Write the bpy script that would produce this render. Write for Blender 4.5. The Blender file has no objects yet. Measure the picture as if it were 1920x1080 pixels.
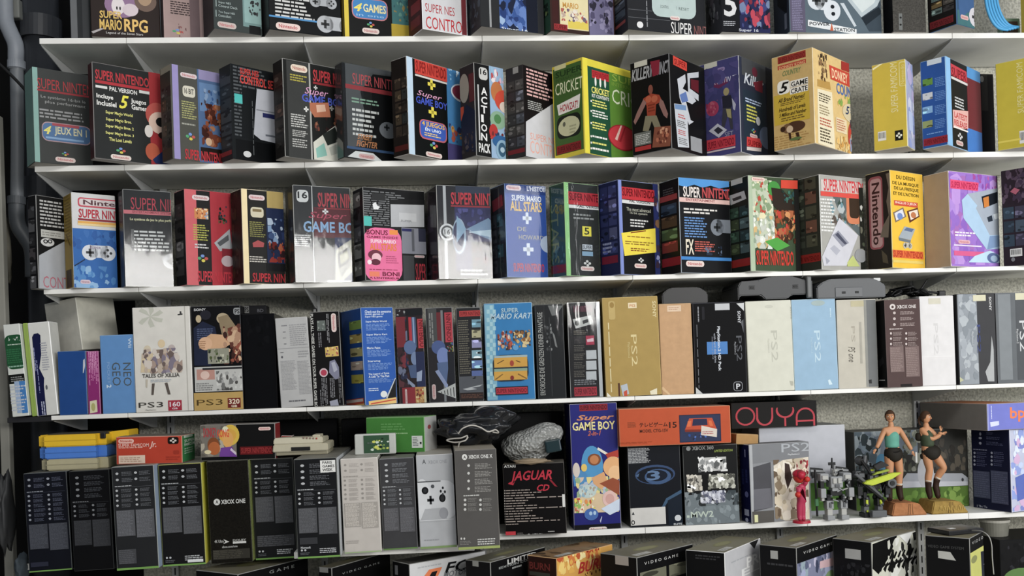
import bpy, bmesh, math, random
from mathutils import Vector, Matrix
from mathutils.geometry import tessellate_polygon

# ------------------------------------------------------------------ camera, light, exposure
SC = bpy.context.scene
COL = SC.collection
ZO = 0.75                                  # height of the lowest visible shelf board over the floor
FPX, YAW, ROLL, SHY = 1850.0, 0.0760, -0.0321, 170.0
EYE = Vector((1.1648, -3.9277, 0.6408 + ZO))
_f = Vector((math.sin(YAW), math.cos(YAW), 0)); _r0 = Vector((math.cos(YAW), -math.sin(YAW), 0)); _u0 = Vector((0, 0, 1))
CR = math.cos(ROLL) * _r0 + math.sin(ROLL) * _u0
CU = -math.sin(ROLL) * _r0 + math.cos(ROLL) * _u0
cam_d = bpy.data.cameras.new('camera'); cam = bpy.data.objects.new('camera', cam_d); COL.objects.link(cam)
m = Matrix((CR, CU, -_f)).transposed().to_4x4(); m.translation = EYE
cam.matrix_world = m
cam_d.sensor_width = 36; cam_d.lens = FPX / 1920 * 36; cam_d.shift_y = SHY / 1920; cam_d.clip_start = 0.05
SC.camera = cam

w = bpy.data.worlds.new('world'); SC.world = w; w.use_nodes = True
bg = w.node_tree.nodes['Background']; bg.inputs[0].default_value = (0.80, 0.88, 1.0, 1); bg.inputs[1].default_value = 0.34
def area(name, loc, target, sx, sy, energy, col=(1, 1, 1)):
    d = bpy.data.lights.new(name, 'AREA'); d.shape = 'RECTANGLE'; d.size = sx; d.size_y = sy; d.energy = energy; d.color = col
    o = bpy.data.objects.new(name, d); COL.objects.link(o); o.location = loc
    o.rotation_euler = (Vector(target) - Vector(loc)).to_track_quat('-Z', 'Y').to_euler()
    return o
area('shop_window_light', (4.0, -5.6, 2.40), (1.9, 0, 1.7), 2.8, 0.9, 178, (1.0, 0.98, 0.95))
area('ceiling_fill_light', (0.9, -2.4, 3.5), (0.7, 0, 1.2), 3.0, 0.6, 34, (1.0, 0.97, 0.92))  # fill light added overhead, no lamp known there
area('side_fill_light', (5.2, -2.6, 1.9), (1.4, 0.1, 1.5), 1.6, 2.2, 60, (0.97, 0.98, 1.0))  # area light added on the right, no window known there
SC.view_settings.view_transform = 'Standard'; SC.view_settings.look = 'None'
SC.view_settings.gamma = 1; SC.view_settings.exposure = 0.0; SC.view_settings.use_curve_mapping = False

# ------------------------------------------------------------------ pixel <-> place helpers
def ray(x, y):
    return ((_f * FPX) + CR * (x - 960) - CU * (y - 540 - SHY)).normalized()
def on_plane(x, y, p, n):
    d = ray(x, y); return EYE + d * ((p - EYE).dot(n) / d.dot(n))
def at_y(x, y, Y): return on_plane(x, y, Vector((0, Y, 0)), Vector((0, 1, 0)))
def at_z(x, y, Z): return on_plane(x, y, Vector((0, 0, Z)), Vector((0, 0, 1)))
def proj(p):
    q = Vector(p) - EYE; z = q.dot(_f); return 960 + FPX * q.dot(CR) / z, 540 + SHY - FPX * q.dot(CU) / z
CROPS = {'A0': (0, 0, 3.375), 'A1': (400, 0, 3.375), 'A2': (800, 0, 3.375), 'A3': (1120, 0, 3.375), 'A4': (1440, 0, 3.375)}
for i, x in enumerate((0, 380, 760, 1120, 1500)):
    CROPS['B%d' % i] = (x, 300, 3.857); CROPS['C%d' % i] = (x, 530 if i < 3 else 500, 3.857)
for i, (x, y) in enumerate(((0, 780), (360, 780), (740, 760), (1060, 740), (1470, 740))): CROPS['D%d' % i] = (x, y, 3.6)
CROPS['E0'] = (560, 960, 2.8235); CROPS['E1'] = (1240, 960, 2.8235); CROPS['P'] = (0, 0, 1.0)

# ------------------------------------------------------------------ materials
MATS = {}
def lin(h):
    h = h.lstrip('#'); v = [int(h[i:i + 2], 16) / 255 for i in (0, 2, 4)]
    return tuple(c / 12.92 if c <= 0.04045 else ((c + 0.055) / 1.055) ** 2.4 for c in v) + (1,)
def mat(h, rough=0.5, kind='print', metal=0.0):
    if len(h) == 4: h = '#' + ''.join(c * 2 for c in h[1:])
    key = (h, rough, kind, metal)
    if key in MATS: return MATS[key]
    mt = bpy.data.materials.new('%s_%s' % (kind, h[1:])); mt.use_nodes = True
    nt = mt.node_tree; b = nt.nodes['Principled BSDF']
    b.inputs['Roughness'].default_value = rough; b.inputs['Specular IOR Level'].default_value = 0.3 if kind in ('plastic', 'metal', 'skin') else 0.09; b.inputs['Metallic'].default_value = metal
    c = lin(h)
    if kind in ('print', 'card'):
        g = 0.3 * c[0] + 0.59 * c[1] + 0.11 * c[2]; c = tuple(v * 0.93 + g * 0.07 for v in c[:3]) + (1,)   # faded printing ink
    def N(t, **k):
        n = nt.nodes.new(t)
        for a, v in k.items(): setattr(n, a, v)
        return n
    tc = N('ShaderNodeTexCoord'); nz = N('ShaderNodeTexNoise')
    nt.links.new(tc.outputs['Object'], nz.inputs['Vector'])
    sc, amp, bump = {'print': (26, 0.10, 0), 'card': (40, 0.16, 0.05), 'grain': (170, 0.9, 0.1), 'plastic': (60, 0.06, 0), 'paint': (9, 0.10, 0.02),
                     'concrete': (95, 0.85, 1.0), 'metal': (20, 0.1, 0), 'stone': (45, 0.35, 0.5), 'skin': (30, 0.08, 0), 'dark': (6, 0.5, 0.2)}[kind]
    nz.inputs['Scale'].default_value = sc; nz.inputs['Detail'].default_value = 4
    mx = N('ShaderNodeMix', data_type='RGBA')
    nt.links.new(nz.outputs['Fac'], mx.inputs['Factor'])
    mx.inputs['A'].default_value = tuple(max(0, v * (1 - amp)) for v in c[:3]) + (1,)
    mx.inputs['B'].default_value = tuple(min(1, v * (1 + amp)) for v in c[:3]) + (1,)
    nt.links.new(mx.outputs['Result'], b.inputs['Base Color'])
    if bump:
        bp = N('ShaderNodeBump'); bp.inputs['Strength'].default_value = bump; bp.inputs['Distance'].default_value = 0.01
        nt.links.new(nz.outputs['Fac'], bp.inputs['Height']); nt.links.new(bp.outputs['Normal'], b.inputs['Normal'])
    MATS[key] = mt
    return mt
def film(name='clear_plastic_film', power=1.0, tint=(0.93, 0.95, 0.96)):
    mt = bpy.data.materials.new(name); mt.use_nodes = True; nt = mt.node_tree; nt.nodes.clear()
    out = nt.nodes.new('ShaderNodeOutputMaterial'); mx = nt.nodes.new('ShaderNodeMixShader')
    tr = nt.nodes.new('ShaderNodeBsdfTransparent'); tr.inputs[0].default_value = tint + (1,)
    gl = nt.nodes.new('ShaderNodeBsdfGlossy'); gl.inputs['Roughness'].default_value = 0.07
    fr = nt.nodes.new('ShaderNodeFresnel'); fr.inputs['IOR'].default_value = 1.5
    ml = nt.nodes.new('ShaderNodeMath'); ml.operation = 'MULTIPLY'; ml.inputs[1].default_value = power
    tc = nt.nodes.new('ShaderNodeTexCoord'); mp = nt.nodes.new('ShaderNodeMapping'); mp.inputs['Scale'].default_value = (18, 18, 4)
    nz = nt.nodes.new('ShaderNodeTexNoise'); nz.inputs['Scale'].default_value = 1.0; nz.inputs['Detail'].default_value = 3
    bp = nt.nodes.new('ShaderNodeBump'); bp.inputs['Strength'].default_value = 0.10; bp.inputs['Distance'].default_value = 0.02
    L = nt.links.new
    L(tc.outputs['Object'], mp.inputs['Vector']); L(mp.outputs['Vector'], nz.inputs['Vector']); L(nz.outputs['Fac'], bp.inputs['Height'])
    L(bp.outputs['Normal'], gl.inputs['Normal'])
    cl = nt.nodes.new('ShaderNodeMath'); cl.operation = 'MINIMUM'; cl.inputs[1].default_value = 0.13
    L(fr.outputs[0], ml.inputs[0]); L(ml.outputs[0], cl.inputs[0]); L(cl.outputs[0], mx.inputs[0]); L(tr.outputs[0], mx.inputs[1]); L(gl.outputs[0], mx.inputs[2]); L(mx.outputs[0], out.inputs[0])
    return mt
FILM = film(power=1.0)

# ------------------------------------------------------------------ mesh helpers
class MB:
    """collects polygons with a material each; build() links them as ONE mesh object"""
    def __init__(s): s.v = []; s.f = []; s.m = []; s.mats = []
    def mi(s, mt):
        if mt not in s.mats: s.mats.append(mt)
        return s.mats.index(mt)
    def poly(s, pts, mt):
        n = len(s.v); s.v += [tuple(p) for p in pts]; s.f.append(tuple(range(n, n + len(pts)))); s.m.append(s.mi(mt))
    def bm(s, b, mt, mw=None):
        n = len(s.v); b.verts.ensure_lookup_table(); b.verts.index_update()
        s.v += [tuple(mw @ v.co if mw else v.co) for v in b.verts]; k = s.mi(mt)
        for f in b.faces: s.f.append(tuple(n + v.index for v in f.verts)); s.m.append(k)
        b.free(); return s
    def box(s, c, d, mt, bev=0.0, mw=None, seg=2):
        b = bmesh.new(); bmesh.ops.create_cube(b, size=1)
        for v in b.verts: v.co = Vector((v.co.x * d[0] + c[0], v.co.y * d[1] + c[1], v.co.z * d[2] + c[2]))
        if bev: bmesh.ops.bevel(b, geom=list(b.edges), offset=bev, segments=seg, affect='EDGES', profile=0.5)
        return s.bm(b, mt, mw)
    def cyl(s, p, q, r0, r1, mt, n=20, mw=None):
        p, q = Vector(p), Vector(q); d = q - p
        b = bmesh.new(); bmesh.ops.create_cone(b, cap_ends=True, segments=n, radius1=r0, radius2=r1, depth=d.length)
        t = Matrix.Translation((p + q) / 2) @ d.to_track_quat('Z', 'Y').to_matrix().to_4x4()
        return s.bm(b, mt, mw @ t if mw else t)
    def ball(s, c, r, mt, sc=(1, 1, 1), mw=None, n=16):
        b = bmesh.new(); bmesh.ops.create_uvsphere(b, u_segments=n, v_segments=max(6, n // 2), radius=r)
        t = Matrix.Translation(c) @ Matrix.Diagonal((*sc, 1))
        return s.bm(b, mt, mw @ t if mw else t)
    def prism(s, pts, y0, y1, mt, mw=None, bev=0.0):
        """outline in (x,z), extruded along y"""
        b = bmesh.new(); vs = [b.verts.new((x, y0, z)) for x, z in pts]; f = b.faces.new(vs)
        r = bmesh.ops.extrude_face_region(b, geom=[f])
        for v in r['geom']:
            if isinstance(v, bmesh.types.BMVert): v.co.y = y1
        if bev: bmesh.ops.bevel(b, geom=list(b.edges), offset=bev, segments=2, affect='EDGES')
        bmesh.ops.recalc_face_normals(b, faces=b.faces)
        return s.bm(b, mt, mw)
    def tube(s, pts, r, mt, n=8, smooth=True):
        pts = [Vector(p) for p in pts]
        if smooth and len(pts) > 2:
            out = []
            for i in range(len(pts) - 1):
                a, b, c, d = pts[max(0, i - 1)], pts[i], pts[i + 1], pts[min(len(pts) - 1, i + 2)]
                for k in range(6):
                    t = k / 6; out.append(0.5 * ((2 * b) + (c - a) * t + (2 * a - 5 * b + 4 * c - d) * t * t + (3 * b - a - 3 * c + d) * t ** 3))
            pts = out + [pts[-1]]
        rs = r if isinstance(r, (list, tuple)) else None
        n0 = len(s.v); k = s.mi(mt); up = Vector((0.3, 0.2, 0.93))
        for i, p in enumerate(pts):
            t = (pts[min(i + 1, len(pts) - 1)] - pts[max(i - 1, 0)]).normalized()
            a = t.cross(up); a = a.normalized() if a.length > 1e-4 else Vector((1, 0, 0)); b = t.cross(a)
            rr = r if rs is None else rs[0] + (rs[1] - rs[0]) * i / (len(pts) - 1)
            for j in range(n):
                g = 2 * math.pi * j / n; s.v.append(tuple(p + (a * math.cos(g) + b * math.sin(g)) * rr))
        for i in range(len(pts) - 1):
            for j in range(n):
                s.f.append((n0 + i * n + j, n0 + i * n + (j + 1) % n, n0 + (i + 1) * n + (j + 1) % n, n0 + (i + 1) * n + j)); s.m.append(k)
        s.f.append(tuple(n0 + j for j in range(n))); s.m.append(k)
        e = n0 + (len(pts) - 1) * n; s.f.append(tuple(e + j for j in range(n))); s.m.append(k)
        return s
    def build(s, name, parent=None, origin=None, smooth=False):
        me = bpy.data.meshes.new(name); o0 = Vector(origin) if origin else Vector((0, 0, 0))
        me.from_pydata([(v[0] - o0.x, v[1] - o0.y, v[2] - o0.z) for v in s.v], [], s.f)
        for mt in s.mats: me.materials.append(mt)
        me.polygons.foreach_set('material_index', s.m)
        if smooth: me.polygons.foreach_set('use_smooth', [True] * len(me.polygons))
        me.update()
        o = bpy.data.objects.new(name, me); COL.objects.link(o)
        if parent: o.parent = parent
        elif origin: o.location = o0
        return o
def tag(o, label=None, cat=None, group=None, kind=None):
    if label: o['label'] = label
    if cat: o['category'] = cat
    if group: o['group'] = group
    if kind: o['kind'] = kind
    return o
def root(name, loc, label, cat, group=None):
    o = bpy.data.objects.new(name, None); COL.objects.link(o); o.location = loc; o.empty_display_size = 0.05
    return tag(o, label, cat, group)

# ------------------------------------------------------------------ lettering
TXT = {}
_tc = bpy.data.curves.new('lettering', 'FONT'); _to = bpy.data.objects.new('lettering', _tc); COL.objects.link(_to)
_tc.resolution_u = 2
def glyphs(s, bold=False, ital=False):
    key = (s, bold, ital)
    if key not in TXT:
        _tc.body = s; _tc.offset = 0.022 if bold else 0.0; _tc.shear = 0.3 if ital else 0
        _to.update_tag(); dg = bpy.context.evaluated_depsgraph_get(); dg.update()
        ev = _to.evaluated_get(dg); me = ev.to_mesh()
        V = [(v.co.x, v.co.y) for v in me.vertices]; F = [tuple(p.vertices) for p in me.polygons]; ev.to_mesh_clear()
        x0 = min(v[0] for v in V); x1 = max(v[0] for v in V); y0 = min(v[1] for v in V); y1 = max(v[1] for v in V)
        TXT[key] = ([((x - x0) / (x1 - x0), (y - y0) / max(1e-6, y1 - y0)) for x, y in V], F)
    return TXT[key]
def clip(pts, x0, y0, x1, y1):
    for ax, lim, sg in ((0, x0, 1), (0, x1, -1), (1, y0, 1), (1, y1, -1)):
        out = []
        for i in range(len(pts)):
            a, b = pts[i - 1], pts[i]; ia = (a[ax] - lim) * sg >= 0; ib = (b[ax] - lim) * sg >= 0
            if ia != ib:
                t = (lim - a[ax]) / (b[ax] - a[ax]); out.append((a[0] + (b[0] - a[0]) * t, a[1] + (b[1] - a[1]) * t))
            if ib: out.append(b)
        pts = out
        if not pts: return pts
    return pts

# ------------------------------------------------------------------ a printed face
class Face:
    def __init__(s, O, U, V, n, w, h, crop, parts, off, rough):
        s.O, s.U, s.V, s.n, s.w, s.h, s.cr, s.parts, s.off, s.k, s.rough = O, U, V, n, w, h, CROPS[crop], parts, off, 0, rough
        s.cur = 'carton'; s.bounds = None
    def px(s, x, y): return s.cr[0] + x / s.cr[2], s.cr[1] + y / s.cr[2]
    def uv(s, x, y):
        p = on_plane(*s.px(x, y), s.O, s.n) - s.O; return p.dot(s.U), p.dot(s.V)
    def put(s, pts, col, rough=None):
        b = s.bounds or (0.0008, 0.0008, s.w - 0.0008, s.h - 0.0008)
        pts = clip(pts, *b)
        if len(pts) < 3: return
        d = s.n * (0.0003 + 0.00005 * s.k)
        mb = s.parts.setdefault(s.cur, MB())
        mb.poly([s.O + s.U * a + s.V * c + d - s.off for a, c in pts], mat(col, s.rough if rough is None else rough))
    def rect(s, x0, yt, yb, x1):
        a = s.uv(x0, yt); b = s.uv(x0, yb); c = s.uv(x1, (yt + yb) / 2)
        u0 = (a[0] + b[0]) / 2; return u0, b[1], c[0], a[1]
    def quad(s, u0, v0, u1, v1, col): s.put([(u0, v0), (u1, v0), (u1, v1), (u0, v1)], col)
    def ell(s, u0, v0, u1, v1, col, n=22):
        cu, cv, ru, rv = (u0 + u1) / 2, (v0 + v1) / 2, (u1 - u0) / 2, (v1 - v0) / 2
        s.put([(cu + ru * math.cos(6.2832 * i / n), cv + rv * math.sin(6.2832 * i / n)) for i in range(n)], col)
    def rrect(s, u0, v0, u1, v1, col, r=None):
        r = r or min(u1 - u0, v1 - v0) * 0.3; P = []
        for cx, cy, a in ((u1 - r, v1 - r, 0), (u0 + r, v1 - r, 90), (u0 + r, v0 + r, 180), (u1 - r, v0 + r, 270)):
            for k in range(5): g = math.radians(a + 22.5 * k); P.append((cx + r * math.cos(g), cy + r * math.sin(g)))
        s.put(P, col)
    def text(s, u0, v0, u1, v1, col, t, op=''):
        V, F = glyphs(t, 'b' in op, 'i' in op)
        for f in F:
            P = []
            for i in f:
                x, y = V[i]
                if 'd' in op: x, y = y, 1 - x
                elif 'u' in op: x, y = 1 - y, x
                P.append((u0 + (u1 - u0) * x, v0 + (v1 - v0) * y))
            s.put(P, col)
    def draw(s, items):
        for it in items or ():
            if isinstance(it, str):
                s.cur = it[1:]; continue
            s.k += 1; t = it[0]
            if t == 'p':
                P = [s.uv(*q) for q in it[1]]
                for tri in tessellate_polygon([[Vector((a, b, 0)) for a, b in P]]): s.put([P[i] for i in tri], it[2])
                continue
            if t == 'f':                                   # whole face, by fractions of its width and height
                s.quad(it[1] * s.w, it[2] * s.h, it[3] * s.w, it[4] * s.h, it[5]); continue
            if t[0] == '~': u0, v0, u1, v1 = it[1] * s.w, s.h * (1 - it[3]), it[4] * s.w, s.h * (1 - it[2]); t = t[1:]
            else: u0, v0, u1, v1 = s.rect(*it[1:5])
            c = it[5]; W, H = u1 - u0, v1 - v0
            rnd = random.Random(int(it[1] * 7 + it[2] * 13 + len(items)))
            if t == 'r': s.quad(u0, v0, u1, v1, c)
            elif t == 'e': s.ell(u0, v0, u1, v1, c)
            elif t == 'k': s.rrect(u0, v0, u1, v1, c)
            elif t == 't': s.text(u0, v0, u1, v1, c, it[6], it[7] if len(it) > 7 else '')
            elif t == 'g' or t == 'G':                     # G: columns of rotated small print
                n = it[6]; long, short = (W, H) if t == 'g' else (H, W)
                for i in range(n):
                    a = 0; end = long * rnd.uniform(0.72, 1.0) if n > 1 else long
                    while a < end - long * 0.02:
                        b = min(end, a + long * rnd.uniform(0.07, 0.22)); y = short * (i + 0.25) / n; yy = y + short * 0.5 / n
                        if t == 'g': s.quad(u0 + a, v1 - yy, u0 + b, v1 - y, c)
                        else: s.quad(u0 + y, v1 - b, u0 + yy, v1 - a, c)
                        a = b + long * 0.03
            elif t == 'c':                                 # sheet of screen pictures
                nx, ny = it[6], it[7]
                for i in range(nx):
                    for j in range(ny):
                        a0 = u0 + W * (i + 0.05) / nx; a1 = u0 + W * (i + 0.95) / nx; b1 = v1 - H * (j + 0.08) / ny; b0 = v1 - H * (j + 0.92) / ny
                        cs = c if isinstance(c, list) else [c]; q = cs[(i + j * nx) % len(cs)]
                        s.quad(a0, b0, a1, b1, q)
                        s.bounds = (max(a0, 0.0008), max(b0, 0.0008), min(a1, s.w - 0.0008), min(b1, s.h - 0.0008)); s.k += 1
                        if s.bounds[2] <= s.bounds[0]: s.bounds = None; continue
                        for _ in range(3):
                            p = rnd.uniform(a0, a1); r = rnd.uniform(b0, b1); z = rnd.uniform(0.1, 0.35)
                            s.ell(p - z * (a1 - a0), r - z * 0.6 * (b1 - b0), p + z * (a1 - a0), r + z * 0.6 * (b1 - b0), shade(q, rnd.choice((0.55, 0.75, 1.4, 1.8))), 9)
                        s.bounds = None; s.k -= 1
            elif t == 'a':                                 # plain mixed-colour picture of soft shapes
                n = it[6] * 3; s.bounds = (max(u0, 0.0008), max(v0, 0.0008), min(u1, s.w - 0.0008), min(v1, s.h - 0.0008))
                if s.bounds[2] > s.bounds[0]:
                    for i in range(n):
                        s.k += 0.15; p, q = u0 + W * rnd.random(), v0 + H * rnd.random(); z = rnd.uniform(0.05, 0.17) * math.sqrt(W * H)
                        k = rnd.randint(6, 9); ph = rnd.random() * 6; el = rnd.uniform(0.45, 1)
                        s.put([(p + z * rnd.uniform(0.6, 1.15) * math.cos(6.2832 * j / k + ph) * el, q + z * rnd.uniform(0.6, 1.15) * math.sin(6.2832 * j / k + ph)) for j in range(k)], c[i % len(c)])
                s.bounds = None
            elif t == 'n':                                 # rounded maker's badge with red lettering
                s.rrect(u0, v0, u1, v1, c, H * 0.499); s.k += 1
                s.text(u0 + W * 0.12, v0 + H * 0.25, u1 - W * 0.12, v1 - H * 0.22, it[6] if len(it) > 6 else '#b4686a', 'Nintendo', 'b')
            elif t == 'N':                                 # the same badge standing on end
                s.rrect(u0, v0, u1, v1, c, W * 0.499); s.k += 1
                s.text(u0 + W * 0.24, v0 + H * 0.12, u1 - W * 0.24, v1 - H * 0.12, it[6] if len(it) > 6 else '#b4686a', 'Nintendo', 'bd')
            elif t == 's':                                 # four-oval emblem
                for a, b, q in ((0.0, 0.30, '#4f9a6a'), (0.30, 0.60, '#6f8fc8'), (0.36, 0.02, '#c8ba4a'), (0.64, 0.30, '#b8504a')):
                    s.ell(u0 + W * a, v0 + H * b, u0 + W * (a + 0.36), v0 + H * (b + 0.38), q if c is None else c, 12)
            elif t == 'd':                                 # game pad
                r = H * 0.5; s.ell(u0, v0, u0 + H, v1, c); s.ell(u1 - H, v0, u1, v1, c); s.quad(u0 + r, v0 + H * 0.18, u1 - r, v1 - H * 0.02, c); s.k += 1
                dk = shade(c, 0.30); q = H * 0.08
                s.quad(u0 + r - q, v0 + H * 0.25, u0 + r + q, v1 - H * 0.25, dk); s.quad(u0 + H * 0.25, v0 + r - q, u0 + H * 0.75, v0 + r + q, dk)
                for a, b in ((0.5, 0.22), (0.5, 0.62), (0.3, 0.42), (0.7, 0.42)):
                    s.ell(u1 - H + H * (a - 0.09), v0 + H * b, u1 - H + H * (a + 0.09), v0 + H * (b + 0.18), dk, 10)
            elif t == '+':
                s.quad(u0 + W * 0.34, v0, u0 + W * 0.66, v1, c); s.quad(u0, v0 + H * 0.34, u1, v0 + H * 0.66, c)
            elif t == 'b':                                 # bar label
                s.quad(u0, v0, u1, v1, '#cfcfca'); s.k += 1; a = u0 + W * 0.08
                while a < u1 - W * 0.1:
                    b = a + W * rnd.uniform(0.015, 0.05); s.quad(a, v0 + H * 0.25, b, v1 - H * 0.12, '#333333'); a = b + W * rnd.uniform(0.02, 0.05)
def shade(h, k):
    h = h.lstrip('#'); return '#' + ''.join('%02x' % max(0, min(255, int(int(h[i:i + 2], 16) * k))) for i in (0, 2, 4))

# ------------------------------------------------------------------ a printed carton
LIP = [0.022, 0.022, 0.018, 0.017, 0.024]
ZB = [1.9888 + ZO, 1.4957 + ZO, 1.0238 + ZO, 0.5377 + ZO, 0.0 + ZO]
ZT = [a + b for a, b in zip(ZB, LIP)]
ROW = []; BUILT = {}; DBG = False; WALLY = 0.40
def bx(name, label, cat, crop, z, xC, yT=None, xL=None, xR=None, rp=None, yB=None, th=0.0, Y=0.0, t=0.12, h=None, w=None, lean=0.0,
       L=None, R=None, T=None, cL='#222222', cR=None, cT=None, edge=None, sleeve=False, rough=0.42, group=None, key=None, wmax=0.31, gap=0.006, tmax=0.4, xB=None, seam=True, kind='print', zt=None, S=None, roll=0.0):
    ROW.append(dict(locals()))
def solve(s):
    c0, c1, k = CROPS[s['crop']]; P = lambda x, y: (c0 + x / k, c1 + y / k)
    z = s['z'] if s['z'] is not None else 0
    if isinstance(z, str): z = BUILT[z]['top']
    xB = s['xB'] if s['xB'] is not None else s['xC']
    if s['zt'] is not None: C = at_z(*P(s['xC'], s['yT']), s['zt']); s['h'] = s['zt'] - z
    elif s['yB'] is not None: C = at_z(*P(xB, s['yB']), z)
    else:
        C = at_y(*P(s['xC'], s['yT'] if s['yT'] is not None else 500), s['Y'])
        if s['yT'] is not None and s['xB'] is not None:
            C = at_y(P(xB, 0)[0], proj((C.x, s['Y'], z))[1], s['Y'])
    C = Vector((C.x, C.y, z))
    n = Vector((C.x - EYE.x, C.y - EYE.y, 0)).normalized()
    if s['h'] is None: s['h'] = on_plane(*P(s['xC'], s['yT']), C, n).z - z
    if s['rp']:
        p = at_z(*P(*s['rp']), z + s['h']); th = math.atan2(p.y - C.y, p.x - C.x)
    else: th = math.radians(s['th'])
    eR = Vector((math.cos(th), math.sin(th), 0)); eL = Vector((-math.sin(th), math.cos(th), 0))
    if s['xL'] is not None:
        p = on_plane(*P(s['xL'], (s['yT'] or 200) + 60), C, eR); s['t'] = max(0.03, min(s['tmax'], (p - C).dot(eL)))
    if s['xR'] is not None and s['w'] is None:
        p = on_plane(*P(s['xR'], (s['yT'] or 200) + 60), C, eL); s['w'] = (p - C).dot(eR)
    s.update(C=C, eR=eR, eL=eL, th=th, zz=z)
def foot(a, b, g):
    """do two standing boxes come closer than g"""
    if a['z'] != b['z']: return False
    if a['sleeve'] or b['sleeve']: g += 0.0045 * (bool(a['sleeve']) + bool(b['sleeve']))
    def cs(s, w, e):
        o = s['C'] - s['eR'] * e - s['eL'] * e
        return [o, o + s['eR'] * (w + 2 * e), o + s['eR'] * (w + 2 * e) + s['eL'] * (s['t'] + 2 * e), o + s['eL'] * (s['t'] + 2 * e)]
    A = cs(a, a['w'], g / 2); B = cs(b, b['w'] or 0.2, g / 2)
    for ax in (a['eR'], a['eL'], b['eR'], b['eL']):
        x = [p.dot(ax) for p in A]; y = [p.dot(ax) for p in B]
        if max(x) <= min(y) or max(y) <= min(x): return False
    return True
def flush(group=None):
    for s in ROW: solve(s)
    for i, s in enumerate(ROW):
        auto = s['w'] is None
        if auto: s['w'] = s['wmax']
        s['w'] = min(s['w'], max(0.03, (WALLY - 0.02 - s['C'].y - s['t'] * math.cos(s['th'])) / max(0.05, math.sin(s['th'])))) if s['th'] > 0.05 else s['w']
        if i + 1 < len(ROW):
            q = ROW[i + 1]; w0 = s['w']
            while foot(s, q, s['gap'] if auto else 0.0015) and s['w'] > (0.05 if auto else w0 * 0.92): s['w'] -= 0.003
            while foot(s, q, 0.001) and s['t'] > 0.04: s['t'] -= 0.004
        if DBG: print('BX', s['label'][:34], s['crop'], 'th%.0f t%.3f w%.3f h%.3f' % (math.degrees(s['th']), s['t'], s['w'], s['h']), 'C %.3f %.3f' % (s['C'].x, s['C'].y))
        make(s, s['group'] or group)
    ROW.clear()
def make(s, group):
    C, eR, eL, w, t, h = s['C'], s['eR'], s['eL'], s['w'], s['t'], s['h']; up = Vector((0, 0, 1))
    if s['lean']:
        q = Matrix.Rotation(math.radians(s['lean']), 3, eL); eR = q @ eR; up = q @ up
    if s['roll']:
        q = Matrix.Rotation(math.radians(s['roll']), 3, 'Y'); eR = q @ eR; eL = q @ eL; up = q @ up
    cen = C + eR * w / 2 + eL * t / 2
    parts = {}; mb = parts['carton'] = MB()
    cL = s['cL']; cR = s['cR'] or cL; cT = s['cT'] or shade(cL, 0.9); ed = s['edge'] or shade(cR, 1.25)
    b = bmesh.new(); bmesh.ops.create_cube(b, size=1)
    for v in b.verts: v.co = C - cen + eR * (v.co.x + 0.5) * w + eL * (v.co.y + 0.5) * t + up * (v.co.z + 0.5) * h
    bmesh.ops.bevel(b, geom=list(b.edges), offset=min(0.0022, t * 0.2, w * 0.2, h * 0.2), segments=1, affect='EDGES')
    b.normal_update(); b.verts.index_update(); n0 = 0
    mb.v = [tuple(v.co) for v in b.verts]
    for f in b.faces:
        n = f.normal; col = ed
        if n.dot(eL) < -0.98: col = cR
        elif n.dot(eL) > 0.98: col = cR
        elif n.dot(eR) < -0.98 or n.dot(eR) > 0.98: col = cL
        elif n.dot(up) > 0.98: col = cT
        elif n.dot(up) < -0.98: col = s.get('cB') or '#a5a29c'
        mb.f.append(tuple(v.index for v in f.verts)); mb.m.append(mb.mi(mat(col, s['rough'], s['kind'])))
    b.free()
    F = {'L': Face(C + eL * t, -eL, up, -eR, t, h, s['crop'], parts, cen, s['rough']),
         'R': Face(C.copy(), eR, up, -eL, w, h, s['crop'], parts, cen, s['rough']),
         'S': Face(C + eR * w, eL, up, eR, t, h, s['crop'], parts, cen, s['rough']),
         'T': Face(C + up * h, eR, eL, up, w, t, s['crop'], parts, cen, s['rough'])}
    if s['seam']:
        F['T'].quad(0.004, t * 0.5 - 0.0012, w - 0.004, t * 0.5 + 0.0012, shade(cT, 0.45))
    for k in 'LRST': F[k].draw(s[k])
    if s['sleeve']:
        g = 0.0042; sm = parts.setdefault('plastic_sleeve', MB())
        for O, U, V, a, c in ((C - eL * g, eR, up, w, h), (C - eR * g, eL, up, t, h), (C + up * (h + 0.003), eR, eL, w, t), (C + eR * (w + g), eL, up, t, h)):
            sm.poly([O - cen, O + U * a - cen, O + U * a + V * c - cen, O + V * c - cen], FILM)
    BUILT[s['key'] or s['label']] = dict(top=s['zz'] + h, C=C, eR=eR, eL=eL, w=w, t=t, h=h)
    if len(parts) == 1:
        o = mb.build(s['name']); o.location = cen; tag(o, s['label'], s['cat'], group); return o
    r = root(s['name'], cen, s['label'], s['cat'], group)
    for k, v in parts.items():
        if v.f: v.build(k, r)
    return r

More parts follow.
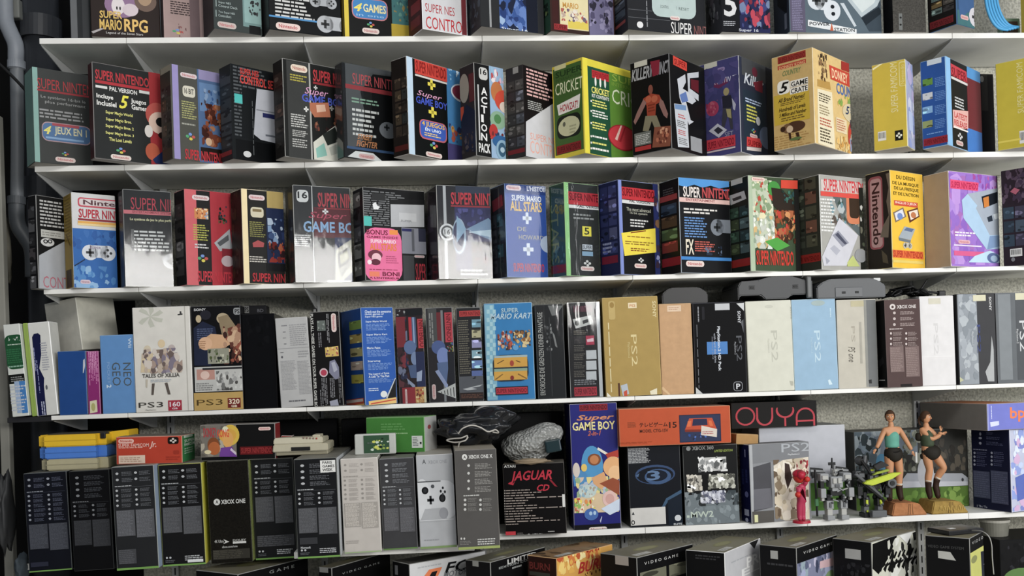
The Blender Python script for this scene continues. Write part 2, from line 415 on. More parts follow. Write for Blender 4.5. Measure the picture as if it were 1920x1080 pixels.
# ------------------------------------------------------------------ the room shell
WALLY = 0.40
def struct(name, mb): return tag(mb.build(name), kind='structure')
CONC = mat('#b9b7aa', 0.95, 'concrete'); SHADEW = mat('#191919', 0.9, 'dark')  # second colour paints the shade of the left corner near black
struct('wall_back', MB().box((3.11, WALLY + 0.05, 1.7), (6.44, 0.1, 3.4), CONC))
struct('wall_shade_recess', MB().box((-0.86, WALLY + 0.35, 1.7), (1.62, 0.1, 3.4), SHADEW))  # recess added and coloured near black to stand in for shade
struct('wall_left', MB().box((-1.62, -0.6, 1.7), (0.1, 2.2, 3.4), SHADEW))
struct('floor', MB().box((1.8, -3.0, -0.05), (9.0, 7.6, 0.1), mat('#c8c4ba', 0.6, 'paint')))
SHELF = mat('#e4e3de', 0.42, 'paint'); SHELF2 = mat('#e0e0da', 0.5, 'paint'); STEEL = mat('#b9bab8', 0.45, 'paint')
JPX = [[(74, 89), (237, 86), (569, 80), (904, 77.5), (1179, 75), (1495, 71), (1785, 69)],
       [(65, 324), (233, 319), (571, 316), (896, 310.5), (1196, 307), (1489, 301.5), (1787, 290)],
       [(82, 556), (260, 551), (569, 542), (896, 535), (1186, 524), (1505, 512), (1793, 505)],
       [(96, 787), (240, 785), (575, 774), (886, 760), (1190, 749), (1520, 738), (1793, 728)],
       [(40, 1040), (245, 1034), (566, 1018), (886, 1006), (1210, 1001), (1514, 987), (1816, 972)]]
ROWN = ['top', 'second', 'third', 'fourth', 'lowest']; BAY = ['short end', 'first full', 'second full', 'third full', 'fourth full', 'fifth full', 'sixth full']
for r in range(5):
    X = [at_y(x, y, 0).x for x, y in JPX[r]]; X.append(X[-1] + 0.665)
    for i in range(7):
        a, b = X[i] + 0.0008, X[i + 1] - 0.0008; c = Vector(((a + b) / 2, 0.19, ZB[r] - (0.035 if r == 4 and i < 2 else 0)))
        o = root('wall_shelf', c, 'white steel shelf in the %s row, %s bay counted from the grey pipes' % (ROWN[r], BAY[i]), 'shelf', 'white wall shelves')
        fy = -0.22 if r == 4 and i == 2 else 0.0
        MB().box((0, 0.003 + fy / 2, LIP[r] / 2), (b - a, 0.374 - fy, LIP[r] - 0.001), SHELF2, 0.001).build('board', o)
        MB().box((0, -0.189 + fy, LIP[r] / 2), (b - a, 0.006, LIP[r]), SHELF, 0.0015).build('front_lip', o)
        MB().prism([(-0.185, 0.0), (0.19, 0.0), (0.19, -0.055), (0.12, -0.052), (-0.17, -0.006)], -0.0015, 0.0015, STEEL,
                   Matrix.Translation((a - c.x + 0.003, 0, -0.0005)) @ Matrix.Rotation(math.radians(90), 4, 'Z')).build('bracket', o)
for i in range(1, 7):
    x, y = JPX[2][i]; X = at_y(x, y, 0).x + 0.004
    mb = MB().box((X, WALLY - 0.011, 1.72), (0.028, 0.018, 2.7), STEEL, 0.001)
    for k in range(50):
        z = 0.45 + k * 0.05
        mb.poly([(X + p, WALLY - 0.0202, z + q) for p, q in ((-0.003, 0), (0.003, 0), (0.003, 0.03), (-0.003, 0.03))], mat('#2a2a2a', 0.8))
    tag(mb.build('shelf_upright'), 'slotted steel upright on the concrete wall behind %s joint of the shelves' % ('the pipe-side', 'the second', 'the third', 'the middle', 'the fifth', 'the sixth', 'the last')[i], 'upright', 'slotted shelf uprights')

# pipes and clutter in the dark corner
PVC = mat('#868b92', 0.35, 'plastic'); PVCD = mat('#4c5054', 0.4, 'plastic'); PVCB = mat('#303236', 0.4, 'plastic')
def P2(x, y, Y): return at_y(x, y, Y)
Yp = 0.26
a = P2(10, -60, Yp); o = root('drain_pipe', P2(30, 300, Yp), 'light grey plastic drain pipe with two bends in the dark corner', 'pipe'); q = o.location
MB().tube([P2(8, -60, Yp) - q, P2(9, 0, Yp) - q, P2(11, 38, Yp) - q, P2(20, 62, Yp) - q, P2(29, 84, Yp) - q, P2(30, 110, Yp) - q, P2(31, 130, Yp) - q], 0.031, PVC, 20).build('upper_bend', o, smooth=True)
MB().tube([P2(31, 120, Yp) - q, P2(33, 250, Yp) - q, P2(32, 378, Yp) - q], 0.026, mat('#6a6e72', 0.4, 'plastic'), 20).build('straight_pipe', o, smooth=True)
mb = MB().tube([P2(31, 372, Yp) - q, P2(31, 400, Yp) - q, P2(35, 425, Yp) - q, P2(48, 446, Yp) - q, P2(60, 470, Yp) - q, P2(62, 520, Yp) - q], 0.031, PVCD, 20)
mb.build('lower_bend', o, smooth=True)
for y in (122, 376): MB().cyl(P2(31, y - 7, Yp) - q, P2(31, y + 7, Yp) - q, 0.035, 0.035, PVCD if y > 200 else PVC, 24).build('socket_collar', o, smooth=False)
for k, (x, yy, rr) in enumerate(((78, 40, 0.065), (92, 345, 0.07))):
    pass
o = root('soil_pipe', P2(80, 300, 0.42), 'thick dark grey soil pipe running up behind the shelf ends', 'pipe'); q = o.location
MB().cyl(P2(74, -80, 0.42) - q, P2(98, 1080, 0.42) - q, 0.072, 0.072, PVCB, 28).build('pipe_wall', o, smooth=True)
for y in (58, 358): MB().cyl(P2(76 + y * 0.02, y - 22, 0.42) - q, P2(76 + y * 0.02, y + 18, 0.42) - q, 0.082, 0.082, mat('#3c3e42', 0.4, 'plastic'), 28).build('socket_collar', o)
z0 = P2(26, 1080, 0.16); z1 = P2(15, 430, 0.16)
tag(MB().box(((z0.x + z1.x) / 2 - 0.012, 0.14, 1.25), (0.036, 0.04, 2.5), mat('#8b8a82', 0.6, 'paint'), 0.004).build('wooden_post'), 'weathered pale post standing from floor upward beside the grey drain pipe', 'post')
tag(MB().tube([P2(-10, 112, 0.1), P2(30, 150, 0.1), P2(66, 190, 0.1)], 0.006, mat('#141414', 0.5, 'plastic'), 10).build('cable'), 'black cable slanting across the grey drain pipe', 'cable')
tag(MB().box(tuple(P2(29, 18, 0.3)), (0.045, 0.04, 0.08), mat('#6e706c', 0.5, 'plastic'), 0.006).build('junction_box'), 'small grey junction box above the bend of the drain pipe', 'junction box')
def crumple(name, c, r, mt, label, cat, seed, flat=0.6, amp=0.35):
    rnd = random.Random(seed); b = bmesh.new(); bmesh.ops.create_icosphere(b, subdivisions=3, radius=1)
    ph = [(Vector((rnd.uniform(-1, 1), rnd.uniform(-1, 1), rnd.uniform(-1, 1))).normalized(), rnd.uniform(2, 7), rnd.uniform(0, 6)) for _ in range(9)]
    for v in b.verts:
        d = v.co.normalized(); k = 1 + amp * sum(math.sin(f * d.dot(n) * 2 + p) for n, f, p in ph) / 5
        v.co = Vector((d.x * r[0] * k, d.y * r[1] * k, d.z * r[2] * k))
    mb = MB().bm(b, mt); o = mb.build(name, smooth=True); o.location = c
    return tag(o, label, cat)
crumple('plastic_bag', P2(12, 960, -0.1), (0.018, 0.06, 0.15), mat('#323334', 0.5, 'plastic'), 'dull grey plastic bag hanging low beside the pale post', 'bag', 3)
crumple('paper_sheet', P2(42, 1062, 0.0), (0.02, 0.05, 0.05), mat('#5a646c', 0.7, 'card'), 'crumpled blue and white paper beside the lowest boxes by the post', 'paper', 5)
crumple('cloth', P2(5, 470, 0.3), (0.03, 0.05, 0.16), mat('#8a8678', 0.8, 'card'), 'pale cloth hanging behind the grey drain pipe', 'cloth', 8)

# ------------------------------------------------------------------ top row: cartons cut by the top of the picture
H0 = 0.385; BK = '#17181a'; SN = 'SUPER NINTENDO'
Z = ZT[0]
bx('console_box', 'plain dark grey box at the pipe end of the top shelf', 'box', 'A0', Z, 447, yB=243, th=4, h=H0, t=0.15, w=0.074, cL='#3a3c3e', cR='#2b2d2f', R=[('r', 447, -60, 245, 488, '#66686a'), ('r', 520, -60, 245, 560, '#3b3d3f')], gap=0.01)
bx('game_box', 'brown black box with gold role-playing title on the top shelf', 'box', 'A0', Z, 578, yB=228, xL=566, rp=None, th=12, h=H0, xR=1020, cL='#3a302c', cR='#2a211f',
   R=[('e', 660, -60, 105, 880, '#8d6f8e'), ('e', 705, -20, 90, 790, '#d8cfd0'), ('e', 775, 20, 100, 875, '#cdbfc4'), ('e', 850, -60, 70, 990, '#6d5a50'), ('e', 870, -70, 35, 960, '#a58a70'), ('e', 735, 40, 62, 745, '#222'), ('e', 755, 42, 64, 765, '#222'),
      '@title_lettering', ('t', 630, 65, 112, 772, '#d8b45e', 'SUPER', 'b'), ('t', 630, 118, 185, 772, '#d8b45e', 'MARIO', 'b'), ('t', 786, 118, 200, 935, '#e0b868', 'RPG', 'b'), '@carton', ('t', 672, 198, 216, 905, '#d8d4d0', 'Legend of the Seven Stars'), ('p', [(578, 200), (640, 178), (660, 182), (590, 212)], '#a9a4a4')])
bx('game_box', 'faded pink box with black small print on the top shelf', 'box', 'A0', Z, 1040, yB=240, xL=1022, th=24, h=H0, t=0.12, cL='#5a4c4c', cR='#a18a86',
   R=[('g', 1078, 0, 88, 1245, '#3a2f30', 6), ('s', 1090, 178, 212, 1160, None), ('a', 1130, 150, 250, 1180, ['#8a5a5a', '#6a4a4a'], 4), ('r', 1200, -100, 250, 1262, '#6e5c5e')])
bx('console_box', 'grey teal box with a white maker badge on the top shelf', 'box', 'A1', Z, 5, yB=178, xL=-60, th=27, h=H0, cL='#2a2a2c', cR='#363d3c',
   R=[('r', 185, -100, 165, 300, '#6d8a88'), ('r', 195, -100, 140, 300, '#86a5a2'), ('a', 215, -20, 95, 300, ['#2b2b2d', '#3a3c3e'], 5), ('r', 228, 160, 240, 300, '#141516'), ('r', 15, 0, 40, 19, '#9fb0ae'), ('r', 15, 62, 105, 19, '#9fb0ae'), ('t', 32, 5, 22, 110, '#aebcba', 'Super NES'), ('t', 32, 26, 42, 152, '#aebcba', 'Control Deck'), ('t', 32, 66, 82, 135, '#aebcba', 'Two Super NES'), ('t', 32, 88, 104, 112, '#aebcba', 'Controllers'), ('n', 25, 132, 170, 145, '#b9aca6')])
bx('console_box', 'black box with blue rule and grey game pads on the top shelf', 'box', 'A1', Z, 354, yB=184, xL=305, rp=None, th=22, h=H0, cL='#232425', cR='#101214',
   R=[('g', 390, -60, 105, 640, '#c4c4c2', 7), ('r', 350, 92, 103, 668, '#4a86b8'), ('n', 395, 138, 182, 550, '#d9c3bc', '#b05558'), ('d', 610, -30, 40, 780, '#9fa2a6'), ('d', 655, 92, 200, 900, '#a9acb0'), ('p', [(360, 188), (770, 236), (770, 262), (360, 262)], '#4a2c28')])
bx('console_box', 'black and yellow box with blue four games panel on the top shelf', 'box', 'A1', Z, 828, yB=238, xL=765, th=18, h=H0, cL='#8f7a2a', cR='#131414',
   R=[('r', 828, -100, 245, 856, '#d0b93a'), ('k', 876, -20, 112, 1102, '#c07a80'), ('k', 882, -14, 106, 1096, '#3f7fb8'), '@title_lettering', ('t', 888, 15, 68, 942, '#dfd060', '4', 'bi'), ('t', 948, 22, 74, 1092, '#e2d79a', 'GAMES', 'b'), '@carton', ('t', 905, 82, 98, 1080, '#9fc0dc', 'in one'), ('s', 972, 135, 172, 1020, None), ('n', 942, 174, 208, 1050, '#d8c8c0'), ('r', 1128, -100, 150, 1260, '#3f6f70'), ('r', 1128, 150, 260, 1260, '#b39a2a'), ('a', 1140, -30, 130, 1240, ['#5a8a7e', '#8a7a4a', '#35585c'], 8)])
bx('accessory_box', 'white control deck box with red lettering on the top shelf', 'box', 'A1', Z, 1325, yB=182, xL=1238, th=25, h=H0, cL='#45201f', cR='#c2c2c4',
   R=['@title_lettering', ('t', 1340, 18, 72, 1526, '#a63a40', 'SUPER NES'), ('t', 1345, 100, 178, 1600, '#b0272e', 'CONTROL'), '@carton', ('r', 1570, -60, 240, 1600, '#6a2a30')], L=[('r', 1250, 40, 110, 1310, '#7a3032'), ('r', 1250, 140, 200, 1310, '#6a2a2a')])
bx('console_box', 'dark grey box with blue underwater picture on the top shelf', 'box', 'A2', Z, 345, yB=165, xL=262, th=20, h=H0, cL='#24262c', cR='#27282a',
   R=[('r', 396, -80, 200, 408, '#8d8f90'), ('r', 460, -80, 220, 692, '#34508a'), ('a', 460, -60, 200, 700, ['#5c78b0', '#24386a', '#8fa8c8', '#1c2338', '#4a66a0'], 26), ('r', 630, -80, 230, 700, '#161a26'), ('t', 472, 168, 192, 640, '#c9d2dc', 'Super 16', 'b')], L=[('a', 265, -80, 200, 340, ['#34363a', '#1a1c20', '#3c4450'], 10)])
bx('console_box', 'green sided box with cream picture panel on the top shelf', 'box', 'A2', Z, 787, yB=195, xL=692, th=18, h=H0, cL='#2d4a3c', cR='#33221f',
   R=[('r', 795, 0, 190, 835, '#3a1d1c'), ('r', 842, -40, 178, 1022, '#d3c79a'), ('r', 895, 130, 178, 1022, '#cdb84a'), '@title_lettering', ('t', 860, 12, 48, 960, '#b8873a', 'MARIO', 'b'), '@carton', ('a', 850, 50, 130, 1015, ['#cfc4b0', '#b09a8a', '#6a5a6a', '#d8cfc0', '#a8584a'], 16), ('r', 806, 148, 186, 890, '#8a2a2c'), ('t', 812, 155, 180, 884, '#4a1516', 'SUPER'), ('r', 1026, -80, 230, 1180, '#6a6684'), ('a', 1026, -50, 200, 1180, ['#8782a0', '#4a4660', '#2a2834'], 12)], L=[('r', 705, 70, 150, 770, '#1c2a24'), ('a', 705, 75, 145, 770, ['#4a6a5a', '#6a7a4a'], 4)])
bx('console_box', 'wide black console box with white panel and large white title on the top shelf', 'box', 'A3', Z, 196, yB=185, xL=85, th=14, h=H0, cL='#1c1c1f', cR='#232427', xR=690,
   R=[('k', 345, -80, 100, 622, '#a9b9b6'), ('r', 398, 30, 52, 400, '#7d8c8a'), ('r', 500, 40, 62, 502, '#7d8c8a'), ('t', 402, 32, 50, 452, '#55605f', 'CONTROL'), ('t', 515, 46, 64, 580, '#55605f', 'RESET'), ('r', 196, 55, 58, 345, '#5a5c60'), ('r', 196, 105, 108, 460, '#5a5c60'), ('e', 250, 134, 176, 290, '#cfcfcf'), ('G', 308, -20, 170, 318, '#8a8c90', 1), ('n', 460, 100, 126, 522, '#cfc6c0'), '@title_lettering', ('t', 466, 138, 212, 600, '#d8d6d4', 'SUPER'), ('t', 612, 162, 230, 790, '#8a5a58', 'NINTENDO')], L=[('c', 100, -60, 165, 180, ['#4a4a3e', '#5a564a', '#3a4048', '#3c4650'], 1, 4), ('r', 100, 185, 205, 180, '#7a3a38')])
bx('console_box', 'black box with big white numeral over a red and blue picture on the top shelf', 'box', 'A3', Z, 788, yB=200, xL=690, th=6, h=H0, cL='#33343a', cR='#141519', xR=1098,
   R=[('r', 900, -80, 215, 1095, '#22264a'), ('a', 900, -60, 180, 1095, ['#3a3f70', '#7a2a3a', '#15182c', '#6a7a9a', '#b04050'], 20), '@title_lettering', ('t', 800, -60, 104, 880, '#c9c9c9', '5', 'b'), '@carton', ('g', 798, 130, 165, 875, '#a9abb0', 3), ('t', 895, 180, 204, 1020, '#b8bcc6', 'Super 16', 'b')], L=[('a', 692, -60, 190, 780, ['#5a5c62', '#1f2024', '#4a4650', '#77777a'], 14)])
bx('console_box', 'steel blue box with white game pads and slanted banner on the top shelf', 'box', 'A4', Z, 140, yB=200, xL=40, th=7, h=H0, cL='#2c3340', cR='#54626b', xR=722,
   R=[('r', 140, -80, 205, 235, '#575266'), ('g', 152, -50, 190, 222, '#7d7894', 22), ('p', [(480, -80), (740, -80), (740, 200), (640, 200)], '#38434c'), ('p', [(455, -60), (735, -60), (690, 40), (590, 110)], '#a9b4b8'), ('p', [(480, -60), (710, -60), (670, 20), (595, 80)], '#c4cccb'), ('p', [(590, 115), (700, 45), (725, 80), (620, 160)], '#1f272e'), ('d', 250, -60, 60, 400, '#c6ccd0'), ('e', 352, 0, 130, 458, '#c9ced2'), ('e', 395, 30, 55, 420, '#1c2024'), ('e', 400, 75, 100, 425, '#1c2024'), ('p', [(455, 20), (545, 170), (560, 165), (480, 20)], '#b9c1c6'),
      '@title_lettering', ('p', [(252, 125), (560, 186), (560, 220), (252, 165)], '#d3d6d6'), ('t', 262, 138, 160, 390, '#23282c', 'POWER', 'b'), ('t', 418, 176, 198, 548, '#23282c', 'STATION', 'b'), ('p', [(392, 195), (402, 145), (414, 195)], '#b85a3a')], L=[('p', [(60, -40), (120, -40), (120, 90), (60, 40)], '#15181e'), ('r', 105, 90, 190, 120, '#6a7080')])
bx('console_box', 'dark weathered grey box without lettering on the top shelf', 'box', 'A4', Z, 795, yB=200, xL=732, th=3, h=H0, cL='#141416', cR='#43413d', xR=1005, kind='grain', R=[('r', 828, 85, 190, 850, '#6a6c6a'), ('e', 832, 105, 118, 846, '#222'), ('e', 832, 150, 163, 846, '#222')])
bx('console_box', 'box with screen pictures and a long white pad on the top shelf', 'box', 'A4', Z, 1196, yB=152, xL=1015, th=28, h=H0, cL='#1a1817', cR='#35506e', tmax=0.3, wmax=0.12,
   R=[('r', 1200, 60, 200, 1330, '#3f6a6e'), ('p', [(1196, -80), (1330, -80), (1310, 40), (1215, 120)], '#3d5c86'), ('r', 1320, -80, 260, 1420, '#1d1f22'), ('d', 1272, 40, 160, 1400, '#c3c0c4'), ('e', 1300, -60, 30, 1390, '#bdbcc2'), ('n', 1218, 90, 118, 1268, '#c9a8a4')], L=[('c', 1030, -60, 110, 1180, ['#6a5a3c', '#4a4642', '#5a6a66', '#3c3a3a'], 2, 4), ('r', 1025, 145, 190, 1175, '#6e2428'), ('t', 1035, 152, 182, 1165, '#3a1214', SN)])
bx('console_box', 'yellow box at the far end of the top shelf beside the blue cable coil', 'box', 'A4', Z, 1655, yB=205, xL=1604, th=20, h=H0, cL='#b39c34', cR='#a58f30', w=0.2)
flush('console boxes on the top shelf')
# blue cable coil and loose cartridge
mb = MB(); c = at_z(1880, 57, Z); rnd = random.Random(4)
for k in range(5):
    a = at_y(1858 + 5 * k, -30, -0.02 + 0.01 * k); pts = []
    for (x, y) in ((1855, -40), (1857, 5), (1866, 35), (1880, 52), (1898, 56)):
        p = at_y(x - 8 + k * 5, y - k * 1.2, 0.0 + 0.012 * k); p.z = max(p.z, Z + 0.007); pts.append(p)
    mb.tube(pts, 0.0062, mat('#4f9fd0', 0.35, 'plastic'), 8)
tag(mb.build('cable_coil', smooth=True), 'coil of bright blue cable standing on the top shelf', 'cable')
o = root('game_cartridge', at_y(1890, 20, 0.12), 'small green grey cartridge propped behind the blue cable coil', 'cartridge'); 
MB().box((0, 0, 0), (0.09, 0.025, 0.1), mat('#7f9a82', 0.5, 'plastic'), 0.005).build('shell', o); MB().box((0, -0.0135, 0.005), (0.065, 0.002, 0.06), mat('#5a4a40')).build('label_sticker', o)
o.location.z = Z + 0.0505

# ------------------------------------------------------------------ second row
Z = ZT[1]
bx('console_box', 'grey box with teal edge at the pipe end of the second shelf', 'box', 'A0', Z, 200, 420, rp=(540, 474), yB=1024, xB=220, t=0.12, cL='#6f9088', cR='#3a3c3b', xR=572,  # grey haze of the plastic sleeve is mixed into the face colour
   R=[('f', 0, 0, 0.09, 1, '#7fa39b'), '@title_lettering', ('t', 235, 490, 556, 660, '#a8383c', SN), '@carton', ('r', 235, 560, 572, 640, '#93343a'), ('t', 258, 598, 622, 540, '#9a9b9a', 'Le système 16-bit le'), ('t', 285, 632, 656, 540, '#9a9b9a', 'plus performant'), ('g', 250, 680, 745, 535, '#8f9090', 3), ('k', 265, 765, 888, 575, '#a58a90'), ('k', 270, 772, 882, 570, '#4f6f96'), ('r', 330, 778, 794, 500, '#a34a52'), '@title_lettering', ('t', 275, 792, 845, 325, '#d8cf6a', '4', 'bi'), ('t', 345, 800, 860, 548, '#c9c4a0', 'JEUX EN 1', 'b'), '@carton', ('r', 290, 862, 874, 530, '#7fa0c4'), ('s', 390, 958, 985, 435, None), ('n', 350, 990, 1020, 478, '#cdbcb6')])
bx('console_box', 'black box with red title and large yellow five on the second shelf', 'box', 'A0', Z, 600, 390, xL=555, rp=(950, 455), yB=1000, cL='#3b1b1d', cR='#262828', edge='#8a8684',
   R=[('r', 950, 300, 1300, 1200, '#9c2f33'), '@title_lettering', ('t', 602, 436, 498, 940, '#b2323a', SN, 'b'), '@carton', ('r', 602, 503, 522, 942, '#a82e36'), ('r', 604, 536, 552, 678, '#cfcfcc'), ('t', 692, 546, 574, 866, '#d8d8d4', 'PAL VERSION', 'b'), ('r', 880, 570, 588, 945, '#cfcfcc'),
      ('t', 610, 588, 624, 716, '#dededa', 'Incluye', 'b'), ('t', 612, 630, 662, 736, '#dededa', 'Inclusiel', 'b'), '@title_lettering', ('t', 752, 600, 684, 815, '#dcd440', '5', 'bi'), '@carton', ('t', 828, 622, 660, 924, '#dededa', 'Juegos', 'b'), ('t', 832, 660, 692, 928, '#dededa', 'Games', 'b'),
      ('t', 668, 698, 722, 838, '#d6d37a', 'Super Mario World', 'b'), ('t', 670, 742, 766, 832, '#d6d37a', 'Super Mario Bros.', 'b'), ('t', 668, 784, 808, 845, '#d6d37a', 'Super Mario Bros. 2', 'b'), ('t', 668, 828, 850, 846, '#d6d37a', 'Super Mario Bros. 3', 'b'), ('t', 690, 868, 890, 832, '#d6d37a', 'The Lost Levels', 'b'), ('+', 752, 730, 740, 762, '#c8c060'), ('+', 752, 772, 782, 762, '#c8c060'), ('+', 752, 814, 824, 762, '#c8c060'), ('+', 752, 856, 866, 762, '#c8c060'),
      ('s', 735, 930, 970, 795, None), ('n', 700, 974, 1004, 830, '#d3c5be'),
      '@picture', ('e', 920, 640, 800, 1070, '#b4524a'), ('e', 940, 700, 840, 1080, '#d6b9a8'), ('e', 915, 788, 866, 966, '#d8d2cc'), ('e', 985, 740, 800, 1050, '#1c1c1c'), ('e', 1000, 830, 880, 1090, '#2a1c1a'), ('e', 920, 900, 1010, 1010, '#b4583e'), ('p', [(965, 1010), (1100, 900), (1100, 1050), (985, 1035)], '#23305a')])
bx('console_box', 'violet edged box with brown jungle picture on the second shelf', 'box', 'A0', Z, 1095, 402, xL=1010, rp=(1378, 462), yB=1003, cL='#39352f', cR='#4b4b45',
   R=[('r', 1095, 300, 1100, 1134, '#9188b8'), ('n', 1140, 454, 484, 1245, '#cdbfc0'), ('r', 1255, 400, 1100, 1500, '#4a648a'), ('r', 1255, 400, 500, 1500, '#8d86ad'), ('k', 1155, 538, 608, 1234, '#c9c5b4'), ('t', 1165, 555, 590, 1225, '#3a3a38', '16 BIT', 'b'), ('g', 1150, 632, 748, 1245, '#a0a068', 8), ('g', 1150, 770, 790, 1235, '#9a9a90', 1), ('s', 1175, 835, 885, 1235, None), '@picture', ('r', 1262, 520, 700, 1400, '#5f7ea6'), ('a', 1290, 560, 700, 1400, ['#3a5a8a', '#8098b8', '#4a4a5a'], 9), ('a', 1275, 650, 920, 1420, ['#6a3626', '#8a4a30', '#4a241a', '#a06a4a', '#3a1c16'], 26), ('e', 1300, 870, 920, 1340, '#c9a888'), ('r', 1270, 930, 1010, 1420, '#231a16'), '@title_lettering', ('t', 1170, 940, 1006, 1440, '#b8323a', SN, 'b')],
   L=[('r', 1015, 440, 480, 1090, '#8a8474'), ('c', 1025, 560, 960, 1088, ['#3a3634', '#2a2828', '#4a3a30', '#34302c'], 2, 5)])
bx('accessory_box', 'black striped box with teal square and red two-line title on the second shelf', 'box', 'A1', Z, 125, 400, xL=35, rp=(368, 456), yB=1003, cL='#232528', cR='#15181a',
   R=[('g', 130, 410, 860, 370, '#4d5154', 20), ('p', [(180, 560), (420, 600), (420, 920), (180, 870)], '#131618'), ('r', 133, 590, 648, 183, '#46b0aa'), '@title_lettering', ('t', 168, 428, 466, 286, '#c23c38', 'SUPER NES', 'b'), ('t', 168, 470, 526, 395, '#d0423c', 'CONTROL SET', 'b'), '@carton', ('r', 145, 878, 1050, 430, '#0a0c0e'), ('e', 190, 952, 992, 240, '#c4c5c5'), ('G', 248, 640, 980, 254, '#6a6e70', 1), '@picture', ('p', [(275, 562), (430, 585), (430, 915), (300, 885), (256, 850), (262, 740)], '#b4b7bf'), ('p', [(272, 690), (430, 720), (430, 726), (271, 698)], '#80848c'), ('r', 312, 714, 742, 440, '#2a2f5e'), ('r', 330, 850, 862, 430, '#6a6e78')],
   L=[('c', 45, 480, 960, 118, ['#3a3f44', '#2c3034', '#34383c', '#404448'], 1, 6), ('r', 50, 972, 1000, 118, '#7a2a2c')])
bx('console_box', 'battered black box with cream badge and grey handheld picture on the second shelf', 'box', 'A1', Z, 455, 366, xL=375, rp=(768, 430), yB=990, cL='#1c1a19', cR='#1b1c1b', edge='#9a9a96',
   R=[('r', 470, 380, 1000, 612, '#373837'), ('r', 610, 380, 1010, 620, '#a0a09c'), ('n', 488, 402, 446, 594, '#d6c6b4', '#a8645a'), ('g', 485, 462, 510, 592, '#a89e3c', 3), '@title_lettering', ('t', 630, 438, 512, 960, '#b0343a', SN, 'b'), ('r', 630, 516, 530, 900, '#8a2a30'), ('t', 578, 548, 604, 726, '#d59ac0', 'Super', 'i'), ('t', 560, 590, 640, 830, '#4a5ab8', 'GAME BOY', 'b'), '@carton', ('+', 635, 540, 566, 658, '#d0d0cc'), ('+', 572, 672, 706, 602, '#d8d8d4'), ('+', 735, 668, 700, 762, '#a0a09c'), '@picture', ('p', [(608, 650), (728, 650), (742, 742), (640, 742), (612, 700)], '#a8664a'), ('p', [(650, 665), (705, 662), (712, 705), (655, 712)], '#d0a890'), ('a', 640, 730, 830, 840, ['#6a3a30', '#2a1a1a', '#8a5a40', '#3a2a26'], 10), ('p', [(632, 900), (770, 795), (850, 900), (850, 1030), (638, 1010)], '#c6c6ba'), ('p', [(690, 852), (768, 805), (806, 892), (722, 922)], '#272c29'), ('p', [(648, 940), (700, 905), (720, 985), (655, 1000)], '#7fb0a4'), ('p', [(730, 935), (800, 905), (820, 960), (745, 985)], '#a9aca2'), '@carton', ('g', 490, 714, 802, 604, '#b8b8b4', 6), ('g', 500, 818, 862, 604, '#b0b0ac', 4), ('g', 500, 872, 930, 604, '#b0b0ac', 4)],
   L=[('c', 390, 470, 960, 450, ['#2e2824', '#252321', '#3a2c26'], 1, 5)])
bx('console_box', 'sleeved black box with pale red title and two-line orange logo on the second shelf', 'box', 'A1', Z, 830, 392, xL=768, rp=(1122, 452), yB=995, cL='#2a2a2a', cR='#141516', sleeve=True,
   R=[('p', [(832, 396), (1122, 452), (1122, 485), (1010, 470), (930, 580), (955, 700), (940, 925), (850, 930)], '#4b4d4e'), '@title_lettering', ('t', 880, 460, 528, 1240, '#b5494c', SN), '@carton', ('r', 835, 528, 556, 1240, '#8f3438'), ('g', 875, 610, 650, 1090, '#7fa08a', 2), ('g', 880, 676, 860, 1050, '#c8c8c4', 6), ('e', 1050, 765, 870, 1160, '#6f7276'), ('+', 1080, 785, 825, 1115, '#2a2c2e'), '@title_lettering', ('t', 912, 845, 880, 1010, '#b87a4a', 'STREET', 'bi'), ('t', 905, 885, 925, 1035, '#b0744a', 'FIGHTER', 'bi'), '@carton', ('r', 845, 922, 938, 1140, '#3a5274'), ('p', [(850, 990), (1080, 1030), (1010, 970), (900, 955)], '#cfcfcc'), ('n', 920, 970, 1000, 1020, '#c9a8a4')])  # first grey polygon is the sleeve's glare painted on the face
bx('console_box', 'black and blue box with yellow plus signs on the second shelf', 'box', 'A1', Z, 1240, 352, xL=1122, rp=(1478, 430), yB=974, cL='#1a1512', cR='#101212', edge='#b5b2ac',
   R=[('f', 0, 0, 0.10, 1, '#b5cadb'), ('r', 1480, 300, 1050, 1700, '#3f7aac'), '@title_lettering', ('r', 1274, 372, 462, 1476, '#c33e32'), ('t', 1280, 380, 452, 1470, '#7a1a18', SN, 'b'), ('r', 1276, 466, 478, 1476, '#c9c4be'), '@carton', ('+', 1356, 496, 562, 1404, '#d8c840'), ('+', 1362, 672, 738, 1412, '#d8c840'), '@title_lettering', ('t', 1288, 566, 608, 1445, '#d49ab8', 'Super', 'i'), ('t', 1282, 604, 650, 1478, '#3f52b4', 'GAME BOY', 'b'), '@carton', ('k', 1304, 748, 872, 1476, '#b86068'), ('k', 1310, 756, 864, 1470, '#3a5ab0'), ('t', 1320, 762, 800, 1462, '#e0b040', '4 JUEGOS', 'b'), ('t', 1340, 806, 826, 1440, '#dce4ee', 'EN UNO', 'b'), ('g', 1335, 832, 858, 1445, '#dfc070', 2), ('s', 1370, 892, 940, 1420, None), ('n', 1344, 956, 986, 1446, '#d0c0b8'), '@picture', ('e', 1502, 515, 632, 1640, '#c8d2dc'), ('e', 1510, 525, 622, 1640, '#7a2f44'), ('a', 1484, 430, 520, 1600, ['#7fb0d0', '#c9dae4', '#3f7aac'], 6), ('a', 1490, 780, 900, 1640, ['#c08a40', '#6a4a30', '#34406a', '#a04a3a'], 12), ('r', 1484, 905, 1100, 1640, '#46406e')],
   L=[('c', 1150, 500, 880, 1235, ['#332a22', '#2a241e', '#40362a', '#2a2c2a'], 2, 5), ('r', 1150, 930, 965, 1235, '#4a1c18')])
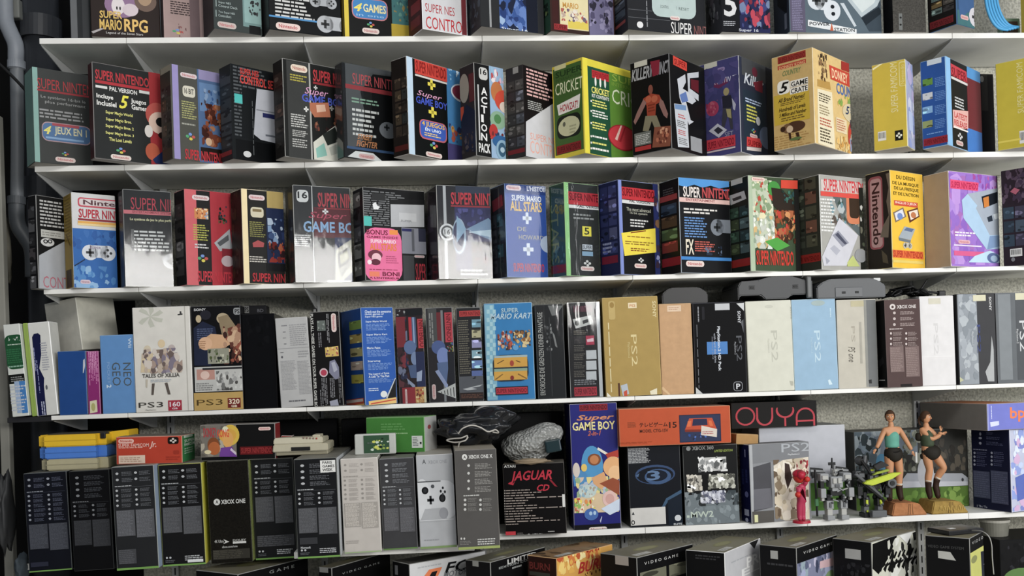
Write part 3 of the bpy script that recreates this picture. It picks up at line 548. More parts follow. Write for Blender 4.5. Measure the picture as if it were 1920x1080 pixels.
bx('accessory_box', 'narrow black action pack box with a stacked white vertical title', 'box', 'A2', Z, 316, 392, xL=206, rp=(495, 437), yB=985, cL='#2a2728', cR='#141414', edge='#8f8f8c',
   R=[('r', 402, 300, 1100, 620, '#8aa6c0'), ('k', 330, 422, 500, 384, '#b9b9b5'), ('t', 337, 432, 470, 378, '#1c1c1c', '16', 'b'), ('r', 326, 535, 885, 334, '#b9b9b9')] + ['@title_lettering'] + [('t', 344, 550 + 58 * i, 598 + 58 * i, 382 if c != 'I' else 360, '#d8d8d6', c, 'b') for i, c in enumerate('ACTION')] + [('t', 330, 902, 962, 402, '#d8d8d6', 'PACK', 'b'), '@picture', ('a', 406, 400, 520, 560, ['#c9a8b8', '#8ab0c8', '#b04a4a', '#d8cfd0'], 10), ('e', 405, 510, 640, 480, '#b06a3a'), ('e', 430, 560, 700, 560, '#b8402c'), ('e', 460, 640, 710, 520, '#c9b8a8'), ('e', 400, 695, 810, 500, '#7fa084'), ('e', 425, 720, 780, 470, '#4a7a4a'), ('e', 395, 780, 880, 450, '#a8302c'), ('a', 400, 800, 900, 560, ['#6a2a2a', '#a83a2c', '#2a3a5a'], 8), ('e', 415, 850, 930, 520, '#2c5a8a'), ('e', 438, 880, 1010, 520, '#7fa0b4'), ('e', 452, 900, 990, 500, '#34566e'), ('e', 465, 930, 965, 492, '#a0b8c4')],
   L=[('e', 206, 480, 665, 268, '#8c877c'), ('r', 206, 685, 770, 236, '#a8442c'), ('r', 268, 470, 650, 308, '#54282c'), ('p', [(215, 780), (250, 660), (310, 700), (310, 960), (250, 960)], '#1d2233'), ('a', 215, 860, 980, 300, ['#3a3436', '#4a4446', '#2a2426'], 6)])
bx('accessory_box', 'black box with rows of pink print above a white slanted corner', 'box', 'A2', Z, 625, 405, xL=498, rp=(780, 462), yB=988, cL='#2b2929', cR='#151112',
   R=[('g', 632, 425, 605, 800, '#d0a4a0', 8), ('g', 640, 630, 690, 745, '#a8a8a4', 5), ('p', [(628, 770), (800, 655), (830, 1040), (628, 990)], '#c2c2c4'), '@title_lettering', ('t', 655, 838, 880, 830, '#d89484', 'SUPER NES'), ('t', 655, 888, 965, 850, '#dca090', 'CONTROL')],
   L=[('r', 545, 430, 470, 580, '#8a8884'), ('c', 510, 520, 950, 620, ['#3a3836', '#4a4846', '#343234', '#42444a'], 2, 6), ('r', 515, 958, 985, 622, '#6a2226')])
bx('accessory_box', 'green and yellow cricket kit box on the second shelf', 'box', 'A2', Z, 1005, 358, xL=790, rp=(1285, 448), yB=968, cL='#c3b02c', cR='#1f4a34', edge='#d8cc4a', xR=1310,
   L=[('r', 808, 440, 990, 988, '#3c5a28'), '@price_sticker', ('r', 808, 412, 452, 882, '#c4bf8a'), '@title_lettering', ('t', 815, 462, 500, 985, '#22381a', 'SUPER', 'b'), ('t', 818, 505, 525, 985, '#2a4220', 'INTERNATIONAL'), ('t', 815, 535, 610, 988, '#d3d6ae', 'CRICKET'), '@picture', ('p', [(825, 668), (972, 592), (966, 680), (836, 732)], '#d6d2c8'), ('t', 842, 668, 715, 960, '#a02a38', 'HOWZAT!', 'bi'), ('k', 826, 745, 890, 978, '#1c2018'), ('e', 834, 755, 878, 970, '#b6b48e'), ('e', 862, 775, 805, 880, '#5a5a4a'), ('g', 905, 790, 850, 950, '#8f8e6e', 3), '@carton', ('r', 825, 928, 982, 980, '#7a1f1f'), ('t', 832, 936, 972, 974, '#3a0e10', SN)],
   R=[('r', 1160, 300, 1100, 1400, '#557f2c'), ('r', 1005, 330, 412, 1400, '#d0c22c'), ('f', 0, 0, 0.085, 1, '#d8ca30'), '@title_lettering', ('r', 1045, 440, 490, 1152, '#b02a30'), ('t', 1050, 448, 482, 1148, '#5a1014', SN), '@carton'] + [('e', 1062 + 30 * i, 486 + 7 * i, 545 + 6 * i, 1074 + 30 * i, '#d8d8d0') for i in range(3)] + ['@title_lettering', ('t', 1042, 545, 586, 1154, '#e0d86a', 'CRICKET', 'b'), ('t', 1045, 592, 614, 1152, '#dcdcd4', 'KIT CONTENTS', 'b'), ('t', 1172, 466, 510, 1400, '#8fa83c', 'SUPER'), ('t', 1170, 518, 540, 1420, '#7a9a38', 'INTERNATIONAL'), ('t', 1172, 560, 652, 1460, '#ccd4b4', 'CRICKET'), '@carton'] + [('g', 1048, y, y + 50, 1152, c, 3) for y, c in ((625, '#d8d46a'), (690, '#dcdcd4'), (765, '#d8d46a'))] + [('g', 1048, 850, 872, 1140, '#dcdcd4', 1), ('g', 1048, 890, 912, 1140, '#d8d46a', 1), ('g', 1048, 925, 950, 1150, '#dcdcd4', 1)] + [('r', 1036, y, y + 12, 1044, '#dcdcd4') for y in (632, 696, 772, 856, 896, 932)] + ['@picture', ('e', 1146, 770, 935, 1330, '#8f1f28'), ('e', 1152, 778, 928, 1324, '#b8323a'), ('p', [(1190, 880), (1225, 795), (1235, 795), (1205, 890)], '#d8b4a8'), ('p', [(1215, 895), (1250, 805), (1258, 808), (1228, 900)], '#8f1f28'), '@carton', ('r', 1005, 966, 1010, 1400, '#cfc02c')])
bx('action_box', 'black box with a red muscular fighter picture on its face', 'box', 'A3', Z, 472, 333, xL=205, rp=(625, 408), yB=938, cL='#0e0d0d', cR='#111112', edge='#6a6a6a', tmax=0.3,
   L=['@price_sticker', ('r', 234, 388, 432, 316, '#b9b6a8'), '@title_lettering', ('t', 216, 445, 520, 330, '#9a9a9c', 'KILLER', 'bi'), ('t', 330, 410, 490, 462, '#8a8a8e', 'INSTINCT', 'bi'), ('p', [(335, 390), (395, 378), (390, 470), (350, 485)], '#7a2030'), '@picture', ('e', 322, 540, 600, 352, '#7a4438'), ('p', [(290, 625), (340, 592), (392, 600), (412, 640), (372, 660), (368, 735), (316, 740), (312, 670)], '#8f3a26'), ('e', 305, 612, 655, 342, '#a8543a'), ('e', 342, 608, 652, 382, '#a8543a'), ('g', 322, 660, 715, 366, '#6a2818', 3), ('p', [(292, 628), (312, 650), (268, 740), (240, 790), (230, 770), (250, 715)], '#84605a'), ('p', [(400, 625), (418, 640), (448, 720), (442, 750), (420, 730), (390, 660)], '#84605a'), ('p', [(305, 735), (375, 730), (405, 810), (370, 830), (345, 765), (325, 830), (288, 830)], '#77705a'), '@carton', ('r', 236, 848, 930, 342, '#62645f'), ('g', 244, 858, 922, 336, '#b0b0ac', 6), ('r', 240, 935, 962, 342, '#a02c2c'), ('p', [(362, 805), (475, 795), (462, 925), (348, 935)], '#7a4634'), ('a', 372, 815, 915, 455, ['#a8644a', '#5a2a22', '#c08a6a'], 9)],
   R=['@title_lettering', ('p', [(478, 350), (566, 398), (566, 452), (480, 408)], '#c43e30'), ('t', 486, 368, 405, 560, '#7a1a18', 'SUPER', 'b'), '@picture', ('p', [(505, 500), (555, 470), (560, 520), (540, 560), (600, 600), (625, 640), (600, 660), (560, 640), (590, 760), (610, 770), (580, 790), (520, 620)], '#b9bcc2'), ('p', [(568, 465), (640, 455), (640, 490), (585, 495), (585, 560), (640, 600), (640, 640), (575, 590)], '#b4b7bd'), ('p', [(590, 500), (640, 510), (640, 590), (592, 560)], '#5a1c24'), ('p', [(520, 600), (560, 580), (575, 640), (535, 650)], '#5a72a8'), '@carton', ('p', [(485, 655), (565, 665), (580, 935), (510, 930)], '#b9bdc2'), ('p', [(488, 658), (560, 668), (562, 700), (492, 690)], '#6a88b0'), ('g', 510, 715, 745, 560, '#b04a4a', 2), ('g', 505, 755, 800, 565, '#5a5a5a', 4), ('g', 512, 815, 850, 568, '#b04a4a', 3), ('g', 515, 865, 910, 570, '#6a6a6a', 4), ('r', 590, 860, 950, 660, '#8f9294')])
bx('action_box', 'dusky purple box with slim fighter picture and red panel on the second shelf', 'box', 'A3', Z, 912, 345, xL=628, rp=(1088, 432), yB=962, cL='#3b3a66', cR='#2b3040', edge='#a0a0a4', tmax=0.3,
   L=['@price_sticker', ('r', 676, 402, 442, 758, '#b3b2a4'), '@carton', ('n', 730, 440, 466, 808, '#7d6f98', '#4a3a60'), ('p', [(720, 500), (760, 480), (800, 470), (830, 520), (770, 560), (725, 550)], '#5a2444'), '@title_lettering', ('t', 668, 525, 558, 886, '#b0aec0', 'KILLER INSTINCT', 'i'), '@carton', ('a', 640, 450, 900, 905, ['#44406e', '#34345c', '#3c3862'], 14), ('e', 690, 650, 745, 770, '#8a2f4a'), ('a', 690, 650, 740, 770, ['#9a4a5c', '#7a2840'], 5), '@picture', ('e', 798, 560, 610, 835, '#8a7f5a'), ('p', [(790, 610), (845, 600), (860, 650), (845, 690), (795, 690)], '#1f1f2a'), ('p', [(796, 685), (850, 680), (860, 815), (845, 820), (828, 720), (800, 830), (785, 825)], '#33323a'), ('p', [(815, 690), (845, 690), (850, 750), (825, 740)], '#8a8258'), ('p', [(852, 620), (878, 660), (872, 700), (860, 690)], '#9a9aa8'), ('p', [(706, 830), (762, 782), (822, 822), (770, 872)], '#a4a4ae'), ('p', [(738, 825), (765, 802), (798, 825), (766, 850)], '#2a2a34'), '@carton', ('t', 808, 838, 868, 862, '#8a8a9a', 'SET', 'o'), '@title_lettering', ('r', 694, 890, 958, 876, '#b0303c'), ('t', 702, 902, 948, 868, '#6a1020', SN, 'b'), ('r', 696, 962, 972, 876, '#b9a8a8')],
   R=[('r', 912, 330, 470, 1200, '#45474a'), ('r', 925, 560, 860, 1060, '#26323f'), '@title_lettering', ('t', 926, 455, 525, 1050, '#c3c8d0', 'Killer', 'bi'), '@carton', ('e', 978, 420, 480, 1012, '#6a2a3a'), ('p', [(985, 520), (1045, 510), (1045, 590), (1000, 570)], '#7a2434'), ('g', 936, 612, 645, 1050, '#b4c4e0', 2), ('g', 945, 655, 765, 1012, '#d8d45a', 5), ('e', 1004, 735, 790, 1030, '#c4c8cc'), ('s', 975, 808, 840, 1002, None), ('n', 965, 842, 866, 1012, '#d0b8b4'), '@title_lettering', ('p', [(945, 865), (1042, 880), (1038, 935), (945, 925)], '#c03a3a'), ('t', 952, 880, 918, 1035, '#7a1418', 'SUPER', 'b'), ('p', [(945, 928), (1038, 938), (1036, 960), (945, 950)], '#c9beb8'), '@carton', ('e', 1025, 790, 930, 1110, '#5c6a84'), ('r', 1072, 430, 1050, 1200, '#1c1c22')])
bx('game_box', 'wood patterned five game crate box with a running animal picture', 'box', 'A4', Z, 300, 294, xL=20, rp=(648, 462), yB=906, cL='#bf9f62', cR='#d4b576', edge='#cfc0a0', tmax=0.3, kind='card',
   L=[('g', 24, 870, 960, 290, '#a5824a', 6), ('r', 62, 365, 408, 240, '#8c2c22'), ('t', 70, 372, 402, 234, '#5a1410', SN), ('r', 62, 420, 446, 242, '#a83c2a'), ('t', 70, 424, 444, 236, '#d8a070', 'DONKEY KONG', 'b'), ('t', 92, 452, 486, 210, '#6a7a4a', 'COUNTRY', 'bi'), ('r', 40, 610, 800, 265, '#bd9e2a'), '@title_lettering', ('k', 60, 520, 606, 140, '#e0dcd0'), ('t', 68, 530, 596, 134, '#16140f', '5', 'bi'), ('r', 142, 514, 556, 255, '#ddd8cc'), ('t', 146, 520, 552, 252, '#16140f', 'GAME', 'b'), ('r', 140, 560, 600, 255, '#ddd8cc'), ('t', 146, 564, 596, 252, '#16140f', 'CRATE', 'b'), '@carton', ('t', 65, 628, 656, 236, '#3a2c14', 'All Brand Names!', 'bi'), ('g', 80, 655, 676, 240, '#6a5420', 2), ('t', 70, 688, 714, 240, '#3a2c14', 'Hundreds of Levels', 'bi'), ('t', 72, 722, 746, 245, '#3a2c14', '5 Million and Number', 'bi'), ('g', 85, 748, 776, 245, '#6a5420', 2), '@picture', ('e', 108, 780, 850, 238, '#4a3020'), ('e', 95, 790, 850, 150, '#6e5034'), ('e', 118, 800, 845, 160, '#c2a888'), ('p', [(130, 840), (145, 840), (150, 885), (138, 890)], '#3a2418'), ('p', [(175, 840), (195, 835), (205, 880), (190, 890)], '#3a2418'), ('e', 80, 805, 840, 112, '#3a2418'), ('e', 140, 875, 895, 215, '#5a6a3a')],
   R=[('p', [(312, 560), (405, 585), (425, 945), (318, 905)], '#ddd2b2'), ('g', 322, 580, 640, 398, '#3a3020', 4), ('g', 325, 655, 720, 400, '#8a7a5a', 4), ('g', 328, 735, 790, 402, '#a84a34', 3), ('g', 330, 800, 895, 410, '#4a4030', 5), ('p', [(312, 500), (390, 520), (398, 570), (312, 545)], '#b08a44'), '@picture', ('a', 318, 325, 500, 372, ['#5a4028', '#8a6a44', '#3a2c1e', '#a88a5a'], 12), '@title_lettering', ('p', [(462, 385), (538, 412), (538, 470), (462, 440)], '#9c2f26'), ('p', [(385, 410), (610, 505), (605, 590), (395, 500)], '#c0422e'), ('t', 402, 430, 492, 500, '#e8c9a0', 'DONKEY', 'b'), ('t', 515, 462, 535, 605, '#d8a878', 'KONG', 'b'), ('t', 432, 520, 590, 580, '#4a6aa4', 'COUNTRY', 'b'), '@carton', ('a', 440, 590, 680, 575, ['#a8a83c', '#7fa04a', '#c8b84a'], 7), ('e', 470, 640, 760, 580, '#cfc09a'), ('t', 488, 668, 722, 514, '#2a3a5a', '5', 'bi'), ('g', 518, 675, 720, 552, '#6a7a94', 3), ('r', 430, 740, 830, 496, '#dcc9a4'), ('g', 436, 748, 822, 490, '#b06a4a', 5), '@picture', ('e', 545, 720, 960, 690, '#3a1c14'), ('e', 505, 765, 960, 560, '#b8402c'), ('p', [(515, 880), (575, 800), (620, 960), (520, 960)], '#8f9ab4'), ('a', 520, 760, 960, 640, ['#a8483a', '#2a1c1c', '#b8a890', '#5a5a6a', '#4a2418'], 16), ('a', 430, 850, 950, 520, ['#e0b464', '#c8964a', '#ddc488'], 8)])
bx('console_box', 'yellow console box with a dented top corner beside the wooden crate box', 'box', 'A4', Z, 885, 368, xL=655, rp=(930, 425), yB=925, cL='#c1aa34', cR='#a3a8c2', edge='#cfc894', tmax=0.3, w=0.11,
   L=['@title_lettering', ('t', 775, 400, 715, 820, '#d6cd96', 'SUPER FAMICOM', 'u'), '@carton', ('k', 828, 392, 550, 874, '#d2c67c'), ('k', 834, 398, 544, 868, '#c1aa34'), ('t', 838, 410, 535, 864, '#d2c67c', 'Nintendo', 'u'), ('b', 696, 836, 895, 748, 0), ('r', 804, 828, 892, 855, '#15140f'), ('s', 810, 840, 880, 850, '#d8d8c8'), ('p', [(660, 435), (720, 398), (725, 404), (664, 446)], '#e4dca8')],
   R=[('a', 885, 380, 930, 950, ['#8f9cc8', '#b4aacb', '#c9cbd8', '#7f8ab4'], 14), ('r', 890, 700, 820, 915, '#b4c0dc')])
bx('console_box', 'blue sided box with four screen pictures and black latest release front', 'box', 'A4', Z, 1140, 350, xL=962, rp=(1308, 442), yB=916, cL='#274f90', cR='#1b1c1c', edge='#9cc0dc', tmax=0.3, xR=1340,
   L=['@price_sticker', ('r', 1006, 374, 418, 1098, '#c4cdd2'), '@picture'] + [('c', 975, y, y + 52, 1046, c, 1, 1) for y, c in ((502, ['#5f8a3a']), (592, ['#c4c6c4']), (678, ['#7fa8cc']), (768, ['#8a935c']))] + ['@carton'] + [('g', 1056, y, y + 62, 1130, '#5f86c0', 6) for y in (492, 580, 668, 756)] + [('g', 1005, 845, 858, 1110, '#6f94c8', 1), '@title_lettering', ('r', 985, 882, 928, 1140, '#8c2430'), ('t', 992, 890, 920, 1134, '#4a0c14', SN)],
   R=[('f', 0, 0, 0.13, 1, '#86b6de'), ('r', 1256, 300, 500, 1400, '#4f90c8'), ('r', 1262, 490, 810, 1400, '#6e2a2e'), ('r', 1262, 808, 1000, 1400, '#3f78c0'), '@title_lettering', ('p', [(1155, 400), (1255, 455), (1260, 525), (1158, 475)], '#c03844'), ('t', 1160, 420, 478, 1254, '#7a1420', 'SUPER', 'b'), ('p', [(1158, 480), (1262, 530), (1262, 545), (1158, 496)], '#d2ccc8'), '@carton', ('g', 1182, 605, 680, 1252, '#c6c8c8', 4), ('p', [(1168, 694), (1266, 704), (1266, 818), (1172, 808)], '#dcaaa2'), ('t', 1178, 704, 742, 1258, '#b83a3c', 'LATEST', 'b'), ('t', 1178, 752, 790, 1258, '#b83a3c', 'RELEASE', 'b'), ('r', 1174, 796, 806, 1264, '#e8e0da'), ('s', 1200, 835, 880, 1230, '#c8c8c8'), ('n', 1190, 884, 914, 1234, '#c9b8b0')])
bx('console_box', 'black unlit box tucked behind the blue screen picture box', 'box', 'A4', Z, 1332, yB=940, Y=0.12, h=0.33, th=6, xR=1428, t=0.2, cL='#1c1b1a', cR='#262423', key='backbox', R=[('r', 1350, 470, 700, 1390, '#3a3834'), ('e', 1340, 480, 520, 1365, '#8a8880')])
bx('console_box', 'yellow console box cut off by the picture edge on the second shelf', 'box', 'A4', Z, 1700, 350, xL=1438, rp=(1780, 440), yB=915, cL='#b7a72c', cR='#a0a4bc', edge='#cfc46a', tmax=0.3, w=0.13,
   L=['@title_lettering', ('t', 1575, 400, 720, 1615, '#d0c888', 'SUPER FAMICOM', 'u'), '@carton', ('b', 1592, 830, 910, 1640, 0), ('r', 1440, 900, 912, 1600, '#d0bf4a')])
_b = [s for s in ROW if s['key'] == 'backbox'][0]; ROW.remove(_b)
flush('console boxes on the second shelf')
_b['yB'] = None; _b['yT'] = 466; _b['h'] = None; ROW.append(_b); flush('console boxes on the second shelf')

# ------------------------------------------------------------------ third row
Z = ZT[2]; Y3 = -0.045
bx('console_box', 'black and white box with slanted grey corner at the pipe end of the third shelf', 'box', 'B0', Z, 262, 250, xL=200, rp=(462, 282), Y=Y3, xB=280, cL='#1c1c1e', cR='#191919', edge='#8a8a88', gap=0.004,
   R=[('g', 288, 280, 480, 490, '#b4b4b2', 8), ('p', [(282, 690), (500, 570), (500, 945), (284, 945)], '#a5a8ad'), ('r', 296, 500, 555, 500, '#b4b4ae'), ('g', 305, 512, 545, 480, '#8a8a84', 2), ('e', 294, 560, 620, 392, '#c4c4c2'), ('e', 312, 572, 602, 346, '#1c1c1e'), ('e', 344, 572, 602, 378, '#1c1c1e'), ('e', 320, 580, 596, 338, '#c4c4c2'), ('e', 352, 580, 596, 370, '#c4c4c2'), '@title_lettering', ('t', 312, 838, 922, 620, '#b06a76', 'CONTROL')],
   L=[('c', 202, 330, 940, 258, ['#3a3a3c', '#5a5a5c', '#2c2c2e', '#4a4648'], 1, 6)])
bx('console_box', 'white and blue box with big rounded maker badge and cabled pad on the third shelf', 'box', 'B0', Z, 512, 231, t=0.11, rp=(815, 258), Y=Y3, xB=536, cL='#9a8038', cR='#c9c9c9', edge='#dcdcd8', gap=0.004,
   R=[('r', 512, 490, 1000, 960, '#2f63a6'), ('a', 512, 500, 640, 960, ['#27508f', '#3a6cae', '#2c5a9c'], 12), ('a', 520, 760, 930, 960, ['#5f92c4', '#86acd0', '#4a80ba'], 12), '@title_lettering', ('k', 562, 268, 336, 1010, '#c04a58'), ('k', 572, 278, 326, 1000, '#cfc4c4'), ('t', 600, 286, 322, 985, '#5a3a40', 'Nintendo', 'b'), ('t', 568, 350, 416, 1010, '#b0303e', SN, 'b'), '@carton', ('r', 565, 420, 434, 960, '#8a2a34'), ('r', 562, 438, 455, 960, '#d8a04a'), ('r', 562, 455, 470, 960, '#dcc48a'), '@picture', ('p', [(536, 762), (612, 716), (616, 722), (540, 770)], '#1e2c44'), ('d', 592, 610, 722, 835, '#ccd0d6'), ('t', 650, 624, 642, 730, '#8a7a90', 'SUPER', 'b'), '@carton', ('n', 580, 865, 895, 655, '#c9b8c4', '#a0707a')],
   L=[('g', 468, 240, 600, 512, '#806a30', 16), ('r', 482, 800, 930, 520, '#3a2c14'), ('p', [(475, 540), (505, 620), (512, 620), (485, 540)], '#6a5424')])
bx('console_box', 'sleeved black box with red title and glare beside the blue pad box', 'box', 'B0', Z, 882, 208, t=0.11, th=26, Y=Y3, xB=908, cL='#4c4c4c', cR='#1d1e1f', sleeve=True, edge='#9c9c9a',
   R=['@title_lettering', ('t', 945, 268, 356, 1500, '#b23a48', SN), '@carton', ('r', 890, 358, 386, 1400, '#c46a72'), ('t', 958, 364, 382, 1240, '#8f3a44', 'ENTERTAINMENT SYSTEM', 'b'), ('t', 940, 416, 440, 1300, '#cfcba0', 'Le système de jeu le plus performant', 'b'), ('g', 955, 502, 660, 1240, '#c6c6c4', 6), ('r', 950, 500, 700, 972, '#5a5a5a'), ('d', 1178, 676, 786, 1420, '#a2a4a6'), ('e', 1240, 585, 680, 1340, '#8a8c8e'), ('a', 910, 700, 880, 1150, ['#3a3b3c', '#5c5d5e', '#2a2b2c'], 10), ('r', 905, 830, 838, 1400, '#6a6c6e')],
   L=[('a', 818, 230, 880, 882, ['#3a3a3c', '#5a585a', '#443c40'], 12)])
bx('console_box', 'red edged box with orange picture and black panel on the third shelf', 'box', 'B0', Z, 1330, 206, xL=1258, rp=(1660, 240), Y=Y3, xB=1354, cL='#1b191a', cR='#1e1f1f', edge='#d8888a',
   R=[('f', 0, 0, 0.15, 1, '#c45c62'), ('r', 1527, 180, 1000, 1800, '#a8323c'), ('n', 1388, 250, 285, 1512, '#cfc2c2'), ('r', 1405, 345, 422, 1505, '#c4804a'), ('a', 1405, 345, 422, 1505, ['#8fa0b4', '#d8b080', '#7a3a2a', '#e0c8a0'], 9), ('g', 1398, 460, 582, 1516, '#a8a84c', 7), ('g', 1408, 600, 640, 1512, '#c4c4c2', 2), ('s', 1428, 680, 738, 1505, None), '@picture', ('a', 1578, 330, 460, 1640, ['#1c2c1c', '#2c3c4a', '#101810', '#4a5a3a'], 10), ('p', [(1548, 600), (1660, 500), (1680, 640), (1590, 660)], '#a4a6aa'), ('p', [(1570, 600), (1650, 540), (1655, 580), (1590, 625)], '#55585c'), ('r', 1610, 640, 1000, 1800, '#7a2630'), ('e', 1600, 690, 770, 1690, '#b4a4a8'), '@title_lettering', ('t', 1430, 800, 880, 1760, '#b8323e', SN, 'b')],
   L=[('c', 1265, 320, 860, 1330, ['#3a3838', '#2c2a2a', '#4a4848'], 1, 4)])
bx('console_box', 'cream edged box with gold and navy picture on the third shelf', 'box', 'B1', Z, 272, 204, xL=200, rp=(556, 232), Y=Y3, xB=300, cL='#241c1a', cR='#222120', edge='#e8dcc0',
   R=[('f', 0, 0, 0.13, 1, '#e4d2a4'), ('n', 332, 248, 285, 448, '#d2bfc0'), ('k', 346, 338, 412, 440, '#c4bda4'), ('r', 360, 352, 372, 425, '#7a6a4a'), ('g', 340, 440, 556, 456, '#86844a', 8), ('p', [(360, 600), (400, 580), (445, 600), (440, 630), (365, 630)], '#a04a4c'), ('g', 340, 690, 740, 460, '#b8b4ac', 3), '@picture', ('r', 463, 180, 350, 760, '#ae985c'), ('r', 463, 345, 750, 760, '#1f2a48'), ('a', 470, 420, 600, 700, ['#7a94b4', '#3c5078', '#2a3860', '#a4b4c8'], 16), ('a', 480, 590, 740, 720, ['#8a3028', '#6a2420', '#a4583a', '#2c1c20'], 16), ('r', 463, 745, 800, 760, '#17171a'), '@title_lettering', ('t', 360, 815, 880, 760, '#a82c34', SN, 'b')],
   L=[('a', 205, 250, 860, 268, ['#32281f', '#3c2c28', '#1c1614'], 10)])
bx('console_box', 'sleeved grey and black box with pink script over blue lettering on the third shelf', 'box', 'B1', Z, 642, 178, t=0.13, rp=None, th=21, Y=Y3, xB=672, cL='#3d3a34', cR='#2b2c2d', sleeve=True, edge='#b4b4b0',
   R=[('r', 797, 150, 1000, 803, '#c4c4c2'), ('k', 678, 214, 302, 764, '#c9c9c7'), ('t', 686, 226, 276, 756, '#232425', '16', 'b'), ('r', 805, 340, 560, 1300, '#5a262c'), '@title_lettering', ('t', 832, 234, 340, 1260, '#ac4048', SN, 'b'), ('r', 832, 344, 352, 1260, '#8a3038'), ('+', 866, 352, 392, 908, '#d8d8d6'), ('t', 765, 372, 432, 1042, '#b04a5c', 'Super', 'i'), ('t', 728, 440, 520, 1150, '#86a8cc', 'GAME BOY', 'b'), '@carton', ('r', 960, 560, 900, 1300, '#232e52'), ('g', 664, 535, 625, 792, '#c4c4c2', 6), '@picture', ('p', [(962, 650), (1140, 530), (1190, 700), (1010, 880), (960, 880)], '#a4a392'), ('p', [(975, 680), (1060, 625), (1080, 720), (985, 790)], '#2a2c24'), ('p', [(990, 690), (1045, 655), (1060, 710), (1000, 755)], '#8a8a6a'), ('p', [(990, 800), (1090, 700), (1100, 730), (1000, 850)], '#77776c'), '@carton', ('r', 900, 870, 884, 1070, '#c4c4c2')],
   L=[('a', 560, 230, 860, 640, ['#4a463a', '#2c2a28', '#5a4c40', '#39352e'], 12)])
bx('console_box', 'black striped box with console picture and pink bonus card on the third shelf', 'box', 'B1', Z, 1150, 192, xL=1084, rp=(1590, 226), Y=Y3, xB=1178, cL='#1b1b1d', cR='#151617', edge='#8f8f8d',
   R=[('g', 1160, 215, 470, 1480, '#6c6e70', 16), ('p', [(1350, 285), (1640, 290), (1640, 690), (1352, 690)], '#1a1b1c'), ('r', 1154, 404, 474, 1222, '#46b0a6'), ('p', [(1228, 318), (1250, 304), (1262, 330), (1282, 338), (1268, 358), (1236, 356)], '#d6d8d8'), ('r', 1222, 240, 290, 1320, '#2c2d2e'), '@picture', ('p', [(1358, 320), (1600, 326), (1602, 486), (1362, 484)], '#a9abae'), ('r', 1420, 380, 440, 1545, '#b8babc'), ('t', 1432, 432, 446, 1512, '#77797c', 'SUPER', 'b'), ('r', 1440, 488, 676, 1620, '#7c7e88'), ('r', 1440, 495, 515, 1510, '#2a2c5a'), ('r', 1512, 500, 660, 1530, '#55575e'), ('r', 1560, 495, 590, 1620, '#2e3040'), ('r', 1450, 690, 870, 1530, '#3c3e40'), ('n', 1530, 688, 706, 1605, '#b4a8a8'), '@title_lettering', ('t', 1540, 748, 870, 1760, '#a8303c', SN), '@bonus_card', ('k', 1168, 484, 878, 1440, '#de6a96'), ('t', 1184, 500, 538, 1338, '#6a1c34', 'BONUS', 'b'), ('r', 1350, 505, 540, 1410, '#e0883c'), ('t', 1184, 545, 562, 1412, '#7a2440', 'GAME INSIDE', 'b'), ('t', 1212, 572, 598, 1396, '#e8d4d8', 'SUPER MARIO', 'b'), ('t', 1208, 600, 652, 1402, '#d87a34', 'ALL STARS', 'b'), ('e', 1195, 648, 720, 1300, '#6a3040'), ('e', 1222, 672, 740, 1290, '#e0b4bc'), ('e', 1215, 715, 760, 1285, '#5c2838'), ('e', 1190, 720, 755, 1222, '#ecd8dc'), ('g', 1325, 690, 750, 1415, '#b04a70', 4), ('g', 1205, 785, 796, 1415, '#8a2c4c', 1), ('r', 1205, 805, 842, 1278, '#e07a5c'), ('t', 1300, 808, 840, 1422, '#6a1c34', 'BONI', 'b'), ('t', 1205, 844, 858, 1424, '#6a1c34', "A L'INTERIEUR", 'b')],
   L=[('c', 1090, 240, 860, 1148, ['#5a5a58', '#2e2e30', '#444446', '#6a6a68'], 1, 5)])
bx('console_box', 'sleeved black box with white medallion on a vertical grey ribbon', 'box', 'B2', Z, 210, 180, xL=128, rp=None, th=16, Y=Y3, xB=244, cL='#241d24', cR='#1d1d22', sleeve=True, edge='#b0b0ac',
   R=[('r', 282, 150, 1000, 303, '#a8aaac'), ('e', 246, 458, 582, 360, '#c4c5c6'), ('e', 258, 472, 568, 348, '#3a3b3e'), ('e', 272, 486, 554, 334, '#c0c1c2'), ('t', 282, 500, 540, 326, '#3a3b3e', '16', 'b'), '@picture', ('r', 362, 180, 240, 800, '#2c3344'), ('r', 362, 338, 800, 800, '#2b2c52'), ('a', 365, 350, 480, 640, ['#3c3e70', '#4a4a80', '#24264a', '#353668'], 12), ('p', [(440, 500), (600, 420), (660, 480), (660, 600), (520, 540)], '#6a84a0'), ('p', [(450, 520), (660, 500), (660, 570)], '#a4bac8'), ('e', 340, 420, 680, 440, '#8fa2b4'), ('e', 345, 440, 660, 424, '#2d3050'), ('p', [(370, 400), (440, 500), (370, 600)], '#7f9cb4'), ('r', 480, 590, 800, 800, '#171722'), ('a', 490, 600, 790, 660, ['#2c1c2c', '#1c1c30', '#4a2430'], 10), '@title_lettering', ('t', 328, 232, 322, 790, '#b4303c', SN, 'b'), ('r', 328, 326, 338, 760, '#8c2a34'), '@carton', ('g', 400, 785, 840, 600, '#c0c0c0', 2)],
   L=[('c', 140, 260, 860, 208, ['#332630', '#3c3240', '#2a2028'], 1, 4)])
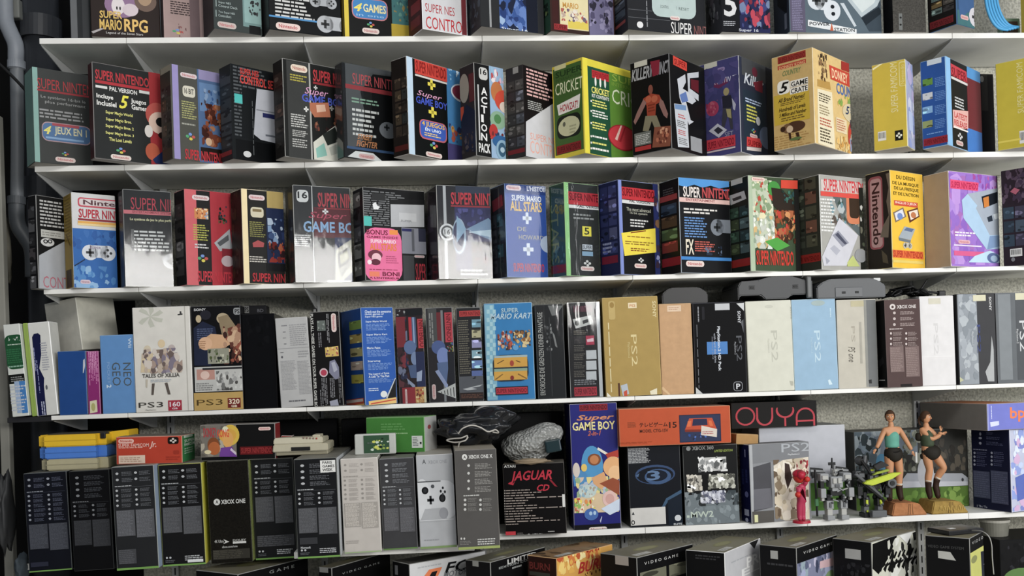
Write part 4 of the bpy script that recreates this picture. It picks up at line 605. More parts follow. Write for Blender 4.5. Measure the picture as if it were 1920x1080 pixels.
bx('game_box', 'sleeved blue box with gold lettering between white plus signs on the third shelf', 'box', 'B2', Z, 708, 168, xL=612, rp=None, th=25, Y=Y3, xB=738, cL='#2a2a31', cR='#2a4c98', sleeve=True, edge='#8fa8d0',
   R=[('r', 708, 150, 235, 1100, '#243c78'), ('n', 728, 178, 216, 836, '#d2c0c4'), ('t', 878, 188, 224, 1040, '#d0d4dc', "L'HISTOIRE", 'b'), '@title_lettering', ('t', 768, 250, 292, 982, '#d8dce0', 'SUPER MARIO', 'b'), ('t', 758, 294, 366, 986, '#d8b04c', 'ALL STARS', 'b'), ('+', 848, 378, 462, 912, '#ccd4e0'), ('t', 810, 482, 512, 874, '#a8a284', 'DE', ''), ('t', 820, 540, 574, 1000, '#a8a284', 'HOWARD', ''), ('+', 852, 600, 690, 926, '#ccd4e0'), ('t', 782, 744, 808, 1004, '#b83444', SN, 'b'), '@carton', ('e', 976, 545, 670, 1090, '#a4b0c4')],
   L=[('p', [(625, 300), (700, 250), (705, 330), (635, 380)], '#7a2c38'), ('c', 620, 400, 840, 712, ['#3a3c44', '#34505a', '#44464e', '#2c3438'], 2, 4)])
bx('console_box', 'green edged box with a yellow five label on the third shelf', 'box', 'B2', Z, 1140, 158, xL=1038, rp=(1400, 184), Y=Y3, xB=1168, cL='#324b3b', cR='#2b2d2b', sleeve=True, edge='#a4c894',
   R=[('f', 0, 0, 0.12, 1, '#8cc27c'), '@title_lettering', ('r', 1178, 226, 318, 1480, '#b02a34'), ('t', 1184, 234, 290, 1472, '#5c0e14', SN, 'b'), ('r', 1182, 322, 345, 1480, '#d2d2d0'), ('t', 1240, 325, 342, 1440, '#333433', 'PAL VERSION', 'b'), '@carton', ('g', 1215, 380, 430, 1385, '#8a8c8a', 2), ('r', 1280, 478, 550, 1344, '#d8cc3c'), ('t', 1294, 488, 540, 1330, '#34361c', '5', 'b'), ('r', 1280, 610, 650, 1352, '#b4bcc4'), ('t', 1284, 616, 644, 1348, '#4a4c50', 'SUPER', 'b'), ('r', 1278, 660, 692, 1356, '#7c9cb4'), ('s', 1290, 722, 770, 1342, '#c8c8c4'), ('n', 1268, 768, 800, 1366, '#cfc2bc')],
   L=[('t', 1055, 330, 760, 1110, '#6f7a44', 'STARS', 'd'), ('r', 1048, 770, 830, 1165, '#6a2228'), ('a', 1045, 640, 760, 1160, ['#3f5c50', '#4a6a6a', '#2c4034'], 8)])
bx('console_box', 'navy edged box with crooked yellow sticker on the third shelf', 'box', 'B3', Z, 150, 140, xL=5, rp=(445, 176), Y=Y3, xB=172, cL='#1c2142', cR='#141416', edge='#8f9cc8',
   R=[('f', 0, 0, 0.075, 1, '#7a88c4'), ('r', 410, 120, 900, 700, '#2a3264'), '@title_lettering', ('r', 176, 192, 280, 412, '#b82c34'), ('t', 180, 200, 258, 408, '#5c0c14', SN, 'b'), ('r', 178, 285, 310, 412, '#ccccca'), ('t', 232, 288, 306, 380, '#222', 'PAL VERSION', 'b'), '@carton', ('t', 210, 340, 366, 384, '#b4b4a4', 'The most advanced'), ('t', 236, 372, 394, 360, '#b4b4a4', '16 bit system'), ('g', 238, 422, 485, 376, '#c8c8c6', 3), ('s', 296, 705, 742, 335, '#c8c8c6'), ('n', 268, 748, 780, 356, '#d2c0b8'), ('a', 415, 260, 780, 520, ['#4a5a9a', '#7a5a40', '#2a3264', '#8a90b8', '#3a2c3c'], 16), '@yellow_sticker', ('p', [(172, 528), (418, 494), (424, 668), (196, 694)], '#e0cc38'), ('p', [(240, 522), (350, 508), (350, 516), (240, 531)], '#7a3a18'), ('g', 215, 545, 558, 380, '#7a4a18', 1), ('g', 200, 580, 612, 410, '#8a6a20', 2), ('g', 240, 632, 660, 385, '#7a3a18', 2)],
   L=[('c', 20, 200, 700, 145, ['#2a3058', '#343a64', '#242a4c', '#4a4e70'], 2, 5), ('g', 40, 600, 685, 110, '#8a90b0', 3), ('r', 35, 705, 760, 150, '#6a1c30')])
bx('console_box', 'black box with blue top band and cream two letter logo on the third shelf', 'box', 'B3', Z, 580, 124, xL=445, rp=(930, 152), Y=Y3, xB=608, cL='#161414', cR='#111214', edge='#a0a8b0',
   R=[('r', 580, 100, 196, 1200, '#4a8cc8'), ('p', [(580, 180), (640, 196), (700, 178), (760, 200), (820, 186), (880, 206), (980, 190), (980, 215), (580, 215)], '#111214'), '@title_lettering', ('t', 620, 188, 266, 744, '#d6cdc6', 'SUPER', 'b'), ('t', 758, 196, 274, 1010, '#b84648', 'NINTENDO', 'b'), ('r', 585, 268, 300, 1010, '#d4b0a8'), ('t', 640, 276, 294, 850, '#8a4a4a', 'ENTERTAINMENT', 'b'), '@carton', ('g', 624, 340, 388, 880, '#d0ccc6', 2), ('g', 630, 406, 560, 800, '#5f88bc', 8), ('d', 818, 425, 545, 1100, '#70767e'), '@title_lettering', ('t', 640, 572, 682, 698, '#d6cdb8', 'FX', 'b'), '@carton', ('g', 705, 582, 664, 848, '#b8584c', 5), ('a', 780, 620, 690, 900, ['#3a4a60', '#222c3c', '#5a6a80'], 6), ('r', 605, 696, 720, 1010, '#3a7cbc'), ('n', 640, 728, 770, 772, '#d6c4bc', '#b05a5a')],
   L=[('g', 475, 215, 265, 560, '#4a4a4c', 3), ('r', 450, 275, 315, 578, '#8a3a3c'), ('c', 460, 330, 690, 585, ['#2c3a4c', '#4a3a2c', '#3a4a34', '#6a2c2c'], 1, 4), ('r', 470, 720, 780, 605, '#7a1c24')])
bx('console_box', 'box with a crowded green red and white jungle picture on the third shelf', 'box', 'B3', Z, 1080, 110, xL=930, rp=(1435, 134), Y=Y3, xB=1112, cL='#1b1f1b', cR='#3b4a34', edge='#c4c8bc',
   R=[('f', 0, 0, 0.09, 1, '#a4b498'), '@picture', ('p', [(1115, 125), (1225, 135), (1280, 420), (1290, 560), (1140, 640)], '#b4bca4'), ('a', 1120, 140, 420, 1270, ['#8aa07a', '#c8ccb4', '#b04434', '#7f9470', '#d8d0a8'], 22), ('a', 1130, 400, 640, 1290, ['#d2d6cc', '#b8bcb0', '#c8a870', '#e0e0d8', '#8a9a84'], 22), ('e', 1230, 150, 260, 1320, '#3f8a3a'), ('p', [(1255, 200), (1330, 210), (1420, 300), (1430, 420), (1320, 380), (1270, 330)], '#2a2018'), ('a', 1280, 360, 600, 1450, ['#8a4a24', '#b83c2c', '#c88a54', '#5a2c1a', '#a8603a', '#3a2414'], 26), ('p', [(1210, 590), (1300, 560), (1390, 620), (1300, 660)], '#4a9a3c'), ('a', 1330, 220, 330, 1450, ['#2c4a4a', '#1c2c24', '#3a6a5a'], 8), ('r', 1428, 120, 900, 1600, '#1c1c1a'), '@title_lettering', ('p', [(1325, 146), (1445, 150), (1445, 210), (1325, 205)], '#c8402c'), ('t', 1148, 652, 760, 1416, '#c8382a', SN, 'b'), '@carton', ('n', 1112, 122, 152, 1208, '#d8c4b8')],
   L=['@price_sticker', ('r', 966, 146, 190, 1050, '#b9b8b0'), '@carton', ('g', 940, 160, 225, 962, '#7a7a58', 3), ('p', [(945, 262), (1062, 222), (1078, 280), (965, 328)], '#aeb0b0'), ('p', [(975, 280), (1040, 256), (1045, 278), (985, 300)], '#3a3a3a'), ('c', 960, 350, 700, 1100, ['#32463a', '#2a3a3c', '#3a4430', '#48585a'], 2, 4), ('r', 968, 730, 785, 1105, '#8a2420')])
bx('console_box', 'pale grey box with red title and tilted grey console picture on the third shelf', 'box', 'B4', Z, 130, 103, xL=-58, rp=(475, 136), Y=Y3, xB=160, cL='#2e3029', cR='#a09f98', edge='#cfcfca',
   R=[('p', [(235, 260), (480, 290), (480, 600), (300, 420)], '#5a6464'), ('a', 220, 260, 470, 470, ['#6a8c94', '#a8b0b0', '#3c4c44', '#8a8a7a', '#5a5048'], 22), ('k', 335, 230, 460, 440, '#c87a54'), ('k', 355, 250, 420, 425, '#3a2c20'), '@title_lettering', ('r', 150, 140, 222, 436, '#c4bab4'), ('t', 170, 134, 222, 470, '#c4363c', SN, 'b'), ('r', 148, 225, 258, 440, '#d04a40'), '@carton', ('g', 150, 270, 520, 258, '#d8d8d4', 10), ('r', 432, 200, 900, 700, '#23241f'), ('a', 436, 310, 740, 520, ['#4a5040', '#2a2c24', '#6a6a5a', '#c4c4bc'], 14), '@picture', ('p', [(158, 700), (282, 420), (418, 545), (335, 765), (170, 765)], '#c2c2c8'), ('p', [(232, 545), (275, 510), (352, 600), (305, 630)], '#8a8c98'), ('p', [(252, 540), (272, 525), (338, 605), (322, 612)], '#4a4c5c'), ('p', [(215, 640), (245, 615), (290, 655), (262, 690)], '#a9aab4'), ('p', [(180, 700), (215, 730), (190, 755)], '#9a9ca6'), ('p', [(340, 740), (380, 690), (430, 770), (340, 770)], '#b4bc70'), ('e', 395, 640, 740, 480, '#8f9090')],
   L=[('c', -50, 150, 660, 125, ['#3c4036', '#4a4a3c', '#34382e', '#6a4a3c'], 2, 5), ('r', -45, 700, 760, 150, '#86241f'), ('t', -35, 715, 750, 140, '#4a0e0c', SN)])
bx('console_box', 'torn box with a pink vertical badge beside its yellow drawing set face', 'box', 'B4', Z, 644, 70, xL=470, rp=(880, 104), Y=Y3, xB=672, cL='#26211c', cR='#e2b62e', edge='#d8c88a', xR=893,
   R=['@title_lettering', ('t', 695, 108, 136, 830, '#4a3c14', 'DU DESSIN', 'b'), ('t', 668, 150, 178, 856, '#4a3c14', 'DE LA MUSIQUE', 'b'), ('t', 680, 188, 216, 856, '#4a3c14', 'DE LA FRESQUE', 'b'), ('t', 674, 226, 250, 856, '#4a3c14', "ET DE L'ACTION", 'b'), '@carton', ('r', 680, 290, 326, 850, '#c44a34'), ('t', 690, 297, 318, 842, '#e8d8c8', 'INCLUS 2 JEUX', 'b'), '@picture', ('p', [(672, 380), (745, 342), (768, 410), (690, 452)], '#7a6a5a'), ('p', [(682, 385), (740, 355), (756, 408), (696, 438)], '#cfd0d8'), ('e', 702, 380, 430, 742, '#6a84b8'), ('p', [(772, 370), (850, 345), (864, 410), (792, 455)], '#5a3020'), ('p', [(785, 375), (848, 358), (856, 405), (800, 435)], '#e0d4c4'), ('e', 800, 375, 420, 838, '#b8744a'), ('p', [(712, 560), (755, 480), (832, 500), (800, 580)], '#9aa4ac'), ('p', [(750, 508), (770, 488), (822, 500), (806, 522)], '#5a6a8a'), ('p', [(712, 560), (800, 582), (796, 600), (716, 582)], '#6a747c'), ('d', 745, 595, 640, 810, '#b8b4a8'), '@title_lettering', ('r', 668, 648, 704, 890, '#d86a30'), ('t', 674, 652, 700, 884, '#a82c20', SN, 'b'), '@carton', ('r', 670, 720, 740, 890, '#d8c060')],
   L=['@title_lettering', ('k', 500, 130, 655, 602, '#8f4f52'), ('k', 512, 144, 640, 592, '#b08a86'), ('t', 524, 170, 620, 580, '#3c2420', 'Nintendo', 'bd'), '@torn_patch', ('p', [(620, 100), (640, 200), (625, 300), (642, 400), (600, 480), (580, 560), (640, 560), (655, 300), (648, 90)], '#6a5f50'), ('p', [(590, 650), (630, 690), (640, 750), (600, 740)], '#4f4636')])
bx('console_box', 'open cardboard sided box with purple front and grey blue console picture', 'box', 'B4', Z, 1066, 76, xL=888, rp=(1448, 116), Y=Y3, xB=1094, cL='#a39078', cR='#9a72c4', edge='#d8d0c8',
   R=[('a', 1066, 90, 750, 1440, ['#a884cc', '#8a62b8', '#b48ed0', '#9068bc', '#a06ab0'], 30), ('a', 1250, 100, 220, 1460, ['#b45a9c', '#a04a94', '#8c50a8'], 8), ('r', 1430, 60, 900, 1800, '#3a2c50'), '@title_lettering', ('p', [(1085, 140), (1290, 165), (1285, 225), (1085, 205)], '#dc4a72'), ('t', 1092, 152, 200, 1284, '#a82048', SN, 'b'), '@picture', ('p', [(1168, 290), (1210, 245), (1420, 205), (1450, 215), (1450, 640), (1350, 650), (1180, 420)], '#a4c0d8'), ('p', [(1210, 245), (1420, 205), (1450, 215), (1450, 540), (1370, 545), (1270, 350), (1280, 330)], '#9fa8b4'), ('p', [(1310, 265), (1425, 230), (1425, 310), (1325, 350)], '#1c2028'), ('p', [(1322, 275), (1362, 262), (1366, 335), (1330, 345)], '#c87a34'), ('p', [(1350, 415), (1385, 400), (1392, 440), (1360, 450)], '#2c3440'), ('p', [(1395, 395), (1440, 380), (1440, 420), (1405, 430)], '#d0d8de'), ('p', [(1350, 650), (1450, 620), (1450, 545), (1370, 550)], '#7a94b8'), '@carton', ('g', 1118, 512, 552, 1270, '#e8e0e4', 2), ('n', 1142, 576, 604, 1228, '#d8a8b0'), ('r', 1110, 610, 620, 1310, '#d8cce0'), ('r', 1112, 655, 690, 1330, '#d05a88'), ('p', [(1215, 740), (1260, 695), (1370, 655), (1440, 690), (1440, 745)], '#b4d0e0'), ('e', 1350, 670, 745, 1440, '#5a6a94'), ('e', 1375, 690, 735, 1425, '#9ab0c8')])
bx('console_box', 'dark box with blue grey tile pictures at the far end of the third shelf', 'box', 'B4', Z, 1640, 50, xL=1452, rp=(1760, 90), Y=Y3, xB=1665, cL='#2a2229', cR='#222', edge='#4a444a', w=0.1, tmax=0.3,
   L=[('a', 1460, 80, 330, 1640, ['#3c3040', '#4a3c4a', '#2a2028', '#584a58'], 16), ('p', [(1520, 230), (1550, 200), (1590, 215), (1560, 250)], '#a45a6a'), ('c', 1470, 340, 640, 1640, ['#34424e', '#3c3a48', '#2c3640', '#44505c'], 2, 3), ('b', 1520, 645, 702, 1608, 0), ('e', 1528, 706, 736, 1556, '#77777a')])
flush('console boxes on the third shelf')

# ------------------------------------------------------------------ fourth row: boxes standing face on
Z = ZT[3]; YF = 0.004
tag(MB().box((at_y(56, 780, 0).x, 0.17, ZT[3] - 0.012), (0.17, 0.34, 0.02), mat('#2a2a2c', 0.6, 'paint'), 0.002).build('ledge_board'), 'dark ledge board beyond the fourth shelf end under the green panel box', 'ledge')
bx('console_box', 'white box with dark green arched panel leaning at the pipe end of the fourth shelf', 'box', 'C0', Z, 90, 362, xB=90, Y=YF - 0.02, w=0.064, t=0.09, lean=-4.0, cL='#c4c8c0', cR='#c9ccc6', edge='#d8dad4', h=0.355)
ROW[-1]['cR'] = '#c9ccc6'
ROW[-1]['R'] = [('k', 42, 382, 632, 178, '#1f4d30'), ('a', 62, 395, 428, 142, ['#c4ccc4', '#9ab0a0'], 3), ('g', 55, 445, 458, 160, '#b4c4b4', 1), ('g', 52, 480, 590, 165, '#2f6a44', 7), ('g', 62, 600, 620, 170, '#8ab09a', 1), ('r', 64, 668, 735, 186, '#141614'), ('g', 80, 680, 722, 180, '#8a8c8a', 3), ('r', 115, 715, 945, 152, '#94a8c4'), ('r', 150, 712, 945, 202, '#3f78b4')] + [('g', 74, 745 + 50 * i, 785 + 50 * i, 200, '#b4bac4', 2) for i in range(4)]
bx('game_box', 'thin lime green box squeezed between two white boxes on the fourth shelf', 'box', 'C0', Z, 222, 352, xB=232, Y=YF + 0.0, w=0.018, t=0.09, lean=-4.0, h=0.36, cL='#7f9a3c', cR='#88a04a')
bx('console_box', 'white box with ragged navy strip leaning beside the lime green box', 'box', 'C0', Z, 248, 350, xB=268, Y=YF - 0.005, w=0.086, t=0.09, lean=-4.0, h=0.36, cL='#c6c6c0', cR='#cbcbc6',
   R=[('p', [(232, 395), (245, 370), (275, 365), (292, 380), (298, 520), (285, 620), (320, 690), (318, 740), (340, 970), (282, 985), (262, 800), (250, 600)], '#14183e'), ('G', 246, 470, 640, 258, '#8a90b8', 1), ('G', 272, 560, 800, 282, '#8a90b8', 1), ('G', 300, 860, 980, 330, '#b4b8d0', 2), ('g', 300, 430, 640, 352, '#9a9ca4', 12), ('e', 330, 740, 775, 345, '#5a5c60')])
bx('console_box', 'deep blue box with scuffed white edges under the big plain white box', 'box', 'C0', Z, 424, 505, xB=432, Y=YF, xR=628, t=0.27, lean=-0.4, cL='#b4b4b0', cR='#1f4684', edge='#4a6a9c', h=0.247, key='blue',
   R=[('p', [(602, 560), (612, 550), (615, 600), (606, 650), (600, 655)], '#c4c8cc'), ('p', [(490, 960), (540, 965), (600, 955), (600, 968), (490, 968)], '#c8ccd0')])
bx('game_box', 'magenta box spine with cream patch beside the deep blue box', 'box', 'C0', Z, 632, 490, xB=640, Y=YF, xR=716, t=0.27, lean=-0.4, cL='#6a2050', cR='#86286a', edge='#b87a9c', h=0.245, key='magenta',
   R=[('G', 640, 500, 760, 712, '#c478a8', 6), ('G', 640, 500, 660, 700, '#d090b8', 5), ('p', [(650, 858), (700, 848), (706, 935), (652, 945)], '#cfc9a8'), ('e', 660, 870, 930, 690, '#a8a468')])
bx('console_box', 'light blue box with dark vertical lettering on the fourth shelf', 'box', 'C0', Z, 728, 382, xB=744, Y=YF - 0.004, xR=968, t=0.09, lean=-0.6, cL='#4f7cae', cR='#5b89bd', edge='#7fa4cc',
   R=['@title_lettering', ('t', 926, 400, 472, 950, '#b4c8dc', 'Wii', 'bd'), ('t', 892, 580, 748, 950, '#4c5458', 'NEO', 'd'), ('t', 812, 578, 746, 872, '#4c5458', 'GEO', 'd'), ('t', 776, 575, 730, 796, '#86a8d0', 'POCKET', 'd'), ('t', 772, 738, 762, 806, '#c8d8e8', '2', 'bd')])
bx('console_box', 'tall white box with grey flower and group drawing above black lettering', 'box', 'C0', Z, 968, 182, xB=984, Y=YF - 0.01, xR=1388, t=0.28, lean=-0.4, cL='#c4c2ba', cR='#cfccc4', edge='#dcdad4',
   R=[('r', 1346, 160, 960, 1352, '#a9a69e')] + [('p', [(1085, 245), (1085 + 95 * math.cos(a), 245 + 75 * math.sin(a)), (1085 + 100 * math.cos(a + 0.35), 245 + 80 * math.sin(a + 0.35)), (1085 + 60 * math.cos(a + 0.6), 245 + 46 * math.sin(a + 0.6))], '#b8b9ac') for a in (-2.6, -1.7, -0.7, 0.2, 1.2, 2.2)] + [('p', [(1300, 205), (1312, 208), (1312, 232), (1300, 232)], '#3a3a3a'), ('p', [(1284, 228), (1320, 222), (1320, 232), (1286, 236)], '#3a3a3a'), '@picture'] +
     [('e', x - 26, 440 + dy, 500 + dy, x + 26, c) for x, dy, c in ((1066, 15, '#c8bca4'), (1168, -28, '#d0bc98'), (1242, 8, '#b4a8a4'))] + [('p', [(x - 40, 500 + dy), (x + 40, 495 + dy), (x + 52, 650), (x - 48, 650)], c) for x, dy, c in ((1066, 15, '#c9b898'), (1168, -15, '#8a7a6c'), (1242, 8, '#8c8494'))] + [('a', 1030, 480, 660, 1320, ['#6a5c58', '#b8a898', '#a08c80', '#c8beb4', '#7a7280'], 24), ('p', [(1100, 730), (1120, 728), (1112, 812), (1096, 812)], '#5a524c'), ('p', [(1192, 725), (1212, 722), (1235, 808), (1215, 808)], '#5a524c'), ('p', [(1055, 700), (1070, 700), (1066, 760), (1056, 755)], '#b4ac9c'), '@title_lettering', ('t', 1030, 662, 690, 1300, '#4a4844', 'TALES OF XILLIA', 'b'), ('g', 1090, 700, 722, 1240, '#a4acb4', 2), ('t', 1004, 868, 906, 1182, '#3a3834', 'PS3', ''), ('t', 1055, 918, 928, 1130, '#6a6864', 'PlayStation', ''), ('r', 1218, 852, 926, 1316, '#9c2c3c'), ('t', 1228, 862, 898, 1306, '#d8ccd0', '160', 'b'), ('t', 1246, 904, 916, 1286, '#d8ccd0', 'GB', 'b')])
bx('console_box', 'black box with brawling figures above a gold base band on the fourth shelf', 'box', 'C1', Z, -68, 172, xB=-60, Y=YF - 0.006, xR=298, t=0.28, lean=-0.3, cL='#141416', cR='#0e0e10', edge='#4a4a4c',
   R=[('t', -64, 188, 206, 22, '#c4c4c4', 'SONY', 'b'), ('k', 222, 182, 232, 276, '#8a8c8e'), ('t', 232, 190, 224, 266, '#18181a', 'PS', 'b'), '@picture', ('e', -20, 200, 270, 60, '#24242c'), ('e', -50, 235, 290, -10, '#b4a484'), ('p', [(-66, 330), (0, 280), (90, 320), (110, 420), (60, 600), (-60, 600)], '#20263a'), ('g', -40, 330, 420, 90, '#4a5470', 6), ('e', 100, 220, 300, 190, '#a8987c'), ('p', [(110, 250), (180, 230), (250, 330), (200, 420), (140, 380)], '#86765c'), ('p', [(-10, 420), (60, 370), (180, 380), (210, 440), (160, 470), (60, 490), (0, 470)], '#c49c78'), ('e', -30, 395, 490, 70, '#cfa684'), ('g', -25, 420, 480, 30, '#8f6a4c', 4), ('p', [(180, 330), (270, 300), (285, 400), (270, 560), (200, 470)], '#6a3c30'), ('a', 150, 300, 590, 292, ['#8a4c3c', '#3a2420', '#a8846a', '#5a342c', '#c4a484'], 18), '@title_lettering', ('r', 38, 478, 588, 192, '#8c8c7c'), ('a', 42, 484, 584, 188, ['#2c302c', '#4a5634', '#b4b4a0', '#6a6f58'], 9), '@carton', ('r', -56, 612, 792, 288, '#b4b4b0'), ('r', -42, 628, 705, 88, '#b08478'), ('e', -15, 640, 700, 50, '#d0b4a8'), ('a', 100, 640, 780, 285, ['#6a6a68', '#9a9a98', '#c4c4c0', '#4a4846'], 12), ('g', -45, 725, 785, 80, '#7a7a78', 4), ('r', 0, 618, 632, 288, '#2a2a2c'), ('r', -68, 800, 940, 300, '#b39456'), '@title_lettering', ('t', -42, 848, 890, 146, '#4a3a1c', 'PS3', ''), ('r', 182, 835, 906, 276, '#6a2420'), ('t', 190, 842, 878, 268, '#e0d0b8', '320', 'b'), ('t', 208, 884, 900, 250, '#e0d0b8', 'GB', 'b')])
bx('console_box', 'glossy plain black box behind the grey spine on the fourth shelf', 'box', 'C1', Z, 303, 228, xB=306, Y=YF + 0.01, xR=524, t=0.28, cL='#0b0b0c', cR='#0c0c0e', rough=0.2, lean=-0.4, edge='#1a1a1c', R=[('a', 310, 240, 500, 480, ['#101012', '#0a0a0b'], 6)])
bx('console_box', 'light grey box with columns of small print on the fourth shelf', 'box', 'C1', Z, 532, 268, xB=568, Y=YF - 0.004, xR=782, t=0.27, cL='#a5a5a4', cR='#acacab', lean=-2.2, edge='#c4c4c2', h=0.352,
   R=[('g', 570, 305, 320, 610, '#77777a', 1), ('g', 580, 350, 365, 600, '#77777a', 1), ('g', 580, 395, 406, 602, '#77777a', 1), ('g', 588, 435, 452, 606, '#77777a', 1), ('g', 630, 300, 460, 760, '#8f8f90', 11), ('r', 545, 478, 482, 770, '#8f8f90'), ('g', 562, 500, 512, 585, '#6a6a6c', 1), ('e', 568, 530, 548, 582, '#55555a'), ('g', 690, 490, 545, 770, '#8f8f90', 3), ('g', 570, 565, 780, 680, '#939394', 22), ('g', 692, 565, 810, 790, '#939394', 24), ('g', 625, 848, 868, 745, '#5f5f62', 1)])
bx('console_box', 'black back of a console box with vertical white print on the fourth shelf', 'box', 'C1', Z, 786, 212, xB=808, Y=YF - 0.01, xR=1000, t=0.09, cL='#1a1919', cR='#131213', lean=-1.0, edge='#8a8884',
   R=['@title_lettering', ('t', 795, 225, 920, 815, '#bdbdb8', 'PLAYS ALL THESE GAMES ON YOUR SUPER GAME BOY', 'bd'), '@carton', ('r', 828, 275, 350, 888, '#5f6662'), ('a', 830, 280, 345, 886, ['#8a908c', '#4a504c'], 4), ('G', 836, 362, 495, 862, '#77777a', 2), ('G', 896, 226, 450, 916, '#88888a', 2), ('N', 930, 222, 358, 966, '#d0beb8'), ('G', 972, 240, 320, 984, '#4a3c3c', 1), ('p', [(884, 470), (980, 458), (985, 530), (890, 538)], '#c4a858'), ('a', 890, 465, 530, 980, ['#d8c07a', '#a85a4a', '#7a4a5a', '#c89858'], 9), ('p', [(918, 570), (955, 555), (985, 610), (990, 690), (960, 700), (915, 650)], '#77788c'), ('p', [(930, 580), (955, 570), (975, 630), (950, 650)], '#a0a2b0'), ('e', 845, 620, 684, 906, '#c4b0b4'), ('e', 854, 630, 674, 898, '#a83c50'), ('G', 862, 690, 915, 905, '#77777a', 4), ('G', 920, 690, 835, 958, '#7c7c80', 3), ('G', 985, 680, 900, 1005, '#6a6a6c', 2), ('G', 850, 775, 915, 862, '#77777a', 1), ('p', [(918, 858), (975, 842), (988, 900), (930, 915)], '#9092a0')])
bx('console_box', 'blue box with five screen pictures and white paragraphs on the fourth shelf', 'box', 'C1', Z, 1160, 180, xL=1006, rp=None, th=24, xB=1178, Y=YF - 0.05, xR=1390, lean=-1.2, cL='#1f4c92', cR='#2152a0', edge='#8fa8cc', tmax=0.27,
   L=['@picture'] + [('c', 1056 + 4 * i, y, y + 74, 1152 + 4 * i, c, 1, 1) for i, (y, c) in enumerate(((280, ['#7f9c4c']), (376, ['#b4a05a']), (472, ['#b8b078']), (568, ['#c8b4a4']), (662, ['#b8b04a'])))] + ['@carton', ('p', [(1040, 848), (1165, 832), (1172, 895), (1042, 918)], '#b84a34'), ('p', [(1040, 855), (1160, 838), (1162, 858), (1042, 875)], '#d8c8c0'), ('p', [(1042, 895), (1172, 872), (1172, 885), (1042, 908)], '#d8a85a')],
   R=[('t', 1172, 200, 220, 1362, '#c4d0e0', 'Check out the awesome', 'b'), ('t', 1174, 222, 238, 1310, '#c4d0e0', '16-bit games of', 'b'), ('t', 1174, 240, 256, 1300, '#c4d0e0', 'Super NES games', 'b')] + [z for i, (y, tx) in enumerate(((275, 'Super Mario World'), (370, 'Super Mario Kart'), (465, 'Mario Paint'), (562, 'Starwing'), (655, 'The Legend of Zelda'))) for z in (('t', 1178 + 5 * i, y, y + 17, 1330 + 5 * i if i not in (2, 3) else 1285, '#c4d0e0', tx, 'b'), ('g', 1180 + 5 * i, y + 22 + (18 if i == 4 else 0), y + 72, 1366 + 4 * i, '#6a8cc4', 5))] + [('t', 1200, 672, 690, 1350, '#c4d0e0', 'A Link To The Past', 'b'), ('g', 1200, 762, 788, 1290, '#c4d0e0', 2), ('e', 1286, 784, 832, 1334, '#d0d4d4'), ('p', [(1330, 820), (1395, 690), (1400, 900), (1320, 900)], '#141414'), ('p', [(1326, 830), (1390, 690), (1396, 690), (1334, 840)], '#b4b8bc'), '@title_lettering', ('p', [(1200, 858), (1400, 828), (1402, 870), (1204, 895)], '#d8b46a'), ('p', [(1215, 872), (1395, 840), (1396, 848), (1216, 882)], '#b84434')])
S4 = dict(sleeve=True, t=0.14, group=None)
bx('game_box', 'sleeved red and black box with bluish pads beside the blue screen picture box', 'box', 'C2', Z, 10, 186, xB=32, Y=YF, w=None, xR=152, **S4, cL='#1e1416', cR='#261a1c', lean=-1.0, edge='#77706c',
   R=[('r', 0, 190, 240, 160, '#0f0e10'), ('r', 26, 250, 470, 48, '#b03038'), ('r', 48, 250, 470, 78, '#4a5a7a'), ('r', 56, 250, 470, 66, '#8fa4c0'), '@title_lettering', ('r', 90, 262, 475, 146, '#b43a40'), ('t', 98, 272, 465, 138, '#6a1418', 'NINTENDO', 'bd'), '@picture', ('e', -10, 420, 520, 78, '#5c6e94'), ('e', 40, 500, 600, 104, '#7484a4'), ('p', [(20, 600), (95, 590), (90, 690), (40, 690)], '#4a5a7c'), ('r', 80, 500, 760, 155, '#262c4c'), ('p', [(84, 650), (122, 632), (118, 710), (82, 715)], '#9aa4bc'), ('p', [(10, 690), (70, 740), (75, 780), (20, 720)], '#8a92a8'), ('r', -20, 760, 890, 75, '#8a2a30'), ('N', 0, 770, 880, 14, '#c8b4b0'), ('r', 74, 755, 880, 165, '#b4844a'), ('a', 76, 770, 876, 135, ['#a83c34', '#c8a468', '#6a3424', '#d8c08c'], 10), ('r', 136, 756, 880, 168, '#c9bd94')])
ROW[-1]['xC'] = -58; ROW[-1]['xB'] = -40; ROW[-1]['R'].insert(0, ('a', -100, 250, 760, 20, ['#3a2024', '#5a3034', '#2a2c44', '#7a3038', '#6a6e84'], 22)); ROW[-1]['R'].insert(1, ('r', -95, 250, 470, 0, '#7a2a30')); ROW[-1]['R'].insert(2, ('a', -100, 200, 240, 150, ['#2a2a2c', '#9a9a98'], 8))
